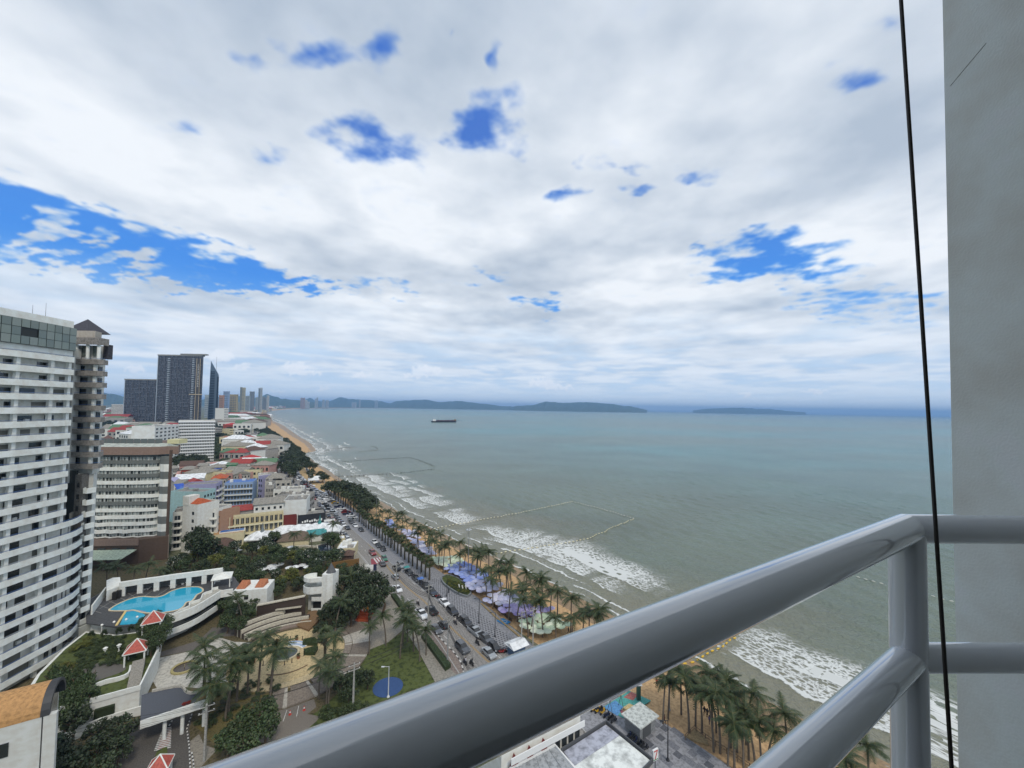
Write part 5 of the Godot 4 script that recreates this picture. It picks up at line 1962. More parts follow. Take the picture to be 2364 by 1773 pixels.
	for i in angs.size() - 1:
		for k in 2:
			var r0: float = [11.85, 13.6][k]
			var r1: float = [13.5, 17.7][k]
			var m: Material = pale if i == 1 else (slab_a if (i + k) % 2 == 0 else slab_b)
			part(pz, "paving_slab", ring_piece(PLAZA, r0, r1, angs[i] + 2.4, angs[i + 1] - 0.1 - (2.3 if k == 0 else 0.0), 0.0, 0.30, 8), m)
			part(pz, "pale_strip", ring_piece(PLAZA, r0, r1, angs[i] - 0.1, angs[i] + 2.3, 0.0, 0.305, 2), pale)
	for q in [[9.6, 10.3, 0.08], [10.3, 11.0, 0.16], [11.0, 11.8, 0.24]]:
		part(pz, "step", ring_piece(PLAZA, q[0], q[1], -12, 96, 0.0, q[2], 24), mat("step_cream", "bfae8a", 0.85, "concrete", 0.4))
	part(pz, "inner_kerb", ring_piece(PLAZA, 6.5, 6.68, 28, 100, 0.0, 0.16, 16), mat("kerb_brown", "6d5d49", 0.85))
	var FC := Vector3(-51.3, 0, -94.2)
	for i in 4:
		part(pz, "blue_white_step", ring_piece(FC, 3.5 + i * 0.42, 3.88 + i * 0.42, -112, -48, 0.0, 0.06 + 0.07 * i, 10), mat("step_blue", "9fb3cf", 0.6) if i % 2 else mat("step_white", "d5d8da", 0.7))
	var ft := T("fountain_basin", "round dark water basin with a pale stone rim on the plaza", "fountain", FC)
	var rim := MB.new()
	rim.lathe(Vector3.ZERO, [[2.95, 0.0], [2.95, 0.35], [2.9, 0.4], [2.5, 0.4], [2.45, 0.35], [2.45, 0.0]], 40, true)
	part(ft, "rim", rim, mat("rim_stone", "bdb294", 0.8, "concrete", 0.5))
	var wt := MB.new()
	wt.sheet(arc(Vector3.ZERO, 2.46, 0, 351, 36), 0.22)
	part(ft, "water", wt, mat("dark_water", "2e3632", 0.08))
	var f2 := T("fountain_basin", "brown water basin with a pale rim on the forecourt", "fountain", Vector3(-70.4, 0, -89.0))
	var rim2 := MB.new()
	rim2.lathe(Vector3.ZERO, [[2.35, 0.0], [2.35, 0.3], [2.3, 0.35], [1.95, 0.35], [1.9, 0.3], [1.9, 0.0]], 36, true)
	part(f2, "rim", rim2, mat("rim_moss", "a89d6d", 0.85, "concrete", 0.8))
	var wt2 := MB.new()
	wt2.sheet(arc(Vector3.ZERO, 1.92, 0, 351, 32), 0.18)
	part(f2, "water", wt2, mat("brown_water", "3d3021", 0.1))
	var sp := MB.new()
	sp.tube(PackedVector3Array([Vector3(0, 0.1, 0), Vector3(0, 0.8, 0)]), 0.05, 0.04, 6)
	part(f2, "nozzle", sp, mats.rim_moss)
	# posts and pots round the basin
	for q in Q(600, 1440, 6.9125, [485, 260, 50, 665, 390, 660, 510, 620, 705, 505, 680, 260, 380, 265]):
		var mb := MB.new()
		mb.tube(PackedVector3Array([Vector3.ZERO, Vector3(0, 0.95, 0)]), 0.09, 0.08, 8)
		mb.lathe(Vector3.ZERO, [[0.16, 0.0], [0.16, 0.06], [0.09, 0.1]], 8)
		solo("bollard", "short black lamp bollard standing round the plaza basin", "bollard", mb, mat("bollard", "26241f", 0.5), q + Vector3.UP * 0.02, 0, "bollards round the basin")
	for q in Q(600, 1440, 6.9125, [585, 262, 615, 555, -100, 625]):
		var t := T("potted_shrub", "clipped shrub in a pot beside the plaza basin", "planter", q + Vector3.UP * 0.02, 0, "pots round the basin")
		var pot := MB.new()
		pot.lathe(Vector3.ZERO, [[0.25, 0.0], [0.38, 0.5], [0.42, 0.55], [0.3, 0.55], [0.0, 0.5]], 10)
		part(t, "pot", pot, mat("terracotta", "8a5a43", 0.8))
		var sh := part(t, "shrub", crown_mesh["bush"][0], leaf_mat())
		sh.position.y = 0.5
		sh.scale = Vector3(0.95, 0.95, 0.95)
	for h in [[[680, 300, 700, 240, 860, 210, 930, 255, 920, 300], 0.9, "clipped low hedge bed above the plaza basin"], [[700, 450, 700, 400, 900, 345, 930, 360, 880, 450], 0.9, "clipped low hedge bed with red soil beside the plaza basin"]]:
		hedge(Q(600, 1440, 6.9125, h[0], 0.8), h[1], h[2])
	# seating steps behind the plaza
	var am := T("stone_amphitheatre", "curved pale seating steps with dark risers behind the plaza", "steps", PLAZA)
	for i in 4:
		var r := 14.0 + i * 1.35
		var h := 0.55 + i * 0.7
		var a1: float = [262.0, 258.0, 252.0, 244.0][i]
		var tread := ring_piece(Vector3.ZERO, r + 0.3, r + 1.37, 203, a1, 0.0, h - 0.12, 14)
		part(am, "dark_tread", tread, mat("stone_dark", "4a4139", 0.9, "concrete", 0.6))
		part(am, "pale_bench", ring_piece(Vector3.ZERO, r, r + 0.42, 203, a1, 0.0, h, 16), mat("bench_pale", "c5bfae", 0.85, "concrete", 0.4))
	part(am, "low_wall", ring_piece(Vector3.ZERO, 12.6, 14.0, 205, 262, 0.0, 0.42, 16), mat("stone_pink", "85766a", 0.9, "concrete", 0.5))
	var ledge := MB.new()
	ledge.prism(Q(480, 1250, 6.9125, [1400, 1330, 1560, 1210, 1600, 1120, 1720, 1095, 1880, 1140, 1610, 1410], 0.5), 0.0, 0.5)
	solo("rubble_terrace", "reddish rubble terrace with a pale edge under the stair tower", "terrace", ledge, mat("rubble", "7d6250", 0.95, "grass", 0.6))
	# dark stone garden wall
	var sw := T("stone_wall", "tall dark stone garden wall with pale planter ledges", "wall", Vector3(-61, 0, -109))
	var s0 := Vector3(-67.0, 0, -108.2)
	var s1 := Vector3(-55.0, 0, -109.6)
	var wl := MB.new()
	var nn := Vector3(0.116, 0, 0.993)
	wl.hex([s0, s1, s1 - nn * 0.6, s0 - nn * 0.6, s0 + Vector3.UP * 4.0, s1 + Vector3.UP * 6.0, s1 - nn * 0.6 + Vector3.UP * 6.0, s0 - nn * 0.6 + Vector3.UP * 4.0])
	wp(sw, "wall", wl, mat("lava_stone", "453a33", 0.95, "concrete", 0.7))
	var cp := MB.new()
	cp.hex([s0 + nn * 0.3 + Vector3.UP * 4.0, s1 + nn * 0.3 + Vector3.UP * 6.0, s1 - nn * 0.7 + Vector3.UP * 6.0, s0 - nn * 0.7 + Vector3.UP * 4.0, s0 + nn * 0.3 + Vector3.UP * 4.25, s1 + nn * 0.3 + Vector3.UP * 6.25, s1 - nn * 0.7 + Vector3.UP * 6.25, s0 - nn * 0.7 + Vector3.UP * 4.25])
	wp(sw, "coping", cp, mats.bench_pale)
	for l in [[0.42, 0.95, 3.0, 3.6], [0.22, 0.60, 1.6, 2.0]]:
		var a := s0.lerp(s1, l[0])
		var b := s0.lerp(s1, l[1])
		var mb := MB.new()
		mb.hex([a + nn * 0.05 + Vector3.UP * l[2], b + nn * 0.05 + Vector3.UP * l[3], b + nn * 1.0 + Vector3.UP * l[3], a + nn * 1.0 + Vector3.UP * l[2], a + nn * 0.05 + Vector3.UP * (l[2] + 0.1), b + nn * 0.05 + Vector3.UP * (l[3] + 0.1), b + nn * 1.0 + Vector3.UP * (l[3] + 0.35), a + nn * 1.0 + Vector3.UP * (l[2] + 0.35)])
		wp(sw, "planter_ledge", mb, mats.bench_pale)
	# stair tower with a turret
	var st := T("stair_tower", "white curved stair building with a grey conical turret cap", "building", Vector3(-52.5, 0, -115))
	var whm := mat("garden_white", "dfe1df", 0.8, "plaster", 0.25)
	var shaft := MB.new()
	shaft.prism(PackedVector3Array([Vector3(-52.4, 0, -113.6), Vector3(-50.8, 0, -113.4), Vector3(-49.6, 0, -114.2), Vector3(-49.4, 0, -117.5), Vector3(-52.4, 0, -118)]), 0.0, 10.3)
	wp(st, "shaft", shaft, whm)
	var cone := MB.new()
	cone.lathe(Vector3(-50.7, 10.3, -115.4), [[1.35, 0.0], [0.0, 2.6]], 14)
	wp(st, "conical_cap", cone, mat("turret_grey", "5a5c5e", 0.7, "roof", 0.5))
	var rear := MB.new()
	rear.box2(Vector3(-56.5, 0, -119.5), Vector3(-52.4, 6.4, -114.6))
	wp(st, "rear_block", rear, mats.tower_core)
	for q in [[0.0, 1.0], [3.1, 4.1], [5.2, 7.0], [8.4, 9.5]]:
		var mb := MB.new()
		var l := PackedVector3Array([Vector3(-52.3, 0, -113.5)])
		if q[0] > 4.0:
			for i in 9:
				var a := PI * i / 8.0
				l.append(Vector3(-55.2 - sin(a) * 2.6, 0, -114.6 + cos(a) * 1.9))
		else:
			l.append(Vector3(-55.0, 0, -113.4))
		mb.wall(l, q[0], q[1], 0.2)
		wp(st, "parapet", mb, whm)
		var fl := MB.new()
		l.append(Vector3(-52.3, 0, -116.5))
		fl.prism(l, q[0] - 0.2, q[0], true, true, true)
		wp(st, "floor_slab", fl, whm)
	var dk := MB.new()
	dk.box2(Vector3(-55.0, 0.1, -114.5), Vector3(-52.4, 2.8, -114.3))
	wp(st, "dark_opening", dk, mat("dark_opening", "1d1b19", 0.8))
	# lawn furniture: blue disc, shrine, poles
	var disc := MB.new()
	disc.lathe(Vector3.ZERO, [[3.0, 0.0], [3.0, 0.06], [0.0, 0.06]], 40)
	solo("blue_disc", "flat round blue court painted on a slab in the lawn", "court", disc, mat("court_blue", "33507f", 0.8, "concrete", 0.7), Vector3(-24.5, 0.012, -84.2))
	var shr := T("shrine", "orange stepped shrine with golden seated figures beside the garden path", "shrine", Vector3(-39.2, 0, -111.2))
	for i in 3:
		var mb := MB.new()
		mb.box(Vector3(0, 0.2 + i * 0.38, 0.8 - i * 0.45), Vector3(3.6 - i * 0.3, 0.4, 3.2 - i * 0.75))
		part(shr, "step", mb, mat("shrine_orange", "b0532f", 0.75, "plaster", 0.5))
	var plinth := MB.new()
	plinth.box(Vector3(0, 0.75, -1.2), Vector3(3.3, 1.5, 2.2))
	part(shr, "plinth", plinth, mat("shrine_orange", "b0532f"))
	var idol := MB.new()
	idol.lathe(Vector3(0, 1.5, -1.3), [[0.62, 0.0], [0.55, 0.25], [0.30, 0.4], [0.34, 0.8], [0.38, 1.15], [0.14, 1.35], [0.2, 1.55], [0.16, 1.75], [0.05, 2.0], [0.0, 2.5]], 12)
	part(shr, "golden_figure", idol, mat("gold", "c98f3f", 0.35, "", 0.2, 0.4))
	for i in 3:
		var mb := MB.new()
		mb.lathe(Vector3(-0.9 + i * 0.9, 1.5, -0.5), [[0.25, 0.0], [0.2, 0.3], [0.12, 0.45], [0.14, 0.65], [0.0, 0.85]], 8)
		part(shr, "white_figure", mb, mat("figure_white", "d8d2c4", 0.6))
	# hedges
	hedge(Q(760, 1300, 3.508, [500, 275, 540, 270, 640, 420, 610, 430]), 1.1, "long clipped hedge strip along the upper pavement")
	hedge(Q(760, 1300, 3.508, [745, 610, 785, 590, 985, 850, 940, 880]), 1.1, "long dark clipped hedge strip between lawn and street")
	hedge(Q(760, 1300, 3.508, [380, 290, 460, 260, 450, 290, 360, 370]), 0.9, "curved hedge below the dark thicket by the shrine")
	for q in Q(600, 1440, 6.9125, [285, 1530, 480, 1450, 705, 1380]):
		var t := T("traffic_cone", "red and white marker cone on the pale drive", "cone", q + Vector3.UP * 0.02, 0, "cones on the drive")
		var mb := MB.new()
		mb.lathe(Vector3.ZERO, [[0.28, 0.0], [0.28, 0.05], [0.18, 0.06], [0.05, 0.8], [0.0, 0.82]], 10)
		part(t, "cone", mb, mat("cone_red", "b23a30", 0.6))
		var wb := MB.new()
		wb.lathe(Vector3(0, 0.35, 0), [[0.135, 0.0], [0.10, 0.25]], 10)
		part(t, "white_band", wb, mat("cone_white", "d9d9d6", 0.6))

func hedge(poly: PackedVector3Array, h: float, label: String) -> void:
	var c := Vector3.ZERO
	for p in poly:
		c += p / poly.size()
	c.y = 0
	var o := T("clipped_hedge", label, "hedge", c)
	var core := MB.new()
	core.tint(Color(0.035, 0.055, 0.018))
	core.prism(poly, 0.0, h - 0.1)
	wp(o, "hedge_body", core, leaf_mat())
	var lv := MB.new()
	var flat := PackedVector2Array()
	for p in poly:
		flat.append(Vector2(p.x, p.z))
	var box := Rect2(flat[0], Vector2.ZERO)
	for p in flat:
		box = box.expand(p)
	var n := 0
	var tries := 0
	while n < 1400 and tries < 9000:
		tries += 1
		var q := box.position + Vector2(rng.randf() * box.size.x, rng.randf() * box.size.y)
		if not in_poly(q, flat):
			continue
		n += 1
		var p := Vector3(q.x, h - rv(0.0, 0.16), q.y)
		var x := Vector3(rng.randfn(), rng.randfn() * 0.5, rng.randfn()).normalized() * 0.11
		var y := Vector3(rng.randfn(), rng.randfn() * 0.5, rng.randfn()).normalized() * 0.13
		var g := rv(0.6, 1.4)
		lv.tint(Color(0.055 * g, 0.085 * g, 0.024 * g))
		lv.tri(p - x, p + y, p + x)
	stuff(o, "leaves", lv, leaf_mat()).position = -o.position

func pavilion(at: Vector3, side: float, turn: float, posth: float, roofm: Material, label: String, rise := 2.0) -> void:
	var o := T("garden_pavilion", label, "pavilion", at, turn)
	var roof := MB.new()
	roof.frustum(Vector3(0, posth, 0), Vector2(side, side), Vector2(0.06, 0.06), rise)
	part(o, "pyramid_roof", roof, roofm)
	var trim := MB.new()
	trim.box(Vector3(0, posth - 0.08, 0), Vector3(side + 0.1, 0.18, side + 0.1))
	part(o, "eave_board", trim, mats.garden_white)
	for i in 4:
		var a := MB.new()
		var sx := 1.0 if i % 2 == 0 else -1.0
		var sz := 1.0 if i < 2 else -1.0
		a.beam(Vector3(sx * side / 2, posth + 0.03, sz * side / 2), Vector3(0, posth + rise + 0.03, 0), 0.16, 0.10)
		part(o, "ridge_strip", a, mats.garden_white)
		var p := MB.new()
		p.box(Vector3(sx * (side / 2 - 0.3), posth / 2, sz * (side / 2 - 0.3)), Vector3(0.25, posth, 0.25))
		part(o, "post", p, mats.garden_white)

func build_pool_terrace() -> void:
	var whm: Material = mats.garden_white
	var o := T("pool_terrace", "raised white hotel terrace carrying the free-form swimming pool", "terrace", Vector3(-90, 0, -104))
	var outer := Q(200, 1240, 7.373, [1290, 1370, 1480, 1320, 1700, 1240, 1900, 1150, 2050, 1060, 2212, 960], 6.8)
	outer.append_array(Q(480, 1250, 6.9125, [200, 790, 400, 760], 6.8))
	outer = smooth_line(outer, 1.0)
	var deckl := PackedVector3Array([Vector3(-98.5, 0, -95.0), Vector3(-90, 0, -93.6)])
	deckl.append_array(outer)
	deckl.append_array([Vector3(-75.4, 0, -114.5), Vector3(-82, 0, -121), Vector3(-89.0, 0, -124.6), Vector3(-110, 0, -115), Vector3(-110, 0, -104), Vector3(-104, 0, -100)])
	var deck := MB.new()
	deck.prism(deckl, 5.7, 6.0, true, true, true)
	wp(o, "deck", deck, mat("deck_slate", "4a4b4d", 0.8, "concrete", 0.3))
	var under := MB.new()
	under.prism(PackedVector3Array([Vector3(-98.5, 0, -96.0), Vector3(-84, 0, -97), Vector3(-81.5, 0, -103), Vector3(-81.5, 0, -112), Vector3(-90, 0, -122), Vector3(-109, 0, -114), Vector3(-103, 0, -101)]), 0.0, 5.7, false)
	wp(o, "base_wall", under, whm)
	# pale joints in the slate deck
	for i in 9:
		var mb := MB.new()
		var a := Vector3(-108 + i * 3.0, 6.006, -100.5 - i * 0.4)
		mb.beam(a, a + Vector3(-3.5 + i * 0.2, 0, -13.5), 0.14, 0.01)
		if i < 7:
			wp(o, "deck_joint", mb, mat("joint_pale", "83837f", 0.85))
	for i in 6:
		var mb := MB.new()
		var a := Vector3(-107 + i * 0.9, 6.006, -102.0 - i * 2.0)
		mb.beam(a, a + Vector3(7.5 - i * 0.7, 0, 2.6), 0.12, 0.01)
		wp(o, "deck_joint", mb, mats.joint_pale)
	# white outer wall with a dark window ribbon
	for q in [[5.0, 6.9], [2.2, 3.6]]:
		var mb := MB.new()
		mb.wall(outer, q[0], q[1], 0.3)
		wp(o, "curved_wall", mb, whm)
	var rib := MB.new()
	rib.wall(offset_line(outer, 0.5), 2.4, 5.1, 0.2)
	wp(o, "ribbon_window", rib, glass("ribbon_glass", "20262a", 0.15))
	var inwall := Q(200, 1240, 7.373, [1330, 1300, 1480, 1290, 1560, 1250, 1640, 1205, 1750, 1160, 1760, 1100, 1930, 1050, 1990, 950, 2130, 900, 2150, 860, 2240, 840], 6.7)
	var iw := MB.new()
	iw.wall(smooth_line(inwall, 0.6), 6.0, 6.7, 0.22)
	wp(o, "wavy_wall", iw, whm)
	var walk := MB.new()
	var wpoly := PackedVector3Array(smooth_line(inwall, 1.0))
	for i in outer.size():
		wpoly.append(outer[outer.size() - 1 - i])
	walk.sheet(wpoly, 6.02)
	wp(o, "pale_walk", walk, mat("walk_pale", "aeaca3", 0.85, "concrete", 0.3))
	# pool
	var pl := closed_line(Q(200, 1240, 7.373, [395, 1255, 430, 1205, 560, 1130, 760, 1050, 950, 1015, 1150, 1025, 1300, 1000, 1450, 920, 1650, 862, 1880, 850, 1970, 885, 1970, 935, 1880, 985, 1840, 1040, 1790, 1090, 1700, 1115, 1650, 1185, 1560, 1240, 1400, 1275, 1200, 1300, 960, 1290, 800, 1250, 660, 1258], 6.0), 5)
	var pool := T("swimming_pool", "free-form turquoise swimming pool on the hotel terrace", "pool", Vector3(-91, 6.0, -104))
	var wm := MB.new()
	wm.sheet(pl, 6.05)
	wp(pool, "water", wm, mat("pool_water", "2f9fc0", 0.06))
	var cop := MB.new()
	cop.wall(pl, 6.0, 6.14, 0.38, true)
	wp(pool, "coping", cop, mat("coping", "cdbfa2", 0.8, "concrete", 0.5))
	var p2 := Q(200, 1240, 7.373, [665, 1275, 560, 1500, 860, 1480, 1000, 1330, 900, 1262, 780, 1262], 6.0)
	var w2 := MB.new()
	w2.sheet(p2, 6.062)
	var wade := T("wading_pool", "shallow turquoise wading pool beside the larger pool", "pool", Vector3(-92, 6.0, -98))
	wp(wade, "water", w2, mats.pool_water)
	var c2 := MB.new()
	c2.wall(Q(200, 1240, 7.373, [670, 1262, 505, 1510], 6.0), 6.0, 6.2, 0.42)
	wp(wade, "cream_edge", c2, mat("edge_cream", "d1b97c", 0.8))
	var c3 := MB.new()
	c3.wall(smooth_line(Q(200, 1240, 7.373, [680, 1275, 780, 1258, 880, 1252, 1000, 1280], 6.0), 0.5), 6.0, 6.1, 0.3)
	wp(wade, "divider", c3, mat("divider", "7d86a0", 0.7))
	var lad := MB.new()
	lad.tube(PackedVector3Array([P(200 + 1250 / 7.373, 1240 + 1010 / 7.373, 6.0), P(200 + 1250 / 7.373, 1240 + 1010 / 7.373, 6.0) + Vector3(0, 0.9, 0), P(200 + 1250 / 7.373, 1240 + 1010 / 7.373, 6.0) + Vector3(0.3, 0.9, 0.4)]), 0.04, 0.04, 6)
	wp(pool, "ladder", lad, mat("chrome", "c5c8ca", 0.2, "", 0.2, 0.8))
	# colonnade behind the pool
	var col := T("poolside_colonnade", "white colonnade wall with square piers behind the pool", "wall", Vector3(-97, 6, -118))
	var bp := Q(200, 1240, 7.373, [610, 1000, 910, 950, 1190, 910, 1470, 862, 1740, 825, 2000, 788, 2230, 755], 6.0)
	for q in bp:
		var mb := MB.new()
		mb.box(q + Vector3.UP * 1.4, Vector3(1.15, 2.8, 0.7), Basis(Vector3.UP, 0.45))
		wp(col, "pier", mb, whm)
	var ln := PackedVector3Array([bp[0] + (bp[0] - bp[1]) * 0.2])
	ln.append_array(bp)
	ln.append(bp[6] + (bp[6] - bp[5]) * 0.35)
	var bm := MB.new()
	bm.wall(ln, 8.4, 9.7, 0.8)
	wp(col, "beam", bm, whm)
	var bk := MB.new()
	bk.wall(offset_line(ln, 2.2), 6.0, 8.6, 0.3)
	wp(col, "rear_wall", bk, mat("grey_wall", "7c7f7d", 0.9, "concrete", 0.4))
	var rf := MB.new()
	for i in ln.size() - 1:
		var a := offset_line(ln, 0.2)
		var b := offset_line(ln, 2.4)
		rf.quad_up(Vector3(a[i].x, 8.62, a[i].z), Vector3(a[i + 1].x, 8.62, a[i + 1].z), Vector3(b[i + 1].x, 8.62, b[i + 1].z), Vector3(b[i].x, 8.62, b[i].z))
	wp(col, "roof", rf, mats.grey_wall)
	for q in Q(200, 1240, 7.373, [970, 900, 1020, 895, 1630, 805, 1200, 905, 1760, 800, 1480, 850], 6.0):
		var mb := MB.new()
		mb.box(Vector3(0, 0.32, 0), Vector3(0.6, 0.08, 1.5))
		mb.box(Vector3(0, 0.55, -0.85), Vector3(0.6, 0.08, 0.7), Basis(Vector3.RIGHT, 0.9))
		mb.box(Vector3(0, 0.15, 0.4), Vector3(0.5, 0.3, 0.08))
		mb.box(Vector3(0, 0.15, -0.4), Vector3(0.5, 0.3, 0.08))
		solo("sun_lounger", "small white sun lounger on the dark pool deck", "lounger", mb, mat("lounger", "d6d8d8", 0.6), q, rv(0, 6), "loungers on the pool deck")
	# white walls and steps at the tower side of the deck
	var sideb := T("terrace_changing_house", "low white changing house with stairs beside the pool deck", "building", Vector3(-106, 6, -112))
	var hb := MB.new()
	hb.prism(Q(200, 1240, 7.373, [330, 1090, 580, 990, 560, 840, 440, 850, 330, 900], 6.0), 6.0, 8.6)
	wp(sideb, "wall", hb, whm)
	for q in [[480, 985], [545, 960]]:
		var a := P(200 + q[0] / 7.373, 1240 + q[1] / 7.373, 7.0)
		var mb := MB.new()
		mb.box(a + Vector3(0.35, 0, 0.35), Vector3(0.9, 1.9, 0.9), Basis(Vector3.UP, 0.5))
		wp(sideb, "doorway", mb, mat("dark_opening", "1d1b19"))
	var ramp := MB.new()
	ramp.wall(Q(200, 1240, 7.373, [90, 1180, 330, 860], 8.0), 6.0, 8.2, 0.3)
	wp(sideb, "stair_wall", ramp, whm)
	# white kiosk at the corner
	var kp := P(480 + 225 / 6.9125, 1250 + 700 / 6.9125, 6.0)
	pavilion(kp, 4.6, 0.5, 2.6, mats.garden_white, "white hip roofed kiosk at the end of the pool deck", 1.1)
	# white annex wall with windows
	var ax := T("white_annex", "white annex wall with two small windows and terracotta roofs", "building", Vector3(-72, 0, -112))
	var a0 := Vector3(-75.8, 0, -111.5)
	var a1 := Vector3(-67.6, 0, -113.5)
	var aw := MB.new()
	aw.prism(PackedVector3Array([a0, a1, a1 + Vector3(-1.5, 0, -6), a0 + Vector3(-1.5, 0, -7)]), 1.8, 6.2)
	wp(ax, "wall", aw, whm)
	var ad := MB.new()
	ad.prism(PackedVector3Array([a0 + Vector3(0.3, 0, -0.3), a1 + Vector3(-0.3, 0, -0.3), a1 + Vector3(-1.5, 0, -6), a0 + Vector3(-1.5, 0, -7)]), 0.0, 1.8, false)
	wp(ax, "base_wall", ad, whm)
	for t in [0.1, 0.36, 0.42]:
		var c := a0.lerp(a1, t)
		var w := MB.new()
		w.box(c + Vector3(0.02, 4.3, 0.06), Vector3(0.5, 1.1, 0.14), Basis(Vector3.UP, atan2(a1.x - a0.x, a1.z - a0.z) - PI / 2))
		wp(ax, "window", w, mats.dark_opening)
	for t in [0.08, 0.62]:
		var c := a0.lerp(a1, t)
		var r := MB.new()
		r.hex([c + Vector3(-0.6, 6.2, -1), c + Vector3(1.6, 6.2, -1.3), c + Vector3(1.2, 6.2, -4.6), c + Vector3(-1.2, 6.2, -4.4), c + Vector3(-0.6, 6.35, -1), c + Vector3(1.6, 6.35, -1.3), c + Vector3(1.0, 7.3, -4.6), c + Vector3(-1.2, 7.3, -4.4)])
		wp(ax, "terracotta_roof", r, mat("terracotta_roof", "b06f4c", 0.85, "roof", 0.5))
	# lower garden terrace and its white walls
	var lt := T("garden_terrace", "white walled raised garden terrace with stairs below the pool", "terrace", Vector3(-82, 0, -84))
	var tp := PackedVector3Array([Vector3(-78.5, 0, -69.6), Vector3(-68.4, 0, -76.2), Vector3(-75.3, 0, -88.0), Vector3(-82.0, 0, -96.6), Vector3(-90, 0, -93.6), Vector3(-98.3, 0, -94.8), Vector3(-96.0, 0, -88), Vector3(-92, 0, -80), Vector3(-86, 0, -72)])
	var tb := MB.new()
	tb.prism(tp, 0.0, 4.2)
	wp(lt, "terrace_body", tb, whm)
	var tg := MB.new()
	var tpi := PackedVector3Array([Vector3(-79, 0, -70.6), Vector3(-69.2, 0, -77.0), Vector3(-76, 0, -88.2), Vector3(-82.4, 0, -95.8), Vector3(-90, 0, -93.2), Vector3(-97.6, 0, -94.2), Vector3(-95.5, 0, -88), Vector3(-91.4, 0, -80), Vector3(-85.6, 0, -72.6)])
	tg.sheet(tpi, 4.21)
	wp(lt, "planting_bed", tg, mat("lawn", "4d5730"))
	var par := MB.new()
	par.wall(PackedVector3Array([Vector3(-79.2, 0, -69.2), Vector3(-68.4, 0, -76.2), Vector3(-75.3, 0, -88.0), Vector3(-82.0, 0, -96.6)]), 4.2, 5.1, 0.35)
	wp(lt, "parapet", par, whm)
	var gr := MB.new()
	gr.sheet(closed_line(Q(0, 1370, 4.117, [740, 750, 850, 700, 950, 655, 1060, 650, 1190, 690, 1170, 740, 1010, 800, 880, 840, 760, 880, 720, 830], 4.2), 3), 4.225)
	wp(lt, "gravel_court", gr, mat("gravel_court", "6b6863", 0.95, "asphalt", 0.8))
	var gw := MB.new()
	gw.wall(smooth_line(Q(0, 1370, 4.117, [1240, 690, 1220, 760, 1130, 800, 1000, 830, 900, 870, 820, 900, 760, 930], 4.8), 0.5), 4.2, 5.0, 0.3)
	wp(lt, "curved_parapet", gw, whm)
	var stc := MB.new()
	var sa := P(1320 / 4.117, 1370 + 650 / 4.117, 5.0)
	var sb := P(1270 / 4.117, 1370 + 880 / 4.117, 4.3)
	for i in 18:
		var c := sa.lerp(sb, (i + 0.5) / 18.0)
		stc.box(Vector3(c.x, 4.22 + 1.2 * (1.0 - i / 18.0) / 2.0, c.z), Vector3(1.9, 1.2 * (1.0 - i / 18.0) + 0.02, 0.36), Basis(Vector3.UP, atan2(sb.x - sa.x, sb.z - sa.z)))
	stuff(lt, "stair_treads", stc, mat("stair_grey", "9c988f", 0.9, "concrete", 0.5)).position = -lt.position
	for q in [[[880, 1075, 1050, 1035, 1050, 1130, 880, 1170]], [[1110, 1005, 1290, 970, 1290, 1060, 1110, 1100]]]:
		var mb := MB.new()
		var a := Vector3(-78.5, 0, -69.6).lerp(Vector3(-68.4, 0, -76.2), 0.28 if q[0][0] == 880 else 0.62)
		mb.box(a + Vector3(0.15, 2.2, 0.23), Vector3(2.6, 1.7, 0.7), Basis(Vector3.UP, 0.578))
		wp(lt, "planter_opening", mb, mat("opening_green", "27331c", 0.95, "grass", 0.6))
	var pink := mat("pavilion_pink", "b5594c", 0.75, "roof", 0.6)
	var q1 := P(316, 1492, 7.2)
	pavilion(Vector3(q1.x, 4.2, q1.z), 3.6, 0.55, 2.6, pink, "pink pyramid roofed pavilion at the head of the garden stairs", 2.0)
	var q2 := P(354, 1428, 8.8)
	pavilion(Vector3(q2.x, 6.0, q2.z), 3.6, 0.55, 2.6, pink, "pink pyramid roofed pavilion beside the wading pool", 2.0)
	var q3 := P(280 + 470 / 5.29, 1640 + 640 / 5.29, 2.8)
	pavilion(Vector3(q3.x, 0.16, q3.z), 2.8, 0.4, 2.4, pink, "small pink roofed gate booth on the grass island", 1.5)
	for q in Q(0, 1370, 4.117, [965, 380, 1080, 350, 1195, 325, 1300, 300], 4.3):
		var t := T("globe_lamp", "white globe lamp on a short post in the terrace garden", "lamp", q, 0, "globe lamps in the terrace garden")
		var mb := MB.new()
		mb.tube(PackedVector3Array([Vector3.ZERO, Vector3(0, 1.7, 0)]), 0.10, 0.09, 6)
		part(t, "post", mb, whm)
		var gb := MB.new()
		gb.blob(Vector3(0, 1.9, 0), Vector3.ONE * 0.26, 3, 10, 8, 0.0)
		part(t, "globe", gb, mat("globe_white", "e3e3df", 0.3))
	for q in Q(0, 1370, 4.117, [1000, 560, 1130, 530], 4.6):
		var t := T("stone_lantern", "small white stone lantern on the terrace lawn", "lantern", Vector3(q.x, 4.2, q.z), 0, "stone lanterns on the terrace lawn")
		var mb := MB.new()
		mb.lathe(Vector3.ZERO, [[0.25, 0.0], [0.12, 0.15], [0.1, 0.8], [0.3, 0.9], [0.22, 1.2], [0.45, 1.3], [0.0, 1.6]], 8)
		part(t, "body", mb, whm)
	for q in Q(0, 1370, 4.117, [870, 400, 990, 390, 1130, 365, 1245, 340], 5.0):
		var o2 := solo("clipped_conifer", "small clipped dark conifer along the terrace bed", "shrub", crown_mesh["dark"][1], leaf_mat(), Vector3(q.x, 3.4, q.z), 0, "conifers on the terrace bed")
		o2.scale = Vector3(1.3, 2.9, 1.3)
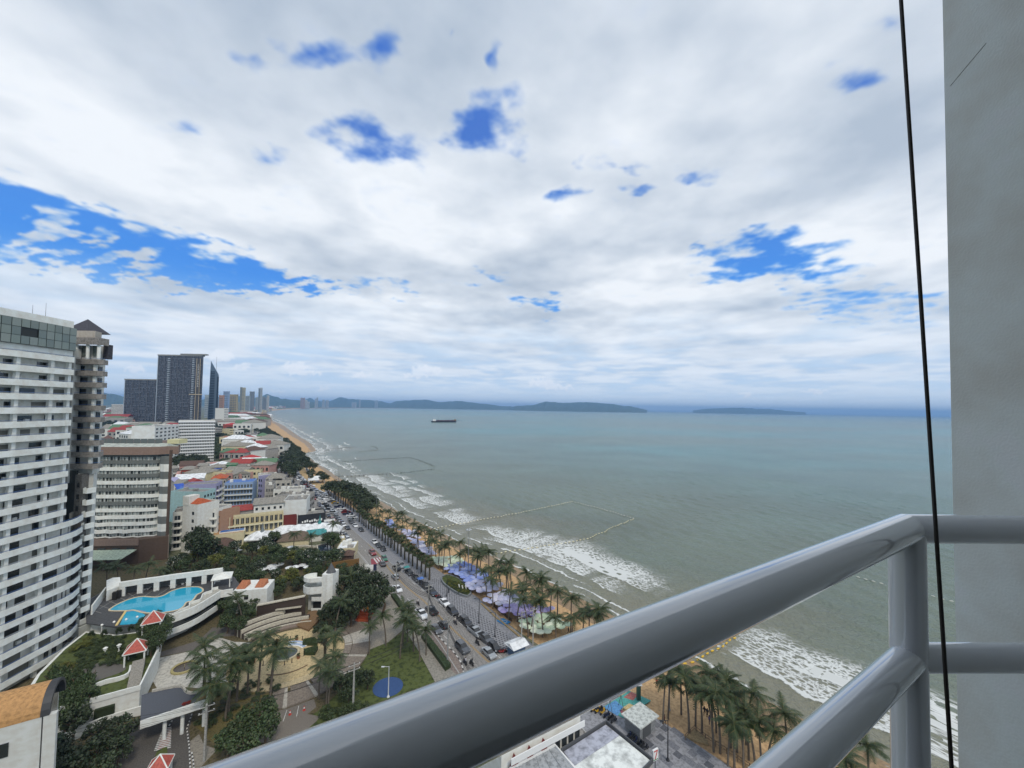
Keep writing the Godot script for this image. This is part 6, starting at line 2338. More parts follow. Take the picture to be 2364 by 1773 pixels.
	# bushes that fill the terrace garden
	for q in scatter(zpoly(0, 1370, 4.117, [860, 420, 1180, 380, 1200, 520, 1280, 600, 1090, 630, 900, 690, 760, 740, 690, 760, 780, 620, 730, 560, 850, 470]), 5.0, 1.5):
		var b := solo("terrace_bush", "dark green bush in the raised terrace garden", "bush", crown_mesh["bush"][rng.randi() % 3], leaf_mat(), Vector3(q.x, 4.2, q.z), rv(0, 6), "bushes in the terrace garden")
		b.scale = Vector3(rv(1.6, 2.3), rv(0.9, 1.5), rv(1.6, 2.3))
	for q in scatter(zpoly(0, 1370, 4.117, [830, 420, 700, 520, 830, 470]), 5.0, 1.0):
		var b := solo("terrace_bush", "yellow green bush at the foot of the apartment tower", "bush", crown_mesh["yellow"][rng.randi() % 3], leaf_mat(), Vector3(q.x, 3.8, q.z), rv(0, 6), "yellow green bushes at the tower foot")
		b.scale = Vector3(2.2, 1.6, 2.2)
	for q in scatter(zpoly(0, 1370, 4.117, [640, 640, 700, 660, 620, 780, 500, 800, 560, 690]), 4.5, 1.2):
		var b := solo("terrace_bush", "yellow green bush at the foot of the apartment tower", "bush", crown_mesh["yellow"][rng.randi() % 3], leaf_mat(), Vector3(q.x, 3.2, q.z), rv(0, 6), "yellow green bushes at the tower foot")
		b.scale = Vector3(2.2, 1.7, 2.2)
	for q in scatter(zpoly(0, 1370, 4.117, [1340, 260, 1480, 180, 1580, 240, 1570, 330, 1500, 470, 1420, 480, 1400, 360]), 7.0, 1.7):
		plant_tree("terrace_tree", "mid", "leafy tree between the two pink pavilions", Vector3(q.x, 4.2, q.z), rv(3.4, 4.6), rv(3.0, 4.2), "trees between the pink pavilions")
	for q in scatter(zpoly(0, 1370, 4.117, [560, 860, 880, 880, 860, 990, 640, 1060, 560, 1060]), 5.0, 1.7):
		plant_tree("terrace_tree", "mid", "leafy tree behind the near terrace parapet", Vector3(q.x, 3.0, q.z), rv(3.0, 4.2), rv(3.0, 4.0), "trees behind the terrace parapet")
	# entrance canopy over the drive
	var en := T("entrance_canopy", "flat slate topped entrance canopy with a long white fascia over the drive", "canopy", Vector3(-64, 0, -80))
	var cp := Q(360, 1440, 6.9125, [-230, 1140, 10, 1060, 330, 990, 430, 1010, 480, 1060, 640, 1090, 820, 1080, 810, 1230, 0, 1500, -250, 1580], 4.6)
	var ct := MB.new()
	ct.prism(cp, 3.9, 4.6, true, true, true)
	wp(en, "slab", ct, mat("canopy_slate", "565a62", 0.8, "asphalt", 0.7))
	var fs := MB.new()
	fs.wall(Q(360, 1440, 6.9125, [-250, 1590, 0, 1508, 810, 1235, 830, 1090], 4.6), 3.7, 4.95, 0.35)
	wp(en, "white_fascia", fs, whm)
	var cv := MB.new()
	cv.wall(smooth_line(Q(360, 1440, 6.9125, [-60, 1060, 330, 985, 430, 1000, 470, 1060, 560, 1095, 680, 1080], 4.9), 0.5), 3.9, 5.0, 0.3)
	wp(en, "curved_kerb", cv, mat("kerb_pale", "b7b3a8", 0.85, "concrete", 0.5))
	for t in [0.1, 0.45, 0.9]:
		var a := P(360, 1440 + 1500 / 6.9125, 4.6).lerp(P(360 + 800 / 6.9125, 1440 + 1235 / 6.9125, 4.6), t)
		var mb := MB.new()
		mb.tube(PackedVector3Array([Vector3(a.x, 0, a.z - 0.8), Vector3(a.x, 3.9, a.z - 0.8)]), 0.3, 0.3, 10)
		wp(en, "column", mb, whm)
	for q in Q(360, 1440, 6.9125, [455, 1270, 530, 1245, 690, 1195, 765, 1170], 4.9):
		var b := solo("flower_box", "red flowering planter box on the canopy edge", "planter", crown_mesh["bush"][0], mat("red_flower", "93301f", 0.8, "leaf", 1.5), Vector3(q.x, 4.6, q.z), 0, "flower boxes on the canopy edge")
		b.scale = Vector3(0.9, 0.6, 0.9)
	# sloping white wall that runs down to the drive
	var rw := MB.new()
	rw.wall(smooth_line(Q(0, 1370, 4.117, [530, 1380, 700, 1340, 850, 1260, 1000, 1200, 1340, 1100], 1.0), 1.0), 0.0, 1.6, 0.35)
	solo("retaining_wall", "curved white retaining wall above the shaded trees", "wall", rw, whm)

# ---------------------------------------------------------------- plants
var frond_mesh := []
var palm_proto := []
var fan_proto := []
var crown_mesh := {}
var trunk_mesh := []

func leaf_mat() -> StandardMaterial3D:
	var m := vmat("leaf", 0.62, "leaf", 0.6)
	m.backlight_enabled = true
	m.backlight = Color(0.14, 0.17, 0.06)
	return m

func make_frond(length: float, droop: float, seed_: int) -> ArrayMesh:
	var rg := RandomNumberGenerator.new()
	rg.seed = seed_
	var mb := MB.new()
	var n := 11
	var pts := PackedVector3Array()
	for i in n + 1:
		var t := float(i) / n
		pts.append(Vector3(0, length * (0.34 * t - droop * t * t), length * t * (1.0 - 0.18 * droop * t)))
	mb.tint(Color(0.10, 0.11, 0.035))
	mb.tube(pts, 0.045, 0.012, 3, false)
	for i in range(1, n + 1):
		var t := float(i) / n
		var w := length * 0.30 * sin(PI * clampf(0.12 + t * 0.82, 0, 1)) + 0.08
		var p := pts[i]
		var d := (pts[i] - pts[i - 1]).normalized()
		for s in [-1.0, 1.0]:
			for h in 2:
				var g := rg.randf_range(0.75, 1.2)
				mb.tint(Color(0.034 * g, 0.060 * g, 0.015 * g) if rg.randf() > 0.09 else Color(0.10 * g, 0.09 * g, 0.028 * g))
				var q := p - d * length / n * (0.5 * h)
				var tip := q + Vector3(s * w * 0.86, -w * rg.randf_range(0.30, 0.62), 0) + d * w * 0.65
				var b := q + d * length / n * 0.5
				mb.tri(q, b, tip)
	return mb.mesh()

func palm_trunk(h: float, lean: Vector2, seed_: int) -> Array:
	var pts := PackedVector3Array()
	for i in 8:
		var t := i / 7.0
		pts.append(Vector3(lean.x * t * t, h * t, lean.y * t * t))
	var mb := MB.new()
	mb.tube(pts, 0.20, 0.12, 7)
	return [mb.mesh(), pts[7]]

func make_plants() -> void:
	var lm := leaf_mat()
	var bark := mat("palm_bark", "6f6558", 0.95, "concrete", 0.8)
	for i in 4:
		frond_mesh.append(make_frond([3.0, 3.3, 2.7, 3.1][i], [0.42, 0.62, 0.85, 0.28][i], 50 + i))
	for k in 6:
		rng.seed = 900 + k
		var o := Node3D.new()
		var tr := palm_trunk(7.4 + (k % 3) * 0.7, Vector2([0.2, 1.1, -0.7, 0.4, 1.6, -0.2][k], [0.3, -0.5, 0.6, 1.0, 0.2, -0.8][k]), k)
		part(o, "trunk", tr[0], bark)
		var n := 15 + k % 3
		for i in n:
			var f := part(o, "frond", frond_mesh[[1, 0, 2, 1, 3, 0][i % 6]], lm, tr[1])
			f.rotation = Vector3(rv(-0.35, 0.25) - (0.45 if i % 5 == 0 else 0.0), TAU * i / n * 2.0 + rv(-0.25, 0.25), 0)
			f.scale = Vector3.ONE * rv(0.85, 1.1)
		var nuts := MB.new()
		nuts.tint(Color(0.12, 0.10, 0.03))
		for i in 5:
			nuts.blob(tr[1] + Vector3(rv(-.25, .25), -0.28, rv(-.25, .25)), Vector3.ONE * 0.14, i, 5, 4, 0.1)
		part(o, "coconut_cluster", nuts, lm)
		palm_proto.append(o)
	for k in 3:
		rng.seed = 950 + k
		var o := Node3D.new()
		var h := 5.2 + 0.4 * k
		var tb := MB.new()
		tb.tube(PackedVector3Array([Vector3.ZERO, Vector3(0, 0.5, 0), Vector3(0.04, h * 0.6, 0.03), Vector3(0, h, 0)]), 0.33, 0.21, 8)
		part(o, "trunk", tb, mat("fan_bark", "57503f", 0.95, "concrete", 0.9))
		var cb := MB.new()
		for i in 46:
			var az := rv(0, TAU)
			var el := rv(-0.85, 1.25)
			var dir := Vector3(cos(az) * cos(el), sin(el), sin(az) * cos(el))
			var c := Vector3(0, h + 0.1, 0) + dir * rv(0.75, 1.15)
			var x := dir.cross(Vector3.UP).normalized()
			var y := x.cross(dir)
			var g := rv(0.65, 1.25)
			cb.tint(Color(0.060 * g, 0.085 * g, 0.026 * g) if el > -0.45 else Color(0.13 * g, 0.11 * g, 0.055 * g))
			cb.tri(Vector3(0, h, 0), Vector3(0, h, 0) + x * 0.05, c)
			for f in 7:
				var a0 := lerpf(-1.5, 1.5, f / 7.0)
				var a1 := lerpf(-1.5, 1.5, (f + 0.75) / 7.0)
				var r := rv(0.65, 0.95)
				cb.tri(c, c + (dir * cos(a0) + x * sin(a0)) * r - Vector3(0, 0.22 * absf(sin(a0)) + 0.1, 0), c + (dir * cos(a1) + x * sin(a1)) * r + y * 0.06 - Vector3(0, 0.22 * absf(sin(a1)) + 0.1, 0))
		part(o, "crown", cb, lm)
		var sk := MB.new()
		sk.tint(Color(0.11, 0.085, 0.05))
		sk.lathe(Vector3(0, h - 1.1, 0), [[0.25, 0.0], [0.42, 0.35], [0.36, 0.9], [0.2, 1.1]], 9, true)
		part(o, "dead_leaf_skirt", sk, lm)
		fan_proto.append(o)
	for kind in ["dark", "mid", "yellow", "flower", "bush"]:
		crown_mesh[kind] = []
		for k in 3:
			crown_mesh[kind].append(make_crown(kind, 1000 + k * 7 + kind.hash() % 90))
	for k in 3:
		rng.seed = 980 + k
		var mb := MB.new()
		mb.tube(PackedVector3Array([Vector3.ZERO, Vector3(rv(-.1, .1), 0.25, rv(-.1, .1)), Vector3(rv(-.15, .15), 0.6, 0)]), 0.05, 0.03, 6)
		for i in 4:
			var a := i * TAU / 4 + rv(0, 1)
			mb.tube(PackedVector3Array([Vector3(0, 0.42, 0), Vector3(cos(a) * 0.22, 0.65, sin(a) * 0.22), Vector3(cos(a) * 0.34, 0.80, sin(a) * 0.34)]), 0.025, 0.008, 4)
		trunk_mesh.append(mb.mesh())
	rng.seed = 4711

func make_crown(kind: String, seed_: int) -> ArrayMesh:      # unit crown: radius about 0.5 round (0, 0.66, 0), height 1
	var rg := RandomNumberGenerator.new()
	rg.seed = seed_
	var mb := MB.new()
	var base: Color = {"dark": Color(0.032, 0.052, 0.018), "mid": Color(0.045, 0.075, 0.022), "yellow": Color(0.120, 0.140, 0.022), "flower": Color(0.034, 0.058, 0.024), "bush": Color(0.050, 0.078, 0.022)}[kind]
	var clumps := 30
	for i in clumps:
		var az := rg.randf() * TAU
		var up := rg.randf_range(-0.55, 1.0)
		var rr := sqrt(maxf(0.0, 1.0 - up * up)) * rg.randf_range(0.55, 1.0)
		var c := Vector3(cos(az) * rr * 0.40, 0.64 + up * 0.26, sin(az) * rr * 0.40)
		if kind == "bush":
			c = Vector3(cos(az) * rr * 0.42, 0.34 + up * 0.32, sin(az) * rr * 0.42)
		var cr := rg.randf_range(0.09, 0.17)
		var ct := rg.randf_range(0.7, 1.3)
		for k in 46:
			var d := Vector3(rg.randfn(), rg.randfn() * 0.75, rg.randfn()).normalized()
			var p := c + d * cr * rg.randf_range(0.55, 1.08)
			var nrm := (d + Vector3(rg.randfn(), rg.randfn() + 0.7, rg.randfn()) * 0.6).normalized()
			var x := nrm.cross(Vector3(rg.randfn(), rg.randfn(), rg.randfn())).normalized()
			var y := nrm.cross(x)
			var s := rg.randf_range(0.018, 0.036)
			var g := ct * rg.randf_range(0.7, 1.3)
			var q := Color(base.r * g * rg.randf_range(0.85, 1.25), base.g * g, base.b * g)
			if kind == "flower" and rg.randf() < 0.13 and up > -0.2:
				q = Color(0.72, 0.72, 0.66)
				s *= 0.7
			mb.tint(q)
			mb.tri(p - x * s, p + y * s * 1.3, p + x * s)
			mb.tri(p - x * s, p + x * s, p - y * s * 1.1)
	return mb.mesh()

func plant_tree(called: String, kind: String, label: String, at: Vector3, h: float, w: float, group := "", trunk := true) -> void:
	var o := T(called, label, "bush" if kind == "bush" else "tree", at, rv(0, TAU), group)
	if trunk:
		var t := part(o, "trunk", trunk_mesh[rng.randi() % 3], mat("bark", "5a4c3c", 0.95, "concrete", 0.9))
		t.scale = Vector3(h * 0.9, h, h * 0.9)
	var c := part(o, "crown", crown_mesh[kind][rng.randi() % 3], leaf_mat())
	c.scale = Vector3(w, h, w * rv(0.9, 1.1))

func coconut(at: Vector3, s: float, label: String, group: String) -> void:
	var o: Node3D = palm_proto[rng.randi() % 6].duplicate()
	o.name = numbered("coconut_palm")
	add_child(o, true)
	o.position = at
	o.rotation.y = rv(0, TAU)
	o.scale = Vector3.ONE * s
	o.set_meta("label", label)
	o.set_meta("category", "palm tree")
	o.set_meta("group", group)

func fan_palm(at: Vector3, s: float, label: String, group: String) -> void:
	var o: Node3D = fan_proto[rng.randi() % 3].duplicate()
	o.name = numbered("fan_palm")
	add_child(o, true)
	o.position = at
	o.rotation.y = rv(0, TAU)
	o.scale = Vector3.ONE * s
	o.set_meta("label", label)
	o.set_meta("category", "palm tree")
	o.set_meta("group", group)

func in_poly(p: Vector2, poly: PackedVector2Array) -> bool:
	return Geometry2D.is_point_in_polygon(p, poly)

func zpoly(ox: float, oy: float, s: float, l: Array) -> PackedVector2Array:
	var r := PackedVector2Array()
	for i in range(0, l.size(), 2):
		r.append(Vector2(ox + l[i] / s, oy + l[i + 1] / s))
	return r

func scatter(poly: PackedVector2Array, h: float, gap: float, holes := []) -> PackedVector3Array:      # ground points whose plants' tops (at h) show inside a pixel outline
	var r := PackedVector3Array()
	var box := Rect2(poly[0], Vector2.ZERO)
	for p in poly:
		box = box.expand(p)
	var tries := 0
	while tries < 2600:
		tries += 1
		var q := box.position + Vector2(rng.randf() * box.size.x, rng.randf() * box.size.y)
		if not in_poly(q, poly):
			continue
		var bad := false
		for o in holes:
			if in_poly(q, o):
				bad = true
		if bad:
			continue
		var w := P(q.x, q.y, h)
		w.y = 0
		for e in r:
			if e.distance_squared_to(w) < gap * gap:
				bad = true
				break
		if not bad:
			r.append(w)
	return r

func build_plants() -> void:
	# coconut palms on the beach
	for q in Q(800, 1180, 3.568, [600, 170, 665, 160, 680, 210, 700, 270, 740, 230, 790, 190, 760, 290, 800, 320, 860, 290, 940, 250, 935, 340, 970, 320, 1030, 340, 1080, 310, 1100, 330, 1070, 390, 1175, 360, 1230, 430, 1190, 440, 1160, 500, 1210, 570, 1320, 450, 1360, 450, 1340, 520, 1280, 490, 1440, 580, 1480, 510, 1340, 650, 1410, 660, 1560, 590, 1560, 660, 1620, 590, 1680, 650, 1740, 670, 1500, 770, 1525, 745, 1620, 770, 1730, 850, 1850, 750, 1860, 830, 1950, 820, 2000, 830, 2050, 830, 2110, 880], 8.0):
		coconut(Vector3(q.x, -0.15, q.z), rv(0.92, 1.12), "tall coconut palm leaning among the beach umbrellas", "coconut palms among the beach umbrellas")
	for q in Q(560, 880, 4.609, [1450, 1390, 1500, 1360, 1530, 1380, 1460, 1330, 1640, 1400, 1710, 1400, 1760, 1460, 1800, 1490, 1690, 1520, 1640, 1480, 1560, 1440, 1600, 1530, 1950, 1560, 1860, 1600], 8.0):
		coconut(Vector3(q.x, -0.15, q.z), rv(0.85, 1.05), "coconut palm on the sand behind the row of fan palms", "coconut palms behind the fan palms")
	for q in Q(1400, 1540, 3.352, [440, 100, 480, 60, 580, 30, 640, 150, 690, 110, 740, 150, 820, 110, 850, 150, 930, 150, 950, 180, 830, 280, 880, 290, 960, 250, 1010, 280, 1080, 230, 940, 380, 990, 400, 1060, 330, 1100, 330, 1150, 420, 1060, 430, 1240, 420, 1200, 450, 1400, 390, 1870, 690, 2030, 640, 1950, 740], 8.0):
		coconut(Vector3(q.x, -0.15, q.z), rv(0.9, 1.08), "coconut palm in the dense grove beside the tiled promenade", "coconut palms in the grove by the tiles")
	# fan palms along the promenade
	for q in Q(800, 1180, 3.568, [683, 570, 648, 540, 615, 505, 580, 480, 543, 455, 512, 425, 478, 400, 448, 375, 420, 350, 393, 325, 365, 305, 340, 285, 318, 262, 293, 245, 268, 225, 245, 205, 225, 188, 203, 170, 182, 150, 160, 135, 143, 122, 127, 105, 105, 90]):
		fan_palm(q + Vector3.UP * 0.1, rv(0.95, 1.12), "bushy fan palm in the long straight row along the promenade", "fan palms along the promenade")
	for q in Q(560, 880, 4.609, [1180, 1390, 1150, 1370, 1120, 1350, 1095, 1335, 1070, 1315, 1045, 1300, 1020, 1280, 990, 1265, 970, 1245, 940, 1225, 920, 1205, 905, 1190, 520, 1100, 545, 1085, 500, 1060, 725, 1090, 745, 1075, 735, 1055, 700, 1050]):
		fan_palm(q + Vector3.UP * 0.1, rv(1.0, 1.2), "fan palm beside the angled row of parked cars", "fan palms by the angled parking")
	# broad trees along the beach road
	for q in Q(560, 880, 4.609, [990, 1110, 1060, 1100, 1130, 1140, 1190, 1130, 1230, 1180, 1280, 1200, 1320, 1260, 1340, 1300, 1200, 1220, 1250, 1280, 1030, 1140, 1150, 1190, 930, 1120, 1300, 1325], 6.0):
		plant_tree("shade_tree", "dark", "broad dark shade tree between the fan palms and the sand", Vector3(q.x, 0, q.z), rv(8.5, 10), rv(10, 12.5), "shade trees behind the fan palms")
	for q in Q(560, 880, 4.609, [640, 830, 560, 790, 600, 770, 480, 760, 520, 730, 430, 720, 400, 700, 360, 670, 400, 740, 460, 800, 520, 830, 580, 850, 350, 640, 310, 620, 270, 590, 330, 680, 250, 560, 220, 550, 190, 530, 160, 500, 200, 560, 140, 470, 120, 440, 150, 520, 110, 410, 100, 380, 125, 420, 430, 880, 480, 900, 540, 900, 410, 900, 500, 940, 560, 940, 720, 900, 690, 880], 6.0):
		plant_tree("shade_tree", "dark", "dark shade tree in the long belt between road and sand", Vector3(q.x, 0, q.z), rv(8.5, 11), rv(11, 14), "shade trees in the belt along the road")
	var k0 := nearest(inner, P(712, 1080))
	var k1 := nearest(inner, P(601, 952))
	var run := inner.slice(k0, k1)
	var rl := line_len(run)
	var ss := 0.0
	while ss < rl:
		var pd := at_len(run, ss)
		var land := Vector3(pd[1].z, 0, -pd[1].x)
		var wide := 5.0 + 9.0 * smoothstep(0.0, 400.0, ss)
		var q: Vector3 = pd[0] + land * rv(1.0, wide)
		plant_tree("shade_tree", "dark", "dark shade tree in the long belt between road and sand", Vector3(q.x, 0, q.z), rv(8.0, 11.0), rv(10.0, 13.0), "shade trees in the belt along the road", ss < 200.0)
		ss += 5.5 if ss < 500.0 else 9.0
	for q in Q(560, 880, 4.609, [95, 365, 100, 350, 112, 335, 125, 325, 140, 315, 155, 306, 175, 297, 200, 289, 230, 282, 260, 276, 84, 390, 90, 372], 5.0):
		plant_tree("far_tree", "dark", "far dark tree where the beach road meets the town", Vector3(q.x, 0, q.z), rv(10, 14), rv(26, 40), "far trees along the bay", false)
	for q in Q(560, 880, 4.609, [830, 975, 875, 1010, 850, 1000], 5.0):
		plant_tree("shade_tree", "dark", "small round tree beside the white beach tent", Vector3(q.x, 0, q.z), 6.5, 8.5, "round trees by the beach tent")
	# hotel garden
	var tables := zpoly(380, 1040, 5.027, [1050, 1330, 1260, 1270, 1700, 1250, 1720, 1400, 1080, 1440])
	var garden := zpoly(380, 1040, 5.027, [140, 1190, 540, 1160, 800, 1090, 1180, 1060, 1380, 1100, 1700, 1170, 1780, 1330, 1840, 1440, 1560, 1490, 1130, 1500, 800, 1470, 770, 1370, 60, 1460, 20, 1400])
	var i := 0
	for q in scatter(garden, 4.0, 4.1, [tables]):
		i += 1
		var kind: String = ["mid", "dark", "mid", "flower", "mid", "dark", "yellow", "mid"][i % 8] if i % 11 != 3 else "yellow"
		var lab: String = {"mid": "leafy mid green tree in the dense hotel garden", "dark": "dark leafed tree in the dense hotel garden", "flower": "white flowering frangipani tree in the hotel garden", "yellow": "yellow green tree in the dense hotel garden"}[kind]
		plant_tree("garden_tree", kind, lab, q, rv(3.8, 6.5), rv(4.2, 6.2), "trees of that kind in the hotel garden: " + kind)
	for q in scatter(zpoly(760, 1300, 3.508, [90, 120, 290, 70, 420, 150, 455, 225, 400, 290, 280, 335, 130, 400, 40, 330, 90, 240]), 6.0, 4.0):
		plant_tree("garden_tree", "dark", "tall dark tree in the thicket behind the orange shrine", q, rv(7, 9.5), rv(6, 8), "dark trees behind the shrine")
	for q in scatter(zpoly(480, 1250, 6.9125, [1500, 430, 2150, 330, 2200, 470, 1750, 560, 1450, 640, 1100, 740, 850, 800, 830, 700, 1050, 620, 1300, 560]), 3.5, 3.6):
		plant_tree("garden_tree", "yellow" if rng.randf() < 0.3 else "mid", "low bright green tree on the terraces above the stone wall", q, rv(3.5, 5), rv(3.8, 5.5), "trees on the garden terraces")
	for q in Q(380, 1040, 5.027, [430, 1000, 340, 1060, 470, 1090, 390, 1100], 7.0):
		plant_tree("casuarina_tree", "dark", "large dark spreading tree beside the white apartment core", Vector3(q.x, 0, q.z), 11.5, rv(8, 10.5), "large dark trees by the white apartments")
	for q in Q(600, 1160, 7.9, [250, 620, 200, 780, 260, 830, 100, 700, 1300, 620, 1240, 600, 1340, 680, 1380, 930, 1320, 960, 1100, 1000, 1060, 960, 850, 980, 700, 940, 620, 900], 4.0):
		plant_tree("garden_tree", "flower" if i % 2 == 0 else "mid", "round leafy tree beside the restaurant roofs" if i % 2 else "white flowering tree beside the dark garden pool", Vector3(q.x, 0, q.z), rv(5, 6.5), rv(6, 8), "leafy trees by the restaurants" if i % 2 else "flowering trees by the pool")
		i += 1
	for q in Q(600, 1160, 7.9, [620, 620, 960, 630, 1700, 1400, 1300, 420], 7.0):
		coconut(Vector3(q.x, 0, q.z), 0.95, "coconut palm rising between the restaurant roofs", "coconut palms between the restaurant roofs")
	# palms of the forecourt
	for q in Q(360, 1440, 6.9125, [900, 270, 780, 540, 800, 700, 830, 880, 1180, 460, 1190, 640, 1320, 440, 1490, 380, 1660, 350, 1860, 300, 1850, 480, 1140, 700], 9.5):
		coconut(Vector3(q.x, 0, q.z), rv(1.05, 1.2), "tall windswept coconut palm in the dry bed beside the round plaza", "windswept palms beside the plaza")
	for q in Q(600, 1440, 6.9125, [960, 540, 1080, 660, 1220, 420, 1180, 250, 1110, 700], 8.0):
		coconut(Vector3(q.x, 0, q.z), rv(0.85, 1.0), "coconut palm in the small clump on the plaza's outer rim", "palms on the plaza rim")
	for q in Q(600, 1440, 6.9125, [1050, 190], 6.5):
		fan_palm(Vector3(q.x, 0, q.z), 1.1, "single fan palm with a brown skirt on the plaza", "fan palm on the plaza")
	for q in Q(760, 1300, 3.508, [330, 490, 465, 430, 640, 400, 600, 440, 690, 470, 740, 540, 690, 400, 580, 520, 790, 500], 7.0):
		coconut(Vector3(q.x, 0, q.z), rv(0.8, 1.0), "coconut palm at the lawn's edge beside the hedge", "palms at the lawn's edge")
	for q in Q(200, 1240, 7.373, [1015, 390, 820, 500, 570, 500, 360, 470, 1240, 520], 8.0):
		coconut(Vector3(q.x, 0, q.z), 0.95, "coconut palm in front of the brown hotel entrance", "palms by the hotel entrance")
	for q in Q(480, 1250, 6.9125, [560, 1000, 2040, 1120], 6.0):
		coconut(Vector3(q.x, 0, q.z), 1.0, "old coconut palm beside the dark stone garden wall", "palms by the stone wall")
	for q in scatter(zpoly(480, 1250, 6.9125, [240, 1060, 480, 960, 780, 1000, 800, 1220, 620, 1400, 300, 1360, 180, 1200]), 2.0, 3.2):
		plant_tree("garden_tree", "mid", "leafy tree in the courtyard below the curved pool terrace", q, rv(3.5, 5), rv(4, 5.2), "trees below the pool terrace")
	for q in scatter(zpoly(480, 1250, 6.9125, [1900, 1000, 2200, 1060, 2212, 1300, 1900, 1430, 1750, 1400]), 2.0, 3.0):
		plant_tree("garden_tree", "dark", "dark low tree between the stair tower and the plaza", q, rv(3.5, 5), rv(4, 5.5), "dark trees by the stair tower")
	for q in scatter(zpoly(360, 1440, 6.9125, [900, 1000, 1250, 900, 1450, 860, 1850, 860, 1980, 980, 1850, 1100, 1780, 1380, 1500, 1400, 1300, 1540, 700, 1640, 650, 1500, 850, 1300, 830, 1100]), 0.6, 1.9):
		plant_tree("garden_bush", "bush", "low scrubby bush in the dry bed under the leaning palms", q, rv(0.9, 1.7), rv(1.6, 2.6), "bushes under the leaning palms", false)
	for q in scatter(zpoly(360, 1440, 6.9125, [1250, 1500, 1450, 1380, 1700, 1420, 1790, 1560, 1800, 1659, 1500, 1900, 1150, 1900, 1080, 1700]), 3.5, 3.0):
		plant_tree("garden_tree", "mid", "dense dark green tree at the corner of the drive", q, rv(5, 6.5), rv(4.5, 6), "dense trees by the drive corner")
	for q in scatter(zpoly(600, 1440, 6.9125, [1260, 1000, 1400, 850, 1800, 740, 1830, 900, 1600, 1000, 1400, 1200, 1260, 1180]), 2.2, 2.6):
		plant_tree("garden_tree", "dark", "dark rounded shrub tree on the lawn by the white pole", q, rv(3.2, 4.4), rv(3.6, 5.0), "shrub trees by the white pole")
	for q in Q(600, 1440, 6.9125, [1400, 1330, 1520, 1290, 1650, 1330, 1100, 1340], 1.5):
		plant_tree("garden_bush", "bush", "dark bush on the lawn close to the street poles", Vector3(q.x, 0, q.z), 2.6, 3.6, "bushes by the street poles", false)
	for q in scatter(zpoly(0, 1300, 4.88, [640, 1180, 860, 1290, 1000, 1420, 880, 1560, 700, 1640, 690, 1500]), 5.0, 2.6):
		plant_tree("garden_tree", "mid", "leafy tree growing beside the tan vaulted roof", q, rv(6.5, 8), rv(3.8, 5), "trees beside the vaulted roof")
	for q in scatter(zpoly(0, 1370, 4.117, [540, 1100, 820, 1130, 1250, 1230, 1240, 1330, 1080, 1500, 1100, 1700, 450, 1700, 520, 1400]), 3.5, 3.2):
		plant_tree("garden_tree", "dark", "dark tree in the shaded bed under the white terrace wall", q, rv(4.5, 6), rv(4.5, 6), "trees under the terrace wall")
	# behind the hotel and among the houses
	for q in scatter(PackedVector2Array([Vector2(300, 985), Vector2(372, 985), Vector2(374, 1030), Vector2(330, 1030), Vector2(280, 1012)]), 4.0, 11.0):
		plant_tree("town_tree", "dark", "dark tree among the small houses behind the striped hotel", q, rv(7, 11), rv(10, 16), "trees behind the striped hotel", false)
	for q in scatter(PackedVector2Array([Vector2(232, 968), Vector2(300, 975), Vector2(300, 1000), Vector2(250, 1000), Vector2(226, 990)]), 4.0, 22.0):
		plant_tree("town_tree", "dark", "dark tree in the wood before the dark twin towers", q, rv(12, 18), rv(20, 34), "trees before the twin towers", false)
	for q in scatter(PackedVector2Array([Vector2(495, 1015), Vector2(560, 1005), Vector2(575, 1050), Vector2(520, 1070), Vector2(495, 1060)]), 4.0, 12.0):
		plant_tree("town_tree", "mid", "leafy tree between the white slab block and the beach road", q, rv(7, 10), rv(10, 15), "trees by the white slab block", false)
	for q in scatter(PackedVector2Array([Vector2(405, 1055), Vector2(470, 1060), Vector2(475, 1072), Vector2(410, 1075)]), 5.0, 7.0):
		plant_tree("town_tree", "dark", "dark tree at the foot of the white slab block", q, rv(8, 11), rv(9, 12), "trees at the foot of the slab block", false)
	for q in scatter(PackedVector2Array([Vector2(500, 968), Vector2(560, 965), Vector2(575, 1000), Vector2(500, 1010)]), 4.0, 24.0):
		plant_tree("town_tree", "dark", "distant dark tree among the roofs by the far road", q, rv(9, 13), rv(18, 30), "distant trees by the far road", false)

# ---------------------------------------------------------------- street, cars, beach
var yellow: PackedVector3Array
var car_proto := {}
var bike_proto: Node3D
var person_meshes := []

func flat_line(l: PackedVector3Array, w: float, y: float, dash := 0.0, gap := 0.0, s0 := 0.0, s1 := 1e9) -> MB:
	var mb := MB.new()
	var total := minf(line_len(l), s1)
	var s := s0
	while s < total:
		var e := minf(s + (dash if dash > 0.0 else 4.0), total)
		var a := at_len(l, s)
		var b := at_len(l, e)
		var t: Vector3 = (b[0] - a[0]).normalized()
		var n := Vector3(t.z, 0, -t.x) * w / 2
		var p: Vector3 = a[0]
		var q: Vector3 = b[0]
		p.y = y
		q.y = y
		mb.quad_up(p + n, q + n, q - n, p - n)
		s = e + (gap if dash > 0.0 else 0.0)
	return mb

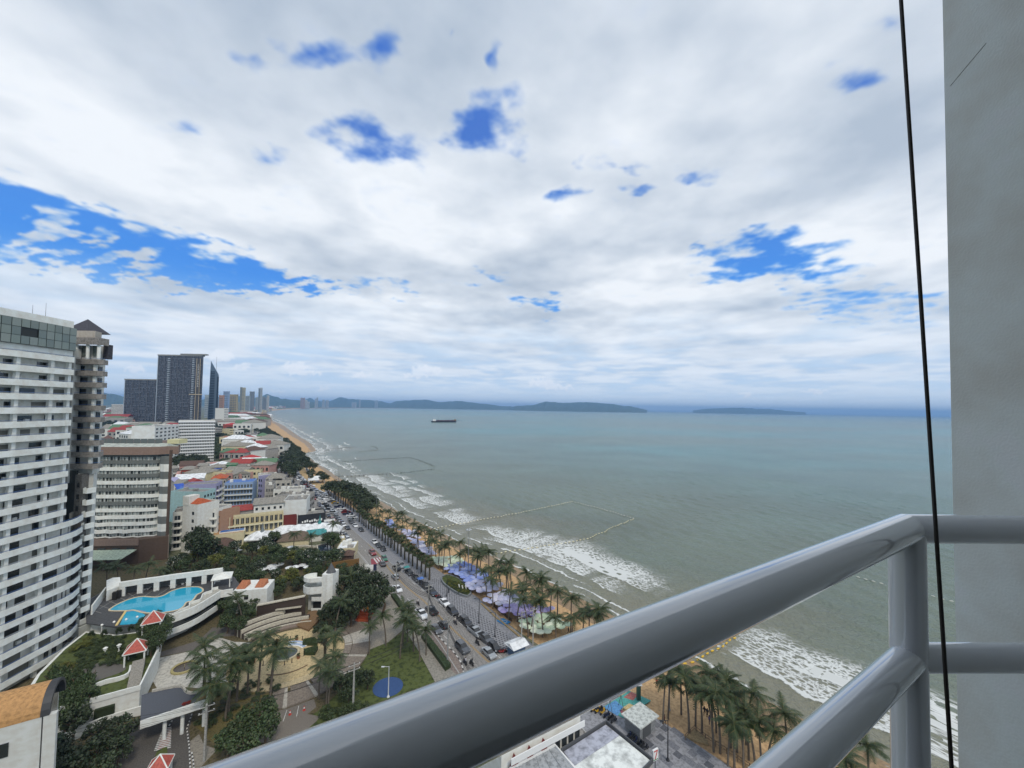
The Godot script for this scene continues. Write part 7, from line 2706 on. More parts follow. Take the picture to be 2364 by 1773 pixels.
func build_road_marks() -> void:
	var pts := PackedVector3Array([Vector3(33, 0, 20), Vector3(18, 0, -48), Vector3(6.5, 0, -76)])
	pts.append_array(Q(760, 1300, 3.508, [1290, 800, 1080, 610, 900, 440, 760, 300, 620, 190, 470, 30]))
	pts.append_array(Q(800, 1180, 3.568, [300, 400, 200, 290, 90, 180, 20, 110]))
	pts.append_array(Q(560, 880, 4.609, [950, 1400, 830, 1280, 720, 1160, 640, 1090]))
	yellow = smooth_line(pts, 4.0)
	var ym := mat("road_yellow", "a8863a", 0.85, "concrete", 0.6)
	var wm: Material = mats.road_white
	for d in [-0.14, 0.14]:
		struct("yellow_line", flat_line(offset_line(yellow, d), 0.13, 0.026), ym)
	struct("lane_line", flat_line(offset_line(yellow, 3.2), 0.13, 0.026, 2.0, 4.0), wm)
	struct("lane_line", flat_line(offset_line(yellow, -3.0), 0.15, 0.026, 2.0, 4.0), wm)
	struct("parking_line", flat_line(offset_line(yellow, -3.5), 0.12, 0.026), wm)
	struct("edge_line", flat_line(offset_line(road_l, -0.5), 0.12, 0.026, 0.0, 0.0, 70.0, 420.0), wm)
	# red crossing with white bars
	var cw := MB.new()
	cw.sheet(Q(800, 1180, 3.568, [200, 395, 360, 352, 412, 402, 205, 445]), 0.028)
	var cr := struct("crossing", cw, mat("crossing_red", "93444b", 0.85, "asphalt", 0.3))
	for i in 7:
		var t := (i + 0.5) / 7.0
		var a := P(800 + lerpf(215, 365, t) / 3.568, 1180 + lerpf(392, 358, t) / 3.568)
		var b := P(800 + lerpf(245, 400, t) / 3.568, 1180 + lerpf(432, 398, t) / 3.568)
		var mb := MB.new()
		mb.beam(a + Vector3.UP * 0.034, b + Vector3.UP * 0.034, 0.55, 0.006)
		part(cr, "white_bar", mb, wm)
	# black and white kerb beside the pavement
	var kl := Q(760, 1300, 3.508, [815, 530, 870, 580, 940, 655, 1000, 715, 1040, 765, 1070, 815, 1085, 870, 1095, 930])
	var ks := MB.new()
	ks.wall(kl, 0.0, 0.17, 0.25)
	var kerb := struct("striped_kerb", ks, mats.kerb_black)
	var n := int(line_len(kl) / 1.0)
	for i in n:
		if i % 2 == 0:
			var a: Array = at_len(kl, i * 1.0)
			var b: Array = at_len(kl, i * 1.0 + 1.0)
			var mb := MB.new()
			mb.wall(PackedVector3Array([a[0], b[0]]), 0.0, 0.178, 0.26)
			part(kerb, "white_block", mb, wm)
	var pv := MB.new()
	pv.prism(Q(760, 1300, 3.508, [815, 530, 940, 655, 1040, 765, 1085, 870, 1095, 960, 1000, 880, 790, 600, 800, 530]), 0.0, 0.12)
	struct("pavement", pv, mat("pave_pink", "83776f", 0.9, "concrete", 0.3))
	# dark tiles of the promenade that can be told apart
	var tm := [mat("tile_dark", "5b5d63", 0.85, "concrete", 0.5), mat("tile_mid", "73757b", 0.85, "concrete", 0.5)]
	var prom: Node = find_child("promenade_base", false, false)
	rng.seed = 5150
	for p in scatter(zpoly(1100, 1560, 4.424, [1520, 470, 1640, 420, 1830, 430, 2150, 640, 2212, 700, 2500, 960, 2300, 1050, 1960, 960, 1700, 640]), 0.1, 1.75):
		var mb := MB.new()
		mb.box(Vector3.ZERO, Vector3(1.25, 0.02, 1.25 if rng.randf() < 0.6 else 2.1), Basis(Vector3.UP, 0.62))
		part(prom, "paving_tile", mb, tm[rng.randi() % 2], Vector3(p.x, 0.105, p.z))
	# the dotted paving further along: small dark tiles, too small to pick apart singly
	var dots := MB.new()
	var poly := zpoly(800, 1180, 3.568, [430, 440, 520, 460, 690, 560, 760, 560, 800, 600, 1010, 720, 1030, 680, 1120, 700, 1110, 760, 1230, 890, 1420, 1040, 1330, 1080, 1330, 1160, 1260, 1150, 1130, 1010, 860, 790, 640, 600, 500, 490])
	var a0 := P(800 + 650 / 3.568, 1180 + 600 / 3.568)
	var dirr := (P(800 + 1250 / 3.568, 1180 + 1130 / 3.568) - a0).normalized()
	var nr := Vector3(-dirr.z, 0, dirr.x)
	for i in range(-32, 90):
		for j in range(-6, 30):
			var c := a0 + dirr * (i * 0.78) + nr * (j * 0.78 + (0.39 if i % 2 else 0.0))
			var ph := to_photo(c - Vector3(0, EYE, 0))
			if in_poly(ph, poly):
				dots.box(c + Vector3.UP * 0.106, Vector3(0.36, 0.012, 0.36), Basis(Vector3.UP, atan2(dirr.x, dirr.z) + 0.78))
	var dt := struct("small_paving_tiles", dots, mat("tile_charcoal", "3f4045", 0.85))
	dt.set_meta("kind", "stuff")

# ---------------------------------------------------------------- vehicles
func prof(mb: MB, pts: Array, w0: float, w1: float, ymid: float) -> void:      # side outline pulled across, narrower above ymid
	var l := PackedVector3Array()
	var r := PackedVector3Array()
	var c := Vector3.ZERO
	for p in pts:
		var w := lerpf(w0, w1, smoothstep(ymid, ymid + 0.5, p[1])) / 2.0
		l.append(Vector3(-w, p[1], p[0]))
		r.append(Vector3(w, p[1], p[0]))
		c += Vector3(0, p[1], p[0]) / pts.size()
	var flat := PackedVector2Array()
	for p in pts:
		flat.append(Vector2(p[0], p[1]))
	var idx := Geometry2D.triangulate_polygon(flat)
	for i in range(0, idx.size(), 3):
		mb.tri_out(l[idx[i]], l[idx[i + 1]], l[idx[i + 2]], c + Vector3.RIGHT * 5)
		mb.tri_out(r[idx[i]], r[idx[i + 1]], r[idx[i + 2]], c + Vector3.LEFT * 5)
	for i in pts.size():
		var j := (i + 1) % pts.size()
		mb.quad_out(l[i], l[j], r[j], r[i], c)

func make_car(kind: String) -> Node3D:      # looks along +z, base at the ground
	var o := Node3D.new()
	var b := MB.new()
	var g := MB.new()
	var rf := MB.new()
	var L := 4.4
	var top := 1.45
	if kind == "sedan":
		prof(b, [[-2.2, 0.35], [-2.25, 0.75], [-2.1, 0.98], [-1.5, 1.02], [0.95, 0.98], [1.9, 0.82], [2.2, 0.62], [2.2, 0.32]], 1.76, 1.6, 0.8)
		prof(g, [[-1.65, 0.98], [-0.95, 1.40], [0.15, 1.42], [1.05, 0.96]], 1.58, 1.24, 0.95)
		prof(rf, [[-0.98, 1.395], [-0.85, 1.46], [0.05, 1.47], [0.2, 1.41]], 1.36, 1.22, 1.4)
	elif kind == "suv":
		top = 1.75
		prof(b, [[-2.25, 0.4], [-2.3, 0.9], [-2.2, 1.12], [0.8, 1.12], [1.9, 0.98], [2.25, 0.72], [2.25, 0.38]], 1.84, 1.7, 0.9)
		prof(g, [[-2.15, 1.12], [-1.85, 1.66], [0.15, 1.7], [1.0, 1.1]], 1.66, 1.36, 1.1)
		prof(rf, [[-1.95, 1.64], [-1.8, 1.74], [0.05, 1.76], [0.2, 1.68]], 1.48, 1.34, 1.6)
	elif kind == "hatch":
		L = 3.8
		prof(b, [[-1.85, 0.35], [-1.92, 0.8], [-1.8, 1.0], [0.7, 1.0], [1.6, 0.85], [1.9, 0.62], [1.9, 0.32]], 1.68, 1.54, 0.8)
		prof(g, [[-1.78, 1.0], [-1.35, 1.46], [0.1, 1.48], [0.95, 0.98]], 1.5, 1.2, 0.98)
		prof(rf, [[-1.45, 1.45], [-1.3, 1.52], [0.0, 1.53], [0.15, 1.47]], 1.32, 1.18, 1.45)
	else:
		L = 5.2
		prof(b, [[-2.6, 0.5], [-2.62, 1.08], [-0.75, 1.08], [-0.7, 1.12], [0.95, 1.12], [2.2, 1.0], [2.55, 0.75], [2.55, 0.42]], 1.84, 1.74, 1.0)
		prof(g, [[-0.8, 1.1], [-0.62, 1.64], [0.35, 1.66], [1.1, 1.1]], 1.66, 1.36, 1.1)
		prof(rf, [[-0.68, 1.62], [-0.55, 1.72], [0.25, 1.73], [0.4, 1.65]], 1.48, 1.34, 1.6)
		var bed := MB.new()
		bed.box2(Vector3(-0.78, 1.085, -2.5), Vector3(0.78, 1.11, -0.9))
		part(o, "cargo_bed", bed, mat("bed_black", "17181a", 0.8))
	part(o, "body", b, mats.car_white)
	part(o, "cabin_glass", g, glass("car_glass", "14181b", 0.08))
	part(o, "roof", rf, mats.car_white)
	for sx in [-1.0, 1.0]:
		for z in [L * 0.30, -L * 0.29]:
			var w := MB.new()
			w.tube(PackedVector3Array([Vector3(sx * 0.62, 0.34, z), Vector3(sx * 0.90, 0.34, z)]), 0.34, 0.34, 12)
			var wh := part(o, "wheel", w, mat("tyre", "19191a", 0.85))
			var rim := MB.new()
			rim.tube(PackedVector3Array([Vector3(sx * 0.88, 0.34, z), Vector3(sx * 0.915, 0.34, z)]), 0.2, 0.2, 10)
			part(wh, "rim", rim, mat("rim_alloy", "9a9da0", 0.4, "", 0.2, 0.6))
		var hl := MB.new()
		hl.box2(Vector3(sx * 0.78 - 0.16, 0.66, L / 2 - 0.22), Vector3(sx * 0.78 + 0.05, 0.8, L / 2 - 0.02))
		part(o, "headlight", hl, mat("lamp_clear", "cfd3d6", 0.1))
		var tl := MB.new()
		tl.box2(Vector3(sx * 0.74 - 0.1, 0.75, -L / 2 - 0.03), Vector3(sx * 0.74 + 0.1, 0.95, -L / 2 + 0.06))
		part(o, "tail_lamp", tl, mat("lamp_red", "7d1714", 0.2))
	return o

func paint(name_: String) -> Material:
	var c: String = {"white": "dcdedf", "black": "15161a", "silver": "8f9498", "grey": "4c4f54", "red": "7d1f1f", "navy": "1d2745", "yellow": "c39a1d", "green": "2e6b52", "blue": "2c4f9a", "dark": "26282c", "pink": "a5556a", "orange": "b5622a"}[name_]
	var m := mat("car_" + name_, c, 0.25)
	m.clearcoat_enabled = true
	m.clearcoat = 0.8
	m.clearcoat_roughness = 0.1
	return m

func car(kind: String, colour: String, at: Vector3, dir: Vector3, label: String, group := "") -> void:
	var o: Node3D = car_proto[kind].duplicate()
	o.name = numbered({"sedan": "sedan_car", "suv": "sport_utility_car", "hatch": "hatchback_car", "pickup": "pickup_truck"}[kind])
	add_child(o, true)
	o.position = Vector3(at.x, 0.03, at.z)
	o.rotation.y = atan2(dir.x, dir.z)
	for c in o.get_children():
		if c.name in ["body", "roof"]:
			c.material_override = paint(colour)
	o.set_meta("label", label)
	o.set_meta("category", "pickup" if kind == "pickup" else "car")
	if group != "":
		o.set_meta("group", group)

func road_dir(p: Vector3) -> Vector3:      # along the street, towards the balcony
	var i := nearest(yellow, p)
	var a := yellow[maxi(i - 1, 0)]
	var b := yellow[mini(i + 1, yellow.size() - 1)]
	return (a - b).normalized()

func make_person(pose: String) -> ArrayMesh:      # one continuous skin of blended limbs
	var J := {"head": Vector3(0, 1.60, 0.02), "neck": Vector3(0, 1.42, 0), "chest": Vector3(0, 1.25, 0), "hip": Vector3(0, 0.92, 0), "ls": Vector3(-0.18, 1.36, 0), "rs": Vector3(0.18, 1.36, 0), "le": Vector3(-0.24, 1.08, 0.02), "re": Vector3(0.24, 1.08, 0.02), "lh": Vector3(-0.24, 0.82, 0.08), "rh": Vector3(0.24, 0.82, 0.08), "lk": Vector3(-0.10, 0.50, 0.02), "rk": Vector3(0.10, 0.50, 0.02), "lf": Vector3(-0.10, 0.07, 0), "rf": Vector3(0.10, 0.07, 0), "lt": Vector3(-0.10, 0.04, 0.14), "rt": Vector3(0.10, 0.04, 0.14)}
	if pose == "walk":
		J.merge({"lk": Vector3(-0.10, 0.50, 0.18), "lf": Vector3(-0.10, 0.08, 0.26), "lt": Vector3(-0.10, 0.06, 0.40), "rk": Vector3(0.10, 0.50, -0.02), "rf": Vector3(0.10, 0.12, -0.26), "rt": Vector3(0.10, 0.04, -0.14), "lh": Vector3(-0.24, 0.86, -0.14), "rh": Vector3(0.24, 0.86, 0.24)}, true)
	elif pose == "ride":
		J.merge({"lk": Vector3(-0.16, 0.78, 0.40), "rk": Vector3(0.16, 0.78, 0.40), "lf": Vector3(-0.16, 0.38, 0.32), "rf": Vector3(0.16, 0.38, 0.32), "lt": Vector3(-0.16, 0.35, 0.46), "rt": Vector3(0.16, 0.35, 0.46), "hip": Vector3(0, 0.86, 0), "le": Vector3(-0.28, 1.08, 0.24), "re": Vector3(0.28, 1.08, 0.24), "lh": Vector3(-0.30, 1.06, 0.50), "rh": Vector3(0.30, 1.06, 0.50)}, true)
	var bones := [["head", "head", 0.105, 0.105], ["neck", "head", 0.055, 0.06], ["chest", "neck", 0.13, 0.06], ["hip", "chest", 0.125, 0.14], ["ls", "rs", 0.07, 0.07], ["ls", "le", 0.055, 0.045], ["rs", "re", 0.055, 0.045], ["le", "lh", 0.042, 0.035], ["re", "rh", 0.042, 0.035], ["hip", "lk", 0.085, 0.065], ["hip", "rk", 0.085, 0.065], ["lk", "lf", 0.062, 0.042], ["rk", "rf", 0.062, 0.042], ["lf", "lt", 0.045, 0.035], ["rf", "rt", 0.045, 0.035]]
	var cell := 0.045
	var lo := Vector3(-0.45, -0.04, -0.45)
	var n := Vector3i(20, 40, 26)
	var f := PackedFloat32Array()
	f.resize((n.x + 1) * (n.y + 1) * (n.z + 1))
	var at_ := func(i: int, j: int, k: int) -> int: return (i * (n.y + 1) + j) * (n.z + 1) + k
	for i in n.x + 1:
		for j in n.y + 1:
			for k in n.z + 1:
				var p := lo + Vector3(i, j, k) * cell
				var acc := 0.0
				for b in bones:
					var a: Vector3 = J[b[0]]
					var e: Vector3 = J[b[1]]
					var t := 0.0
					var ab := e - a
					if ab.length_squared() > 0.0:
						t = clampf((p - a).dot(ab) / ab.length_squared(), 0.0, 1.0)
					var d: float = p.distance_to(a + ab * t) - lerpf(b[2], b[3], t)
					acc += exp(-d * 34.0)
				f[at_.call(i, j, k)] = -log(maxf(acc, 1e-9)) / 34.0
	var vid := {}
	var vs := PackedVector3Array()
	var mb := MB.new()
	for i in n.x:
		for j in n.y:
			for k in n.z:
				var c := Vector3.ZERO
				var m := 0
				var any_in := false
				var any_out := false
				var vals := []
				for q in 8:
					var v: float = f[at_.call(i + (q & 1), j + ((q >> 1) & 1), k + (q >> 2))]
					vals.append(v)
					if v < 0.0: any_in = true
					else: any_out = true
				if not (any_in and any_out):
					continue
				for e in [[0, 1], [2, 3], [4, 5], [6, 7], [0, 2], [1, 3], [4, 6], [5, 7], [0, 4], [1, 5], [2, 6], [3, 7]]:
					var v0: float = vals[e[0]]
					var v1: float = vals[e[1]]
					if (v0 < 0.0) != (v1 < 0.0):
						var t := v0 / (v0 - v1)
						var p0 := Vector3(e[0] & 1, (e[0] >> 1) & 1, e[0] >> 2)
						var p1 := Vector3(e[1] & 1, (e[1] >> 1) & 1, e[1] >> 2)
						c += p0.lerp(p1, t)
						m += 1
				vid[Vector3i(i, j, k)] = lo + (Vector3(i, j, k) + c / m) * cell
	for key in vid.keys():
		for ax in 3:
			var d := Vector3i(int(ax == 0), int(ax == 1), int(ax == 2))
			var k1 := Vector3i(int(ax == 1), int(ax == 2), int(ax == 0))
			var k2 := Vector3i(int(ax == 2), int(ax == 0), int(ax == 1))
			var i0: Vector3i = key
			var v0: float = f[at_.call(i0.x, i0.y, i0.z)]
			var i1 := i0 + d
			var v1: float = f[at_.call(i1.x, i1.y, i1.z)]
			if (v0 < 0.0) == (v1 < 0.0):
				continue
			var q := [i0, i0 - k1, i0 - k1 - k2, i0 - k2]
			if not (vid.has(q[1]) and vid.has(q[2]) and vid.has(q[3])):
				continue
			var outn := Vector3(d) * (1.0 if v0 < 0.0 else -1.0)
			var mid: Vector3 = (vid[q[0]] + vid[q[1]] + vid[q[2]] + vid[q[3]]) / 4.0
			for tr in [[0, 1, 2], [0, 2, 3]]:
				var y: float = mid.y
				mb.use_c = true
				mb.col = Color(1, 1, 1)
				var cl := Color(0.30, 0.18, 0.12)      # skin
				if y > 1.62: cl = Color(0.02, 0.015, 0.012)
				elif y > 0.92 and y < 1.40 and absf(mid.x) < 0.235: cl = Color(0.9, 0.9, 0.9)
				elif y <= 0.92 and y > 0.16 and absf(mid.x) < 0.2: cl = Color(0.06, 0.07, 0.10)
				mb.col = cl
				mb.tri_out(vid[q[tr[0]]], vid[q[tr[1]]], vid[q[tr[2]]], mid - outn)
	return mb.mesh()

func person(at: Vector3, pose: int, turn: float, label: String, tint: String, group := "") -> void:
	var m := vmat("cloth_" + tint, 0.85)
	m.albedo_color = hexc(tint)
	solo("person", label, "person", person_meshes[pose], m, at, turn, group)

func make_bike() -> Node3D:
	var o := Node3D.new()
	var b := MB.new()
	prof(b, [[-0.75, 0.62], [-0.7, 0.78], [-0.1, 0.72], [0.25, 0.5], [0.45, 0.95], [0.6, 0.92], [0.5, 0.35], [-0.3, 0.3], [-0.6, 0.45]], 0.34, 0.26, 0.5)
	part(o, "body", b, mat("bike_dark", "1d1e22", 0.3))
	for z in [-0.62, 0.68]:
		var w := MB.new()
		w.tube(PackedVector3Array([Vector3(-0.06, 0.28, z), Vector3(0.06, 0.28, z)]), 0.28, 0.28, 12)
		part(o, "wheel", w, mats.tyre)
	var h := MB.new()
	h.tube(PackedVector3Array([Vector3(-0.34, 1.06, 0.38), Vector3(0, 1.0, 0.5), Vector3(0.34, 1.06, 0.38)]), 0.02, 0.02, 5)
	part(o, "handlebar", h, mats.tyre)
	var s := MB.new()
	s.box2(Vector3(-0.14, 0.74, -0.7), Vector3(0.14, 0.84, 0.05))
	part(o, "seat", s, mat("seat_black", "111214", 0.6))
	return o

func bike(at: Vector3, dir: Vector3, label: String, group: String, colour := "dark") -> void:
	var o: Node3D = bike_proto.duplicate()
	o.name = numbered("motorcycle")
	add_child(o, true)
	o.position = Vector3(at.x, 0.03, at.z)
	o.rotation.y = atan2(dir.x, dir.z)
	o.get_child(0).material_override = paint(colour)
	o.set_meta("label", label)
	o.set_meta("category", "motorcycle")
	o.set_meta("group", group)

func build_traffic() -> void:
	paint("white")
	for k in ["sedan", "suv", "hatch", "pickup"]:
		car_proto[k] = make_car(k)
	for p in ["stand", "walk", "ride"]:
		person_meshes.append(make_person(p))
	bike_proto = make_bike()
	var S := 3.568
	# the row parked along the promenade
	for q in [[447, 447, "suv", "silver", "silver car parked at the head of the kerbside row by the crossing"], [520, 508, "hatch", "dark", "small dark car parked beside the teal stall roof"], [574, 556, "sedan", "black", "black car parked beside the blue stall cover"], [655, 622, "pickup", "dark", "dark pickup parked behind another dark pickup"], [702, 668, "pickup", "dark", "dark pickup parked behind the row of motorcycles"], [806, 752, "sedan", "white", "white sedan parked alone among dark cars by the promenade"], [872, 824, "suv", "black", "black car parked in front of the white sedan"], [980, 910, "suv", "black", "large black car parked beside the tall lamp pole"],
			[1062, 992, "pickup", "silver", "silver pickup with a black bed cover by the promenade"], [1146, 1052, "pickup", "grey", "grey pickup parked ahead of the silver pickup"], [1219, 1118, "hatch", "black", "small black car parked beside the white roofed kiosk"], [262, 282, "sedan", "dark", "dark car parked beyond the crossing behind a white one"], [228, 252, "sedan", "white", "white car parked beyond the crossing under fan palms"], [302, 312, "hatch", "dark", "dark small car parked just beyond the red crossing"], [120, 152, "sedan", "dark", "dark car parked under the fan palm row"], [70, 118, "sedan", "white", "white car parked at the start of the kerbside row"], [42, 92, "suv", "black", "black car parked beside the end of the angled row"]]:
		var p := P(800 + q[0] / S, 1180 + q[1] / S, 0.6)
		car(q[2], q[3], p, road_dir(p), q[4])
	# moving traffic
	for q in [[412, 470, "suv", "black", -1, "black car with a white roof rack driving towards the crossing"], [402, 540, "hatch", "silver", -1, "silver hatchback driving in the landward lane"], [418, 640, "sedan", "white", 1, "white car standing at the landward kerb beside a pole"], [620, 850, "pickup", "white", 1, "white pickup half hidden by the palms at the lawn"], [702, 818, "pickup", "dark", -1, "dark pickup with an open bed behind the white pole"], [800, 936, "hatch", "dark", -1, "dark hatchback driving in the centre lane"], [738, 972, "sedan", "grey", 1, "grey sedan by the striped kerb point"], [955, 1126, "suv", "grey", 1, "dark grey car driving past the utility pole"], [1172, 1168, "sedan", "silver", 1, "silver sedan driving beside the parked black hatchback"], [312, 390, "hatch", "green", 1, "green car driving over the red crossing"], [296, 432, "sedan", "dark", -1, "dark car waiting before the red crossing"], [215, 342, "pickup", "red", 1, "dark red truck beyond the red crossing"]]:
		var p := P(800 + q[0] / S, 1180 + q[1] / S, 0.6)
		car(q[2], q[3], p, road_dir(p) * q[4], q[5])
	# motorcycles and riders
	for q in [[895, 914, 1, "white shirted rider on a motorcycle beside the lane line", "c9c9c4"], [918, 882, 1, "dark clothed rider on a motorcycle beside the parked cars", "3a3a3c"], [975, 1242, -1, "rider in a pale shirt on a motorcycle near the striped kerb", "b9bcc4"], [1030, 1252, -1, "rider in dark clothes on a motorcycle near the striped kerb", "2f3338"], [588, 756, 1, "rider with a white helmet beside the landward line", "d0d0d0"], [1078, 1082, 1, "rider in black on a motorcycle with a sidecar load", "222226"]]:
		var p := P(800 + q[0] / S, 1180 + q[1] / S, 0.5)
		var d: Vector3 = road_dir(p) * q[2]
		bike(p, d, q[3].replace("rider", "motorcycle under the rider").replace(" on a motorcycle", ""), "ridden motorcycles")
		person(Vector3(p.x, 0.03, p.z) - d * 0.2, 2, atan2(d.x, d.z), q[3], q[4])
	for q in Q(800, 1180, S, [735, 700, 750, 712, 765, 722, 1262, 1160, 1278, 1172, 1250, 1170, 1292, 1165, 530, 525, 545, 535]):
		bike(q, road_dir(q).rotated(Vector3.UP, 1.0), "motorcycle parked in the gap of the kerbside row", "motorcycles parked at the kerb", ["dark", "red", "dark", "black"][rng.randi() % 4])
	for q in Q(1100, 1560, 4.424, [1200, 360, 1230, 350, 1260, 365, 1290, 390, 1240, 375, 1330, 425, 1370, 450, 1400, 480, 1560, 640, 1590, 660, 1620, 690, 1660, 720, 1690, 745, 1720, 770]):
		bike(q, Vector3(0.8, 0, -0.6).rotated(Vector3.UP, rv(-0.2, 0.2)), "motorcycle in the long line beside the white roofed shop", "motorcycles by the white roofed shop", ["dark", "black", "red", "yellow", "navy", "dark"][rng.randi() % 6])
	# angled parking
	var cols := ["white", "blue", "silver", "white", "white", "silver", "white", "white", "grey", "yellow", "silver", "navy", "white", "white", "red", "navy", "white", "white", "silver"]
	var ang := [735, 1112, 768, 1150, 800, 1172, 848, 1196, 866, 1212, 886, 1228, 906, 1248, 926, 1264, 950, 1278, 985, 1296, 1002, 1316, 1030, 1338, 1050, 1356, 1080, 1376, 1102, 1394, 1122, 1412, 1150, 1430, 1180, 1450, 1165, 1475]
	var i := 0
	for p in Q(560, 880, 4.609, ang, 0.6):
		car(["sedan", "hatch", "suv", "pickup"][i % 4], cols[i], p, road_dir(p).rotated(Vector3.UP, 1.05), "%s car in the angled parking row under the palms" % cols[i], "cars in the angled row: " + cols[i])
		i += 1
	for q in [[1515, 560, "white"], [1590, 640, "silver"], [1600, 665, "white"], [1680, 735, "black"], [1560, 600, "dark"]]:
		var p := P(600 + q[0] / 7.9, 1160 + q[1] / 7.9, 0.6)
		car("sedan", q[2], p, road_dir(p), "%s car parked at the landward kerb by the white pavilion" % q[2], "cars by the white pavilion: " + q[2])
	# far traffic: rows on both sides and in the lanes
	rng.seed = 300
	var s := 300.0
	var rl := line_len(road_r)
	while s < minf(rl - 10.0, 1050.0):
		var a := at_len(road_r, s)
		var d: Vector3 = -a[1]
		var land := Vector3(a[1].z, 0, -a[1].x)
		for o in [1.8, 4.9, 8.6]:
			if rng.randf() < (0.78 if o < 3.0 else 0.34):
				var c: String = ["white", "white", "silver", "grey", "black", "dark", "red", "navy"][rng.randi() % 8]
				car(["sedan", "hatch", "suv", "pickup"][rng.randi() % 4], c, a[0] + land * (o + rv(-0.3, 0.3)), d.rotated(Vector3.UP, 1.0 if o < 3.0 and s > 330.0 else 0.0), "%s car on the crowded far stretch of the beach road" % c, "far cars on the beach road: " + c)
		s += rv(3.2, 5.2) if s < 620.0 else rv(7, 11)

# ---------------------------------------------------------------- beach umbrellas, people, floats
func build_beach() -> void:
	rng.seed = 808
	var tones := {"blue": ["94a6de", "a8b5e3", "8698d8"], "lavender": ["c6c6e2", "d2d3e8", "bcc0e0"], "purple": ["b3aadc", "a598d2", "bdb6e0"], "green": ["cfdcc6", "bfd3ba", "dae3d0"]}
	var proto := {}
	for k in tones:
		proto[k] = []
		for c in tones[k]:
			var o := Node3D.new()
			var pole := MB.new()
			pole.tube(PackedVector3Array([Vector3.ZERO, Vector3(0, 2.0, 0)]), 0.025, 0.025, 5)
			part(o, "pole", pole, mat("umbrella_pole", "b9b6ae", 0.5))
			var cn := MB.new()
			cn.lathe(Vector3(0, 1.62, 0), [[1.16, -0.14], [1.14, 0.0], [0.75, 0.22], [0.35, 0.36], [0.0, 0.42]], 8, true)
			var m := mat("umbrella_" + c, c, 0.8, "plaster", 1.2)
			m.backlight_enabled = true
			m.backlight = Color(0.2, 0.2, 0.2)
			part(o, "canopy", cn, m)
			proto[k].append(o)
	var Z := [800, 1180, 3.568]
	var groups := [["green", [700, 372, 930, 362, 960, 420, 830, 445, 720, 412], "pale green beach umbrella in the cluster beyond the blue ones"], ["blue", [810, 440, 985, 410, 1150, 500, 1140, 545, 1000, 570, 900, 510, 820, 462], "blue beach umbrella in the long dense cluster"], ["lavender", [990, 575, 1140, 545, 1290, 592, 1200, 640, 1090, 650, 1010, 620], "lavender beach umbrella beside the oval planter"],
		["lavender", [1150, 690, 1300, 648, 1500, 700, 1430, 760, 1260, 755, 1145, 715], "lavender beach umbrella between the purple and the blue cluster"], ["purple", [1250, 775, 1420, 755, 1560, 770, 1690, 790, 1600, 830, 1490, 858, 1300, 815], "purple beach umbrella above the wheelchair ramp"], ["green", [1420, 890, 1500, 862, 1640, 835, 1830, 912, 1730, 960, 1590, 1000, 1450, 930], "pale green beach umbrella in the cluster by the utility poles"],
		["lavender", [430, 140, 560, 150, 600, 210, 500, 190], "lavender beach umbrella behind the fan palm row"], ["lavender", [500, 210, 620, 240, 650, 320, 560, 260], "lavender beach umbrella under the coconut palms"], ["lavender", [590, 300, 690, 290, 740, 345, 660, 350], "lavender beach umbrella before the green cluster"], ["blue", [330, 60, 370, 70, 400, 130, 340, 110], "blue beach umbrella at the far end of the palms"]]
	for g in groups:
		var poly := zpoly(Z[0], Z[1], Z[2], g[1])
		for p in scatter(poly, 1.9, 1.46):
			var o: Node3D = proto[g[0]][rng.randi() % 3].duplicate()
			o.name = numbered("beach_umbrella")
			add_child(o, true)
			o.position = Vector3(p.x, -0.1 + rv(-0.1, 0.2), p.z)
			o.rotation = Vector3(rv(-0.12, 0.12), rv(0, TAU), rv(-0.12, 0.12))
			o.set_meta("label", g[2])
			o.set_meta("category", "umbrella")
			o.set_meta("group", g[2] + "s")
	# people
	var walkers := [[800, 1180, 3.568, 1915, 740, "222222", "person in dark clothes walking at the water's edge"], [800, 1180, 3.568, 1828, 1000, "2b2b2b", "person in black standing beside the green umbrella cluster"], [800, 1180, 3.568, 840, 672, "2c2f36", "person in dark clothes walking past the oval planter"], [800, 1180, 3.568, 1895, 755, "8a6a52", "bare backed person at the water's edge"],
		[1400, 1540, 3.352, 447, 425, "8a3a34", "person in red walking along the sand path"], [1400, 1540, 3.352, 758, 360, "2c2c2e", "person in dark clothes under the palm grove"], [1400, 1540, 3.352, 780, 375, "3a3d44", "second person in grey under the palm grove"], [1400, 1540, 3.352, 795, 430, "6a6ab0", "person in blue sitting spot beside a palm trunk"], [1400, 1540, 3.352, 390, 140, "c05a3a", "person in orange near the playground"]]
	for q in walkers:
		var p := P(q[0] + q[3] / q[2], q[1] + q[4] / q[2], 0.2)
		person(Vector3(p.x, -0.1, p.z), rng.randi() % 2, rv(0, 6), q[6], q[5])
	# swimming-zone ropes with floats
	float_line("near", D([1070, 1197, 1150, 1184, 1262, 1165, 1320, 1142, 1370, 1122], SEA), "yellow and white float rope closing the near side of the swimming zone", "d3cba6")
	float_line("near", D([1370, 1121, 1310, 1103, 1238, 1084], SEA), "white float rope along the deep end of the swimming zone", "cfcdc2")
	float_line("near", D([1237, 1084, 1160, 1100, 1080, 1116, 1000, 1131, 935, 1143], SEA), "yellow and white float rope closing the far side of the swimming zone", "d3cdb2")
	float_line("far", Q(560, 880, 4.609, [770, 876, 960, 865, 1240, 843, 1520, 826, 1780, 812], SEA), "dark float rope closing the far swimming zone", "3a3a38")
	float_line("far", Q(560, 880, 4.609, [1780, 812, 1900, 850, 2040, 905], SEA), "dark float rope at the deep end of the far swimming zone", "3a3a38")
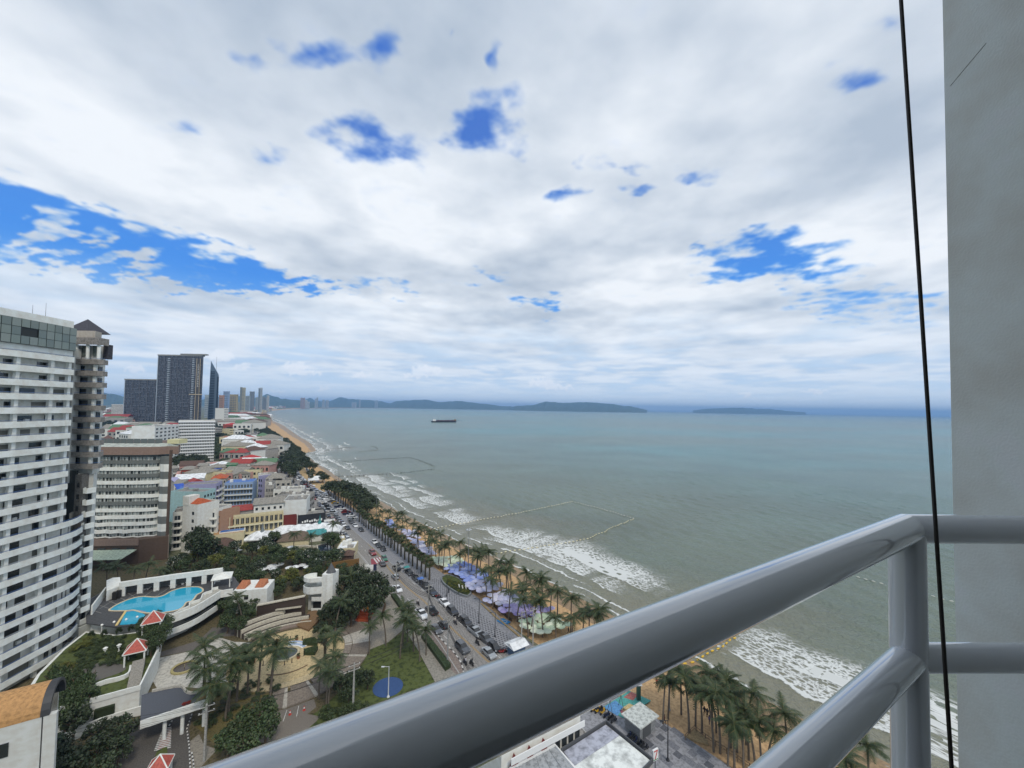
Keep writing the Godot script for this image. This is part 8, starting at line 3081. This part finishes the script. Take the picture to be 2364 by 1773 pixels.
	float_line("far", Q(560, 880, 4.609, [2040, 935, 1800, 965, 1500, 990, 1200, 1008, 990, 1012], SEA), "dark float rope on the near side of the far swimming zone", "3a3a38")
	float_line("far", Q(560, 880, 4.609, [850, 738, 1000, 718, 1210, 697], SEA), "dark float rope beside the sand spit", "3a3a38")
	float_line("far", Q(560, 880, 4.609, [1230, 752, 1330, 742, 1430, 730, 1420, 705, 1360, 690], SEA), "hooked float rope drifting beyond the sand spit", "57523a")
	float_line("near", Q(1500, 1180, 2.56, [1225, 392, 1400, 440, 1660, 505, 1830, 545, 2000, 590], SEA), "pale float rope crossing the open water behind the railing", "c4c4b8")
	float_line("near", Q(1500, 1180, 2.56, [200, 912, 260, 895, 330, 865, 420, 805, 520, 740], SEA), "yellow float rope reaching the sand beside the grove", "d0a92c")
	# boats
	ship(P(996, 974.6, SEA), P(1053, 974.6, SEA))
	for q in [[709, 770, 945, "dark low freighter near the far shore", 46.0], [0, 707, 971, "small dark boat off the far beach", 7.0]]:
		var p := P(q[1], q[2], SEA)
		var t := T("small_ship" if q[4] > 20 else "small_boat", q[3], "ship" if q[4] > 20 else "boat", p, 0.2)
		var hb := MB.new()
		var L: float = q[4]
		hb.hex([Vector3(-L / 2 * 0.9, -0.5, -L * 0.06), Vector3(L / 2 * 0.88, -0.5, -L * 0.06), Vector3(L / 2 * 0.88, -0.5, L * 0.06), Vector3(-L / 2 * 0.9, -0.5, L * 0.06), Vector3(-L / 2, L * 0.07, -L * 0.07), Vector3(L / 2, L * 0.07, -L * 0.07), Vector3(L / 2, L * 0.07, L * 0.07), Vector3(-L / 2, L * 0.07, L * 0.07)])
		part(t, "hull", hb, mat("hull_dark", "26303c", 0.6))
		var ca := MB.new()
		ca.box(Vector3(-L * 0.34, L * 0.12, 0), Vector3(L * 0.14, L * 0.1, L * 0.09))
		part(t, "cabin", ca, mats.concrete_wall)

func ship(a: Vector3, b: Vector3) -> void:
	var L := a.distance_to(b)
	var d := (b - a).normalized()
	var t := T("cargo_ship", "dark red and black dredger ship with a white bridge anchored in the bay", "ship", (a + b) / 2, atan2(-d.z, d.x))
	var h := MB.new()
	h.hex([Vector3(-L * 0.48, -1, -7), Vector3(L * 0.46, -1, -7), Vector3(L * 0.46, -1, 7), Vector3(-L * 0.48, -1, 7), Vector3(-L * 0.5, 4.2, -8), Vector3(L * 0.5, 4.2, -8), Vector3(L * 0.5, 4.2, 8), Vector3(-L * 0.5, 4.2, 8)])
	part(t, "hull", h, mat("ship_black", "201d1f", 0.6))
	var r := MB.new()
	r.box2(Vector3(-L * 0.32, 4.2, -7), Vector3(L * 0.46, 7.0, 7))
	part(t, "hopper", r, mat("ship_red", "4a2a26", 0.7))
	var br := MB.new()
	br.box2(Vector3(-L * 0.46, 4.2, -6), Vector3(-L * 0.34, 10.5, 6))
	part(t, "bridge", br, mats.frame_white)
	var fw := MB.new()
	fw.box2(Vector3(L * 0.42, 7.0, -5), Vector3(L * 0.48, 11.0, 5))
	part(t, "bow_house", fw, mat("ship_ochre", "8a7346", 0.7))
	for i in 5:
		var m := MB.new()
		m.box2(Vector3(-L * 0.25 + i * L * 0.14, 7.0, -2), Vector3(-L * 0.2 + i * L * 0.14, 9.2, 2))
		part(t, "deck_gear", m, mat("ship_red", "4a2a26"))
	var bm := MB.new()
	bm.tube(PackedVector3Array([Vector3(L * 0.48, 6.0, 0), Vector3(L * 0.72, 6.3, 0)]), 0.7, 0.4, 6)
	part(t, "boom", bm, mat("ship_black", "201d1f"))
	var ms := MB.new()
	ms.tube(PackedVector3Array([Vector3(-L * 0.4, 10, 0), Vector3(-L * 0.4, 17, 0)]), 0.4, 0.2, 5)
	part(t, "mast", ms, mats.frame_white)

func float_line(kind: String, l: PackedVector3Array, label: String, colour: String) -> void:
	var ln := smooth_line(l, 3.0)
	for i in ln.size():
		ln[i] += Vector3(fnl.get_noise_2d(i * 30.0, 5.0), 0, fnl.get_noise_2d(i * 30.0, 90.0)) * 1.6
	var o := T("float_rope", label, "float rope", ln[0])
	var rp := MB.new()
	rp.tube(lift(ln, SEA + 0.10), 0.03, 0.03, 4, false)
	wp(o, "rope", rp, mat("rope", "3f3d36", 0.9))
	var m := mat("float_" + colour, colour, 0.5)
	var s := 0.5
	var n := 0
	var gap := 2.1 if kind == "near" else 3.2
	var big := 0.22 if kind == "near" else 0.34
	var fm := MB.new()
	fm.lathe(Vector3.ZERO, [[0.0, -0.55], [big * 0.8, -0.42], [big, 0.0], [big * 0.8, 0.42], [0.0, 0.55]], 8)
	var me := fm.mesh()
	while s < line_len(ln) and n < 290:
		var a := at_len(ln, s)
		var f := part(o, "float", me, m, a[0] - o.position + Vector3.UP * 0.16)
		var y: Vector3 = a[1]
		var x := y.cross(Vector3.UP).normalized()
		f.basis = Basis(x, y, x.cross(y))
		s += gap
		n += 1

# ---------------------------------------------------------------- poles, wires, small buildings
func lamp_pole(at: Vector3, h: float, label: String, head: String, colour := "3a3d40") -> void:
	var o := T("street_lamp", label, "street lamp", at)
	var p := MB.new()
	p.tube(PackedVector3Array([Vector3.ZERO, Vector3(0, h, 0)]), 0.09 + h * 0.005, 0.06, 8)
	var pm := mat("pole_" + colour, colour, 0.5)
	part(o, "pole", p, pm)
	var b := MB.new()
	b.lathe(Vector3.ZERO, [[0.3, 0.0], [0.3, 0.1], [0.16, 0.35], [0.1, 0.5]], 8)
	part(o, "base", b, pm)
	if head == "ring":
		for i in 5:
			var q := MB.new()
			var a := TAU * i / 5
			q.box(Vector3(cos(a) * 0.7, h, sin(a) * 0.7), Vector3(0.5, 0.16, 0.5), Basis(Vector3.UP, -a))
			part(o, "flood_lamp", q, mat("lamp_head", "b9bdc0", 0.4))
	else:
		var arm := MB.new()
		arm.tube(PackedVector3Array([Vector3(0, h - 0.1, 0), Vector3(-1.0, h + 0.05, 0.2)]), 0.04, 0.04, 5)
		part(o, "arm", arm, pm)
		var hd := MB.new()
		hd.box(Vector3(-1.15, h + 0.03, 0.22), Vector3(0.6, 0.1, 0.28))
		part(o, "lamp_head", hd, pm)

func utility(at: Vector3, h: float, label: String) -> Array:
	var o := T("utility_pole", label, "utility pole", at)
	var pm := mat("concrete_pole", "a3a29c", 0.85, "concrete", 0.6)
	var p := MB.new()
	p.frustum(Vector3.ZERO, Vector2(0.32, 0.32), Vector2(0.2, 0.2), h)
	part(o, "pole", p, pm)
	var tops := []
	var d := road_dir(at)
	var x := Vector3(-d.z, 0, d.x)
	for k in 2:
		var c := MB.new()
		c.beam(x * -1.1 + Vector3.UP * (h - 0.4 - k * 0.9), x * 1.1 + Vector3.UP * (h - 0.4 - k * 0.9), 0.1, 0.12)
		part(o, "crossarm", c, pm)
		for s in [-1.0, 0.0, 1.0]:
			var ins := MB.new()
			ins.lathe(x * s * 0.95 + Vector3.UP * (h - 0.34 - k * 0.9), [[0.05, 0.0], [0.07, 0.1], [0.0, 0.22]], 6)
			part(o, "insulator", ins, mats.frame_white)
			tops.append(at + x * s * 0.95 + Vector3.UP * (h - 0.15 - k * 0.9))
	for k in 3:
		tops.append(at + Vector3.UP * (h - 2.6 - k * 0.35))
	return tops

func wire_run(a: Vector3, b: Vector3, sag: float, r := 0.022) -> MB:
	var l := PackedVector3Array()
	for i in 9:
		var t := i / 8.0
		l.append(a.lerp(b, t) - Vector3.UP * sag * 4.0 * t * (1.0 - t))
	var mb := MB.new()
	mb.tube(l, r, r, 4, false)
	return mb

func build_poles() -> void:
	var S := 3.568
	for q in [[825, 702, 6.0, "slim dark promenade lamp beside the oval planter"], [1090, 922, 6.5, "slim dark promenade lamp beside the large black car"], [1222, 1032, 6.0, "slim dark promenade lamp beside the wheelchair ramp"]]:
		lamp_pole(P(800 + q[0] / S, 1180 + q[1] / S, 0.1), q[2], q[3], "arm", "2b2d30")
	lamp_pole(P(800 + 1000 / S, 1180 + 560 / S, 0), 16.5, "tall flood light mast rising from the blue umbrella cluster", "ring", "6d7074")
	lamp_pole(P(560 + 1422 / 4.609, 880 + 1440 / 4.609, 0), 16.0, "tall flood light mast beside the last shade trees", "ring", "6d7074")
	lamp_pole(P(560 + 1020 / 4.609, 880 + 1062 / 4.609, 0), 16.0, "tall flood light mast on the sand beyond the white tent", "ring", "6d7074")
	lamp_pole(P(560 + 697 / 4.609, 880 + 885 / 4.609, 0), 16.0, "tall flood light mast beside the small square", "ring", "6d7074")
	lamp_pole(P(560 + 481 / 4.609, 880 + 800 / 4.609, 0), 18.0, "tall flood light mast among the belt of trees", "ring", "6d7074")
	lamp_pole(P(1400 + 485 / 3.352, 1540 + 332 / 3.352, 0), 18.0, "thick grey mast on a concrete foot beside the playground", "ring", "85898c")
	lamp_pole(P(1400 + 475 / 3.352, 1540 + 722 / 3.352, 0.1), 6.5, "slim black lamp on the tiled promenade", "arm", "1f2022")
	lamp_pole(P(760 + 955 / 3.508, 1300 + 820 / 3.508, 0), 7.5, "grey street lamp above the striped kerb", "arm", "8d9092")
	lamp_pole(P(600 + 1070 / 3.456, 1440 + 560 / 3.456, 0) if false else P(760 + 478 / 3.508, 1300 + 1085 / 3.508, 0), 6.0, "white lamp post standing on the blue disc court", "arm", "c5c8ca")
	var ups := [P(760 + 540 / 3.508, 1300 + 270 / 3.508), P(760 + 800 / 3.508, 1300 + 480 / 3.508), P(760 + 960 / 3.508, 1300 + 790 / 3.508), Vector3(-1.0, 0, -68)]
	var labs := ["concrete utility pole at the end of the upper hedge", "concrete utility pole beside the white pickup", "concrete utility pole behind the striped kerb", "concrete utility pole hidden below the railing"]
	var tops := []
	for i in 4:
		tops.append(utility(ups[i], 10.0, labs[i]))
	for i in 3:
		for k in 9:
			solo("overhead_wire", ["upper power wire between the street poles", "lower power wire between the street poles", "thick black telephone cable between the street poles"][k / 3], "cable", wire_run(tops[i][k], tops[i + 1][k], 0.5 + 0.1 * k, 0.02 if k < 6 else 0.05), mat("wire_black", "1a1a1b", 0.6), Vector3.ZERO, 0, ["upper power wires along the street", "lower power wires along the street", "telephone cables along the street"][k / 3])
	# wires that leave the street towards the hotel drive
	var gp := utility(P(600 + 1485 / 6.9125, 1440 + 1400 / 6.9125), 9.0, "white concrete pole with a bracket on the lawn")
	var dp := utility(P(280 + 1015 / 5.29, 1640 + 620 / 5.29), 9.0, "grey concrete pole beside the striped drive kerb")
	for k in 6:
		solo("overhead_wire", "power wire crossing the lawn between two poles", "cable", wire_run(gp[k], dp[k], 0.8), mats.wire_black, Vector3.ZERO, 0, "wires crossing the lawn")
		solo("overhead_wire", "power wire running from the street pole to the lawn pole", "cable", wire_run(tops[2][k], gp[k], 0.9), mats.wire_black, Vector3.ZERO, 0, "wires from the street to the lawn pole")
		solo("overhead_wire", "power wire running over the hotel drive", "cable", wire_run(dp[k], dp[k] + Vector3(-34, 0.5, 8 + k), 0.9), mats.wire_black, Vector3.ZERO, 0, "wires over the hotel drive")
	var b1 := utility(P(800 + 1440 / S, 1180 + 1140 / S), 9.0, "dark utility pole beside the white roofed kiosk")
	var b2 := utility(P(800 + 1535 / S, 1180 + 1110 / S), 9.0, "dark utility pole on the sand beside the kiosk")
	for k in 6:
		solo("overhead_wire", "power wire between the two poles by the kiosk", "cable", wire_run(b1[k], b2[k], 0.3), mats.wire_black, Vector3.ZERO, 0, "wires by the kiosk")

func build_small() -> void:
	var S := 3.568
	var o := T("street_kiosk", "small blue and white kiosk with a pitched white roof", "kiosk", P(800 + 1400 / S, 1180 + 1175 / S), 0.62)
	var b := MB.new()
	b.box2(Vector3(-1.6, 0.1, -1.3), Vector3(1.6, 2.3, 1.3))
	part(o, "wall", b, mat("kiosk_blue", "4a5f78", 0.7))
	var r := MB.new()
	r.hex([Vector3(-2.3, 2.3, -2.0), Vector3(2.3, 2.3, -2.0), Vector3(2.3, 2.3, 2.0), Vector3(-2.3, 2.3, 2.0), Vector3(-2.2, 2.4, -1.9), Vector3(2.2, 2.4, -1.9), Vector3(2.2, 3.1, 0.2), Vector3(-2.2, 3.1, 0.2)])
	part(o, "roof", r, mats.white_roof)
	# oval planter with a clipped bed
	var pl := closed_line(Q(800, 1180, S, [785, 560, 830, 538, 905, 560, 960, 600, 1010, 650, 1022, 690, 990, 712, 920, 690, 840, 640, 795, 600]), 4)
	var po := T("oval_planter", "long oval stone planter with a bright clipped bed on the promenade", "planter", P(800 + 900 / S, 1180 + 630 / S))
	var kb := MB.new()
	kb.wall(pl, 0.1, 0.75, 0.4, true)
	wp(po, "stone_rim", kb, mat("planter_stone", "7d8284", 0.8, "concrete", 0.4))
	var pb := MB.new()
	pb.prism(pl, 0.1, 0.6)
	wp(po, "soil", pb, mat("lawn", "4d5730"))
	for q in scatter(zpoly(800, 1180, S, [830, 560, 905, 575, 960, 610, 1000, 655, 1000, 680, 940, 670, 870, 625, 825, 585]), 1.0, 0.62):
		var bu := part(po, "shrub", crown_mesh["yellow"][rng.randi() % 3] if rng.randf() < 0.5 else crown_mesh["bush"][rng.randi() % 3], leaf_mat(), Vector3(q.x, 0.35, q.z) - po.position)
		bu.scale = Vector3(1.1, 0.9, 1.1)
	for q in [[930, 625, 0.8], [958, 640, 1.0], [985, 642, 1.2]]:
		var w := MB.new()
		var c := P(800 + q[0] / S, 1180 + q[1] / S, 1.0)
		w.hex([c + Vector3(-0.12, -0.3, 0), c + Vector3(0.25, -0.3, 0), c + Vector3(0.25, -0.3, -0.15), c + Vector3(-0.12, -0.3, -0.15), c + Vector3(-0.4, q[2], 0), c + Vector3(0.0, q[2], 0), c + Vector3(0.0, q[2], -0.15), c + Vector3(-0.4, q[2], -0.15)])
		wp(po, "white_letter", w, mats.frame_white)
	# wheelchair ramp sign
	var rp := Q(800, 1180, S, [1236, 900, 1290, 880, 1352, 912, 1300, 938], 0.25)
	var ramp := T("ramp_sign", "blue ground panel with a white wheelchair symbol beside the ramp", "sign", rp[0])
	var rb := MB.new()
	rb.prism(rp, 0.1, 0.25)
	wp(ramp, "blue_panel", rb, mat("ramp_blue", "2f7fb5", 0.7, "concrete", 0.5))
	var c := (rp[0] + rp[2]) / 2 + Vector3.UP * 0.012
	var ux := (rp[1] - rp[0]).normalized()
	var uz := (rp[3] - rp[0]).normalized()
	var sym := MB.new()
	sym.wall(PackedVector3Array([c + ux * 0.1 - uz * 0.9, c - uz * 0.1 + ux * 0.05, c + ux * 0.7 - uz * 0.05, c + ux * 0.9 + uz * 0.6]), 0.25, 0.262, 0.16)
	for i in 10:
		var a0 := 0.4 + i * 0.45
		sym.wall(PackedVector3Array([c + ux * cos(a0) * 0.55 + uz * (sin(a0) * 0.55 + 0.35), c + ux * cos(a0 + 0.45) * 0.55 + uz * (sin(a0 + 0.45) * 0.55 + 0.35)]), 0.25, 0.262, 0.15)
	wp(ramp, "wheelchair_symbol", sym, mats.road_white)
	var rw := MB.new()
	rw.wall(Q(800, 1180, S, [1110, 765, 1230, 880, 1330, 960, 1450, 1060]), 0.0, 0.35, 0.5)
	solo("ramp_wall", "low sandy concrete wall between the paving and the beach", "wall", rw, mat("sandy_wall", "a08b66", 0.9, "concrete", 0.4))
	var rw2 := MB.new()
	rw2.wall(Q(800, 1180, S, [1180, 755, 1260, 830, 1360, 910]), 0.0, 0.8, 0.12)
	solo("ramp_rail", "dark brown handrail wall along the beach ramp", "railing", rw2, mat("rail_brown", "4a3c2e", 0.8))
	# stalls, tents on the beach road
	for q in [[495, 478, "teal_roof", "small stall with a pale teal roof at the kerb"], [610, 572, "blue_roof", "small stall with a blue cover at the kerb"]]:
		var t := T("street_stall", q[3], "stall", P(800 + q[0] / S, 1180 + q[1] / S, 1.2) * Vector3(1, 0, 1), 0.6)
		var rf := MB.new()
		rf.frustum(Vector3(0, 1.9, 0), Vector2(2.0, 1.6), Vector2(1.2, 0.3), 0.45)
		part(t, "roof", rf, mats[q[2]])
		var bd := MB.new()
		bd.box2(Vector3(-0.8, 0.1, -0.6), Vector3(0.8, 1.0, 0.6))
		part(t, "counter", bd, mat("stall_dark", "2c2d30", 0.7))
		for sx in [-0.85, 0.85]:
			var pp := MB.new()
			pp.box2(Vector3(sx - 0.04, 0.1, -0.04), Vector3(sx + 0.04, 2.0, 0.04))
			part(t, "post", pp, mats.frame_white)
	tent(P(560 + 785 / 4.609, 880 + 1040 / 4.609, 3.0), 11.0, 8.0, 0.5, mats.white_roof, "white beach tent beside the palms at the bend", mats.white_roof, false)
	tent(P(560 + 640 / 4.609, 880 + 880 / 4.609, 3.0), 8.0, 6.0, 0.5, mats.white_roof, "small white pointed tent at the sand square", mats.white_roof, true)
	var sq := MB.new()
	sq.sheet(Q(560, 880, 4.609, [575, 905, 660, 900, 690, 1000, 800, 1085, 870, 1100, 880, 1180, 820, 1170, 720, 1080, 620, 1000]), 0.13)
	struct("sand_square", sq, mat("sand_path", "b39b72", 0.95, "sand", 0.15))
	# roofs below the railing
	var sh := T("white_roofed_shop", "low shop with a white and grey metal roof beside the tiled promenade", "building", P(1100 + 1330 / 4.424, 1560 + 800 / 4.424, 6.5) * Vector3(1, 0, 1))
	var rp2 := Q(1100, 1560, 4.424, [870, 770, 1325, 480, 1800, 870, 1560, 1120, 1030, 1120], 6.5)
	var body := MB.new()
	body.prism(rp2, 0.0, 6.3)
	wp(sh, "wall", body, mats.concrete_wall)
	var ra := MB.new()
	ra.sheet(Q(1100, 1560, 4.424, [890, 775, 1320, 500, 1460, 610, 1000, 920], 6.5), 6.5)
	wp(sh, "grey_roof_sheet", ra, mat("sheet_grey", "a9acb8", 0.55, "roof", 0.15))
	var rb2 := MB.new()
	rb2.sheet(Q(1100, 1560, 4.424, [1000, 922, 1462, 612, 1780, 870, 1560, 1110, 1040, 1110], 6.5), 6.504)
	wp(sh, "white_roof_sheet", rb2, mat("sheet_white", "dde1dd", 0.5, "roof", 0.1))
	var rim := MB.new()
	rim.wall(rp2, 6.2, 6.9, 0.25, true)
	wp(sh, "dark_parapet", rim, mat("parapet_dark", "4b4d50", 0.8))
	var sg := T("shop_sign", "tall square sign with a red and green figure seven", "sign", P(1100 + 1825 / 4.424, 1560 + 860 / 4.424, 5.0) * Vector3(1, 0, 1), 0.5)
	var sb := MB.new()
	sb.box2(Vector3(-0.55, 5.0, -0.12), Vector3(0.55, 6.6, 0.12))
	part(sg, "sign_box", sb, mats.frame_white)
	var sp := MB.new()
	sp.tube(PackedVector3Array([Vector3(0, 0, 0), Vector3(0, 5, 0)]), 0.08, 0.08, 6)
	part(sg, "post", sp, mats.steel_dark)
	text_on(sg, "7", 1.2, mat("seven_red", "b5302a", 0.6), Vector3(0, 5.85, 0.13))
	var sgb := MB.new()
	sgb.box2(Vector3(-0.45, 5.1, 0.121), Vector3(0.45, 5.22, 0.14))
	part(sg, "green_bar", sgb, mat("seven_green", "2c7a4a", 0.6))
	var s2 := T("ribbed_roof_house", "house with a ribbed grey metal roof and red dormer gables", "building", P(1100 + 700 / 4.424, 1560 + 900 / 4.424, 7.0) * Vector3(1, 0, 1))
	var q2 := Q(1100, 1560, 4.424, [340, 960, 800, 715, 1010, 960, 900, 1200, 200, 1200], 7.0)
	var bd2 := MB.new()
	bd2.prism(q2, 0.0, 6.8)
	wp(s2, "wall", bd2, mats.pale_wall)
	var rr := MB.new()
	rr.sheet(q2, 7.0)
	wp(s2, "roof", rr, mat("ribbed_grey", "9fa3a6", 0.55, "roof", 0.3))
	for i in 7:
		var rib := MB.new()
		rib.beam(q2[0].lerp(q2[1], i / 7.0) + Vector3.UP * 0.05, q2[4].lerp(q2[2], i / 7.0) + Vector3.UP * 0.05, 0.08, 0.08)
		wp(s2, "roof_rib", rib, mats.ribbed_grey)
	var gt := MB.new()
	gt.wall(PackedVector3Array([q2[0], q2[1], q2[2]]), 6.8, 7.25, 0.3)
	wp(s2, "white_gutter", gt, mats.frame_white)
	for t in [0.03, 0.36, 0.68]:
		var g := MB.new()
		var a := q2[0].lerp(q2[1], t + 0.0)
		var e := q2[0].lerp(q2[1], t + 0.16)
		var m := (a + e) / 2 + Vector3.UP * 1.6
		var bk := Vector3(-0.9, 0, -1.6)
		g.tri(a, m, e)
		g.quad_out(a, m, m + bk, a + bk, (a + e) / 2)
		g.quad_out(e, m, m + bk, e + bk, (a + e) / 2)
		wp(s2, "red_dormer", g, mat("dormer_red", "74231f", 0.8))
	var ap := T("balconied_guesthouse", "pale guesthouse with long white balcony rails below the railing", "building", P(1100 + 880 / 4.424, 1560 + 560 / 4.424, 8.0) * Vector3(1, 0, 1))
	var g2 := Q(1100, 1560, 4.424, [720, 650, 1060, 470], 8.0)
	var dn := (g2[1] - g2[0]).normalized()
	var away := Vector3(dn.z, 0, -dn.x)
	if away.dot(g2[0]) < 0:
		away = -away
	var gb := MB.new()
	gb.prism(PackedVector3Array([g2[0], g2[1], g2[1] + away * 7, g2[0] - dn * 8 + away * 7, g2[0] - dn * 8]), 0.0, 9.0)
	wp(ap, "wall", gb, mats.pale_wall)
	for y in [2.6, 5.4, 8.0]:
		var bb := MB.new()
		bb.wall(PackedVector3Array([g2[0] - dn * 7 - away * 1.0, g2[1] - away * 1.0]), y, y + 0.9, 0.15)
		wp(ap, "balcony_rail", bb, mats.frame_white)
	for i in 5:
		var w := MB.new()
		var p := g2[0].lerp(g2[1], (i + 0.5) / 5.0) - away * 0.05
		w.box(p + Vector3.UP * 7.2 * 0 + Vector3(0, -8.0 + 6.6, 0) + Vector3.UP * 0, Vector3(0.9, 1.6, 0.2), Basis(Vector3.UP, atan2(-dn.z, dn.x)))
		wp(ap, "window", w, mats.town_glass)
	# toilet block on the tiles
	var tb := T("utility_hut", "small grey hut with a pale flat roof on the tiled promenade", "hut", P(1100 + 1670 / 4.424, 1560 + 560 / 4.424) * Vector3(1, 0, 1), 0.62)
	var tw := MB.new()
	tw.box2(Vector3(-2.2, 0.1, -1.6), Vector3(2.2, 2.6, 1.6))
	part(tb, "wall", tw, mat("hut_grey", "85888a", 0.8, "concrete", 0.4))
	var tr := MB.new()
	tr.box2(Vector3(-2.7, 2.6, -2.1), Vector3(2.7, 2.8, 2.1))
	part(tb, "roof", tr, mat("hut_roof", "c3c8c3", 0.7, "roof", 0.3))
	var td := MB.new()
	td.box2(Vector3(-1.4, 0.2, 1.6), Vector3(0.9, 2.2, 1.66))
	part(tb, "shutter", td, mat("shutter", "4d5052", 0.6))
	# playground
	var pg := MB.new()
	pg.prism(Q(1100, 1560, 4.424, [1290, 330, 1560, 160, 1780, 260, 1500, 440]), 0.0, 0.16)
	var pgn := struct("playground_floor", pg, mat("play_teal", "4f9b93", 0.8, "concrete", 0.4))
	for q in [[[1300, 330, 1420, 260, 1500, 330, 1440, 420], "play_blue", "5a8fc0"], [[1470, 350, 1560, 290, 1650, 330, 1540, 400], "play_cream", "c0ad7d"], [[1500, 230, 1580, 170, 1650, 205, 1600, 260], "play_red", "a8665e"], [[1460, 365, 1510, 340, 1570, 385, 1500, 430], "play_maroon", "8a4f55"]]:
		var pp := MB.new()
		pp.sheet(Q(1100, 1560, 4.424, q[0]), 0.166)
		part(pgn, "colour_patch", pp, mat(q[1], q[2], 0.8, "concrete", 0.4))
	var sw := T("swing_frame", "dark steel swing frame on the playground", "swing", P(1100 + 1420 / 4.424, 1560 + 360 / 4.424) + Vector3.UP * 0.16, 0.5)
	for sx in [-1.4, 1.4]:
		for sz in [-0.7, 0.7]:
			var l := MB.new()
			l.tube(PackedVector3Array([Vector3(sx, 0, sz), Vector3(sx, 2.3, 0)]), 0.05, 0.05, 5)
			part(sw, "leg", l, mats.steel_dark)
	var tbm := MB.new()
	tbm.tube(PackedVector3Array([Vector3(-1.5, 2.3, 0), Vector3(1.5, 2.3, 0)]), 0.05, 0.05, 5)
	part(sw, "top_bar", tbm, mats.steel_dark)
	var cl := T("climbing_tower", "slim dark climbing tower with a pale cap on the playground", "climbing frame", P(1100 + 1655 / 4.424, 1560 + 250 / 4.424) + Vector3.UP * 0.16)
	var ct := MB.new()
	ct.box2(Vector3(-0.35, 0, -0.35), Vector3(0.35, 3.0, 0.35))
	part(cl, "tower", ct, mat("play_green", "2f5348", 0.6))
	var cc := MB.new()
	cc.frustum(Vector3(0, 3.0, 0), Vector2(1.2, 1.2), Vector2(0.9, 0.9), 0.3)
	part(cl, "cap", cc, mats.frame_white)
	var fx := T("beach_fence", "low timber and wire fence between the tiles and the sand", "fence", P(1400 + 690 / 3.352, 1540 + 480 / 3.352) * Vector3(1, 0, 1))
	var fl := Q(1400, 1540, 3.352, [610, 540, 680, 470, 800, 560, 940, 650, 1100, 760, 1250, 860], 0.6)
	for i in int(line_len(fl) / 1.8):
		var a := at_len(fl, i * 1.8)
		var pp := MB.new()
		pp.box2(Vector3(a[0].x - 0.06, 0, a[0].z - 0.06), Vector3(a[0].x + 0.06, 1.0, a[0].z + 0.06))
		wp(fx, "post", pp, mat("fence_wood", "6b5b48", 0.9))
	for y in [0.5, 0.95]:
		var ra2 := MB.new()
		ra2.wall(fl, y, y + 0.07, 0.06)
		wp(fx, "rail", ra2, mats.fence_wood)
	var ew := MB.new()
	ew.prism(Q(1400, 1540, 3.352, [610, 545, 690, 490, 780, 570, 790, 610, 690, 580]), 0.0, 0.3)
	solo("concrete_landing", "pale sandy concrete landing at the corner of the beach fence", "landing", ew, mat("sandy_wall", "a08b66"))
	# balloon-like pots, billboard and sign boards by the crossing
	for q in [[620, 220, "white picture board beside the red crossing", "frame_white", 2.2], [690, 210, "dark blue picture board beside the red crossing", "sign_navy", 1.6], [560, 215, "pale board with green frame beside the red crossing", "pale_wall", 1.6]]:
		mat("sign_navy", "232a45", 0.7)
		var p := P(820 + (q[0] - 380) / 7.05, 1280 + q[1] / 7.05, 2.0)
		var t := T("street_board", q[2], "sign", Vector3(p.x, 0, p.z), 0.3)
		var bd := MB.new()
		bd.box2(Vector3(-q[4] / 2, 0.9, -0.08), Vector3(q[4] / 2, 3.0, 0.08))
		part(t, "panel", bd, mats[q[3]])
		for sx in [-0.4, 0.4]:
			var lg := MB.new()
			lg.box2(Vector3(sx * q[4] - 0.05, 0, -0.05), Vector3(sx * q[4] + 0.05, 0.9, 0.05))
			part(t, "leg", lg, mats.steel_dark)

func _ready() -> void:
	rng.seed = 20240
	set_camera()
	set_sky()
	lay_lines()
	make_textures()
	build_sea()
	build_land()
	build_hills()
	build_foam()
	build_balcony()
	build_white_tower()
	build_vault_building()
	build_striped_hotel()
	make_plants()
	build_grounds()
	build_pool_terrace()

	build_city()
	build_plants()
	build_road_marks()
	build_traffic()
	build_beach()
	build_poles()
	build_small()
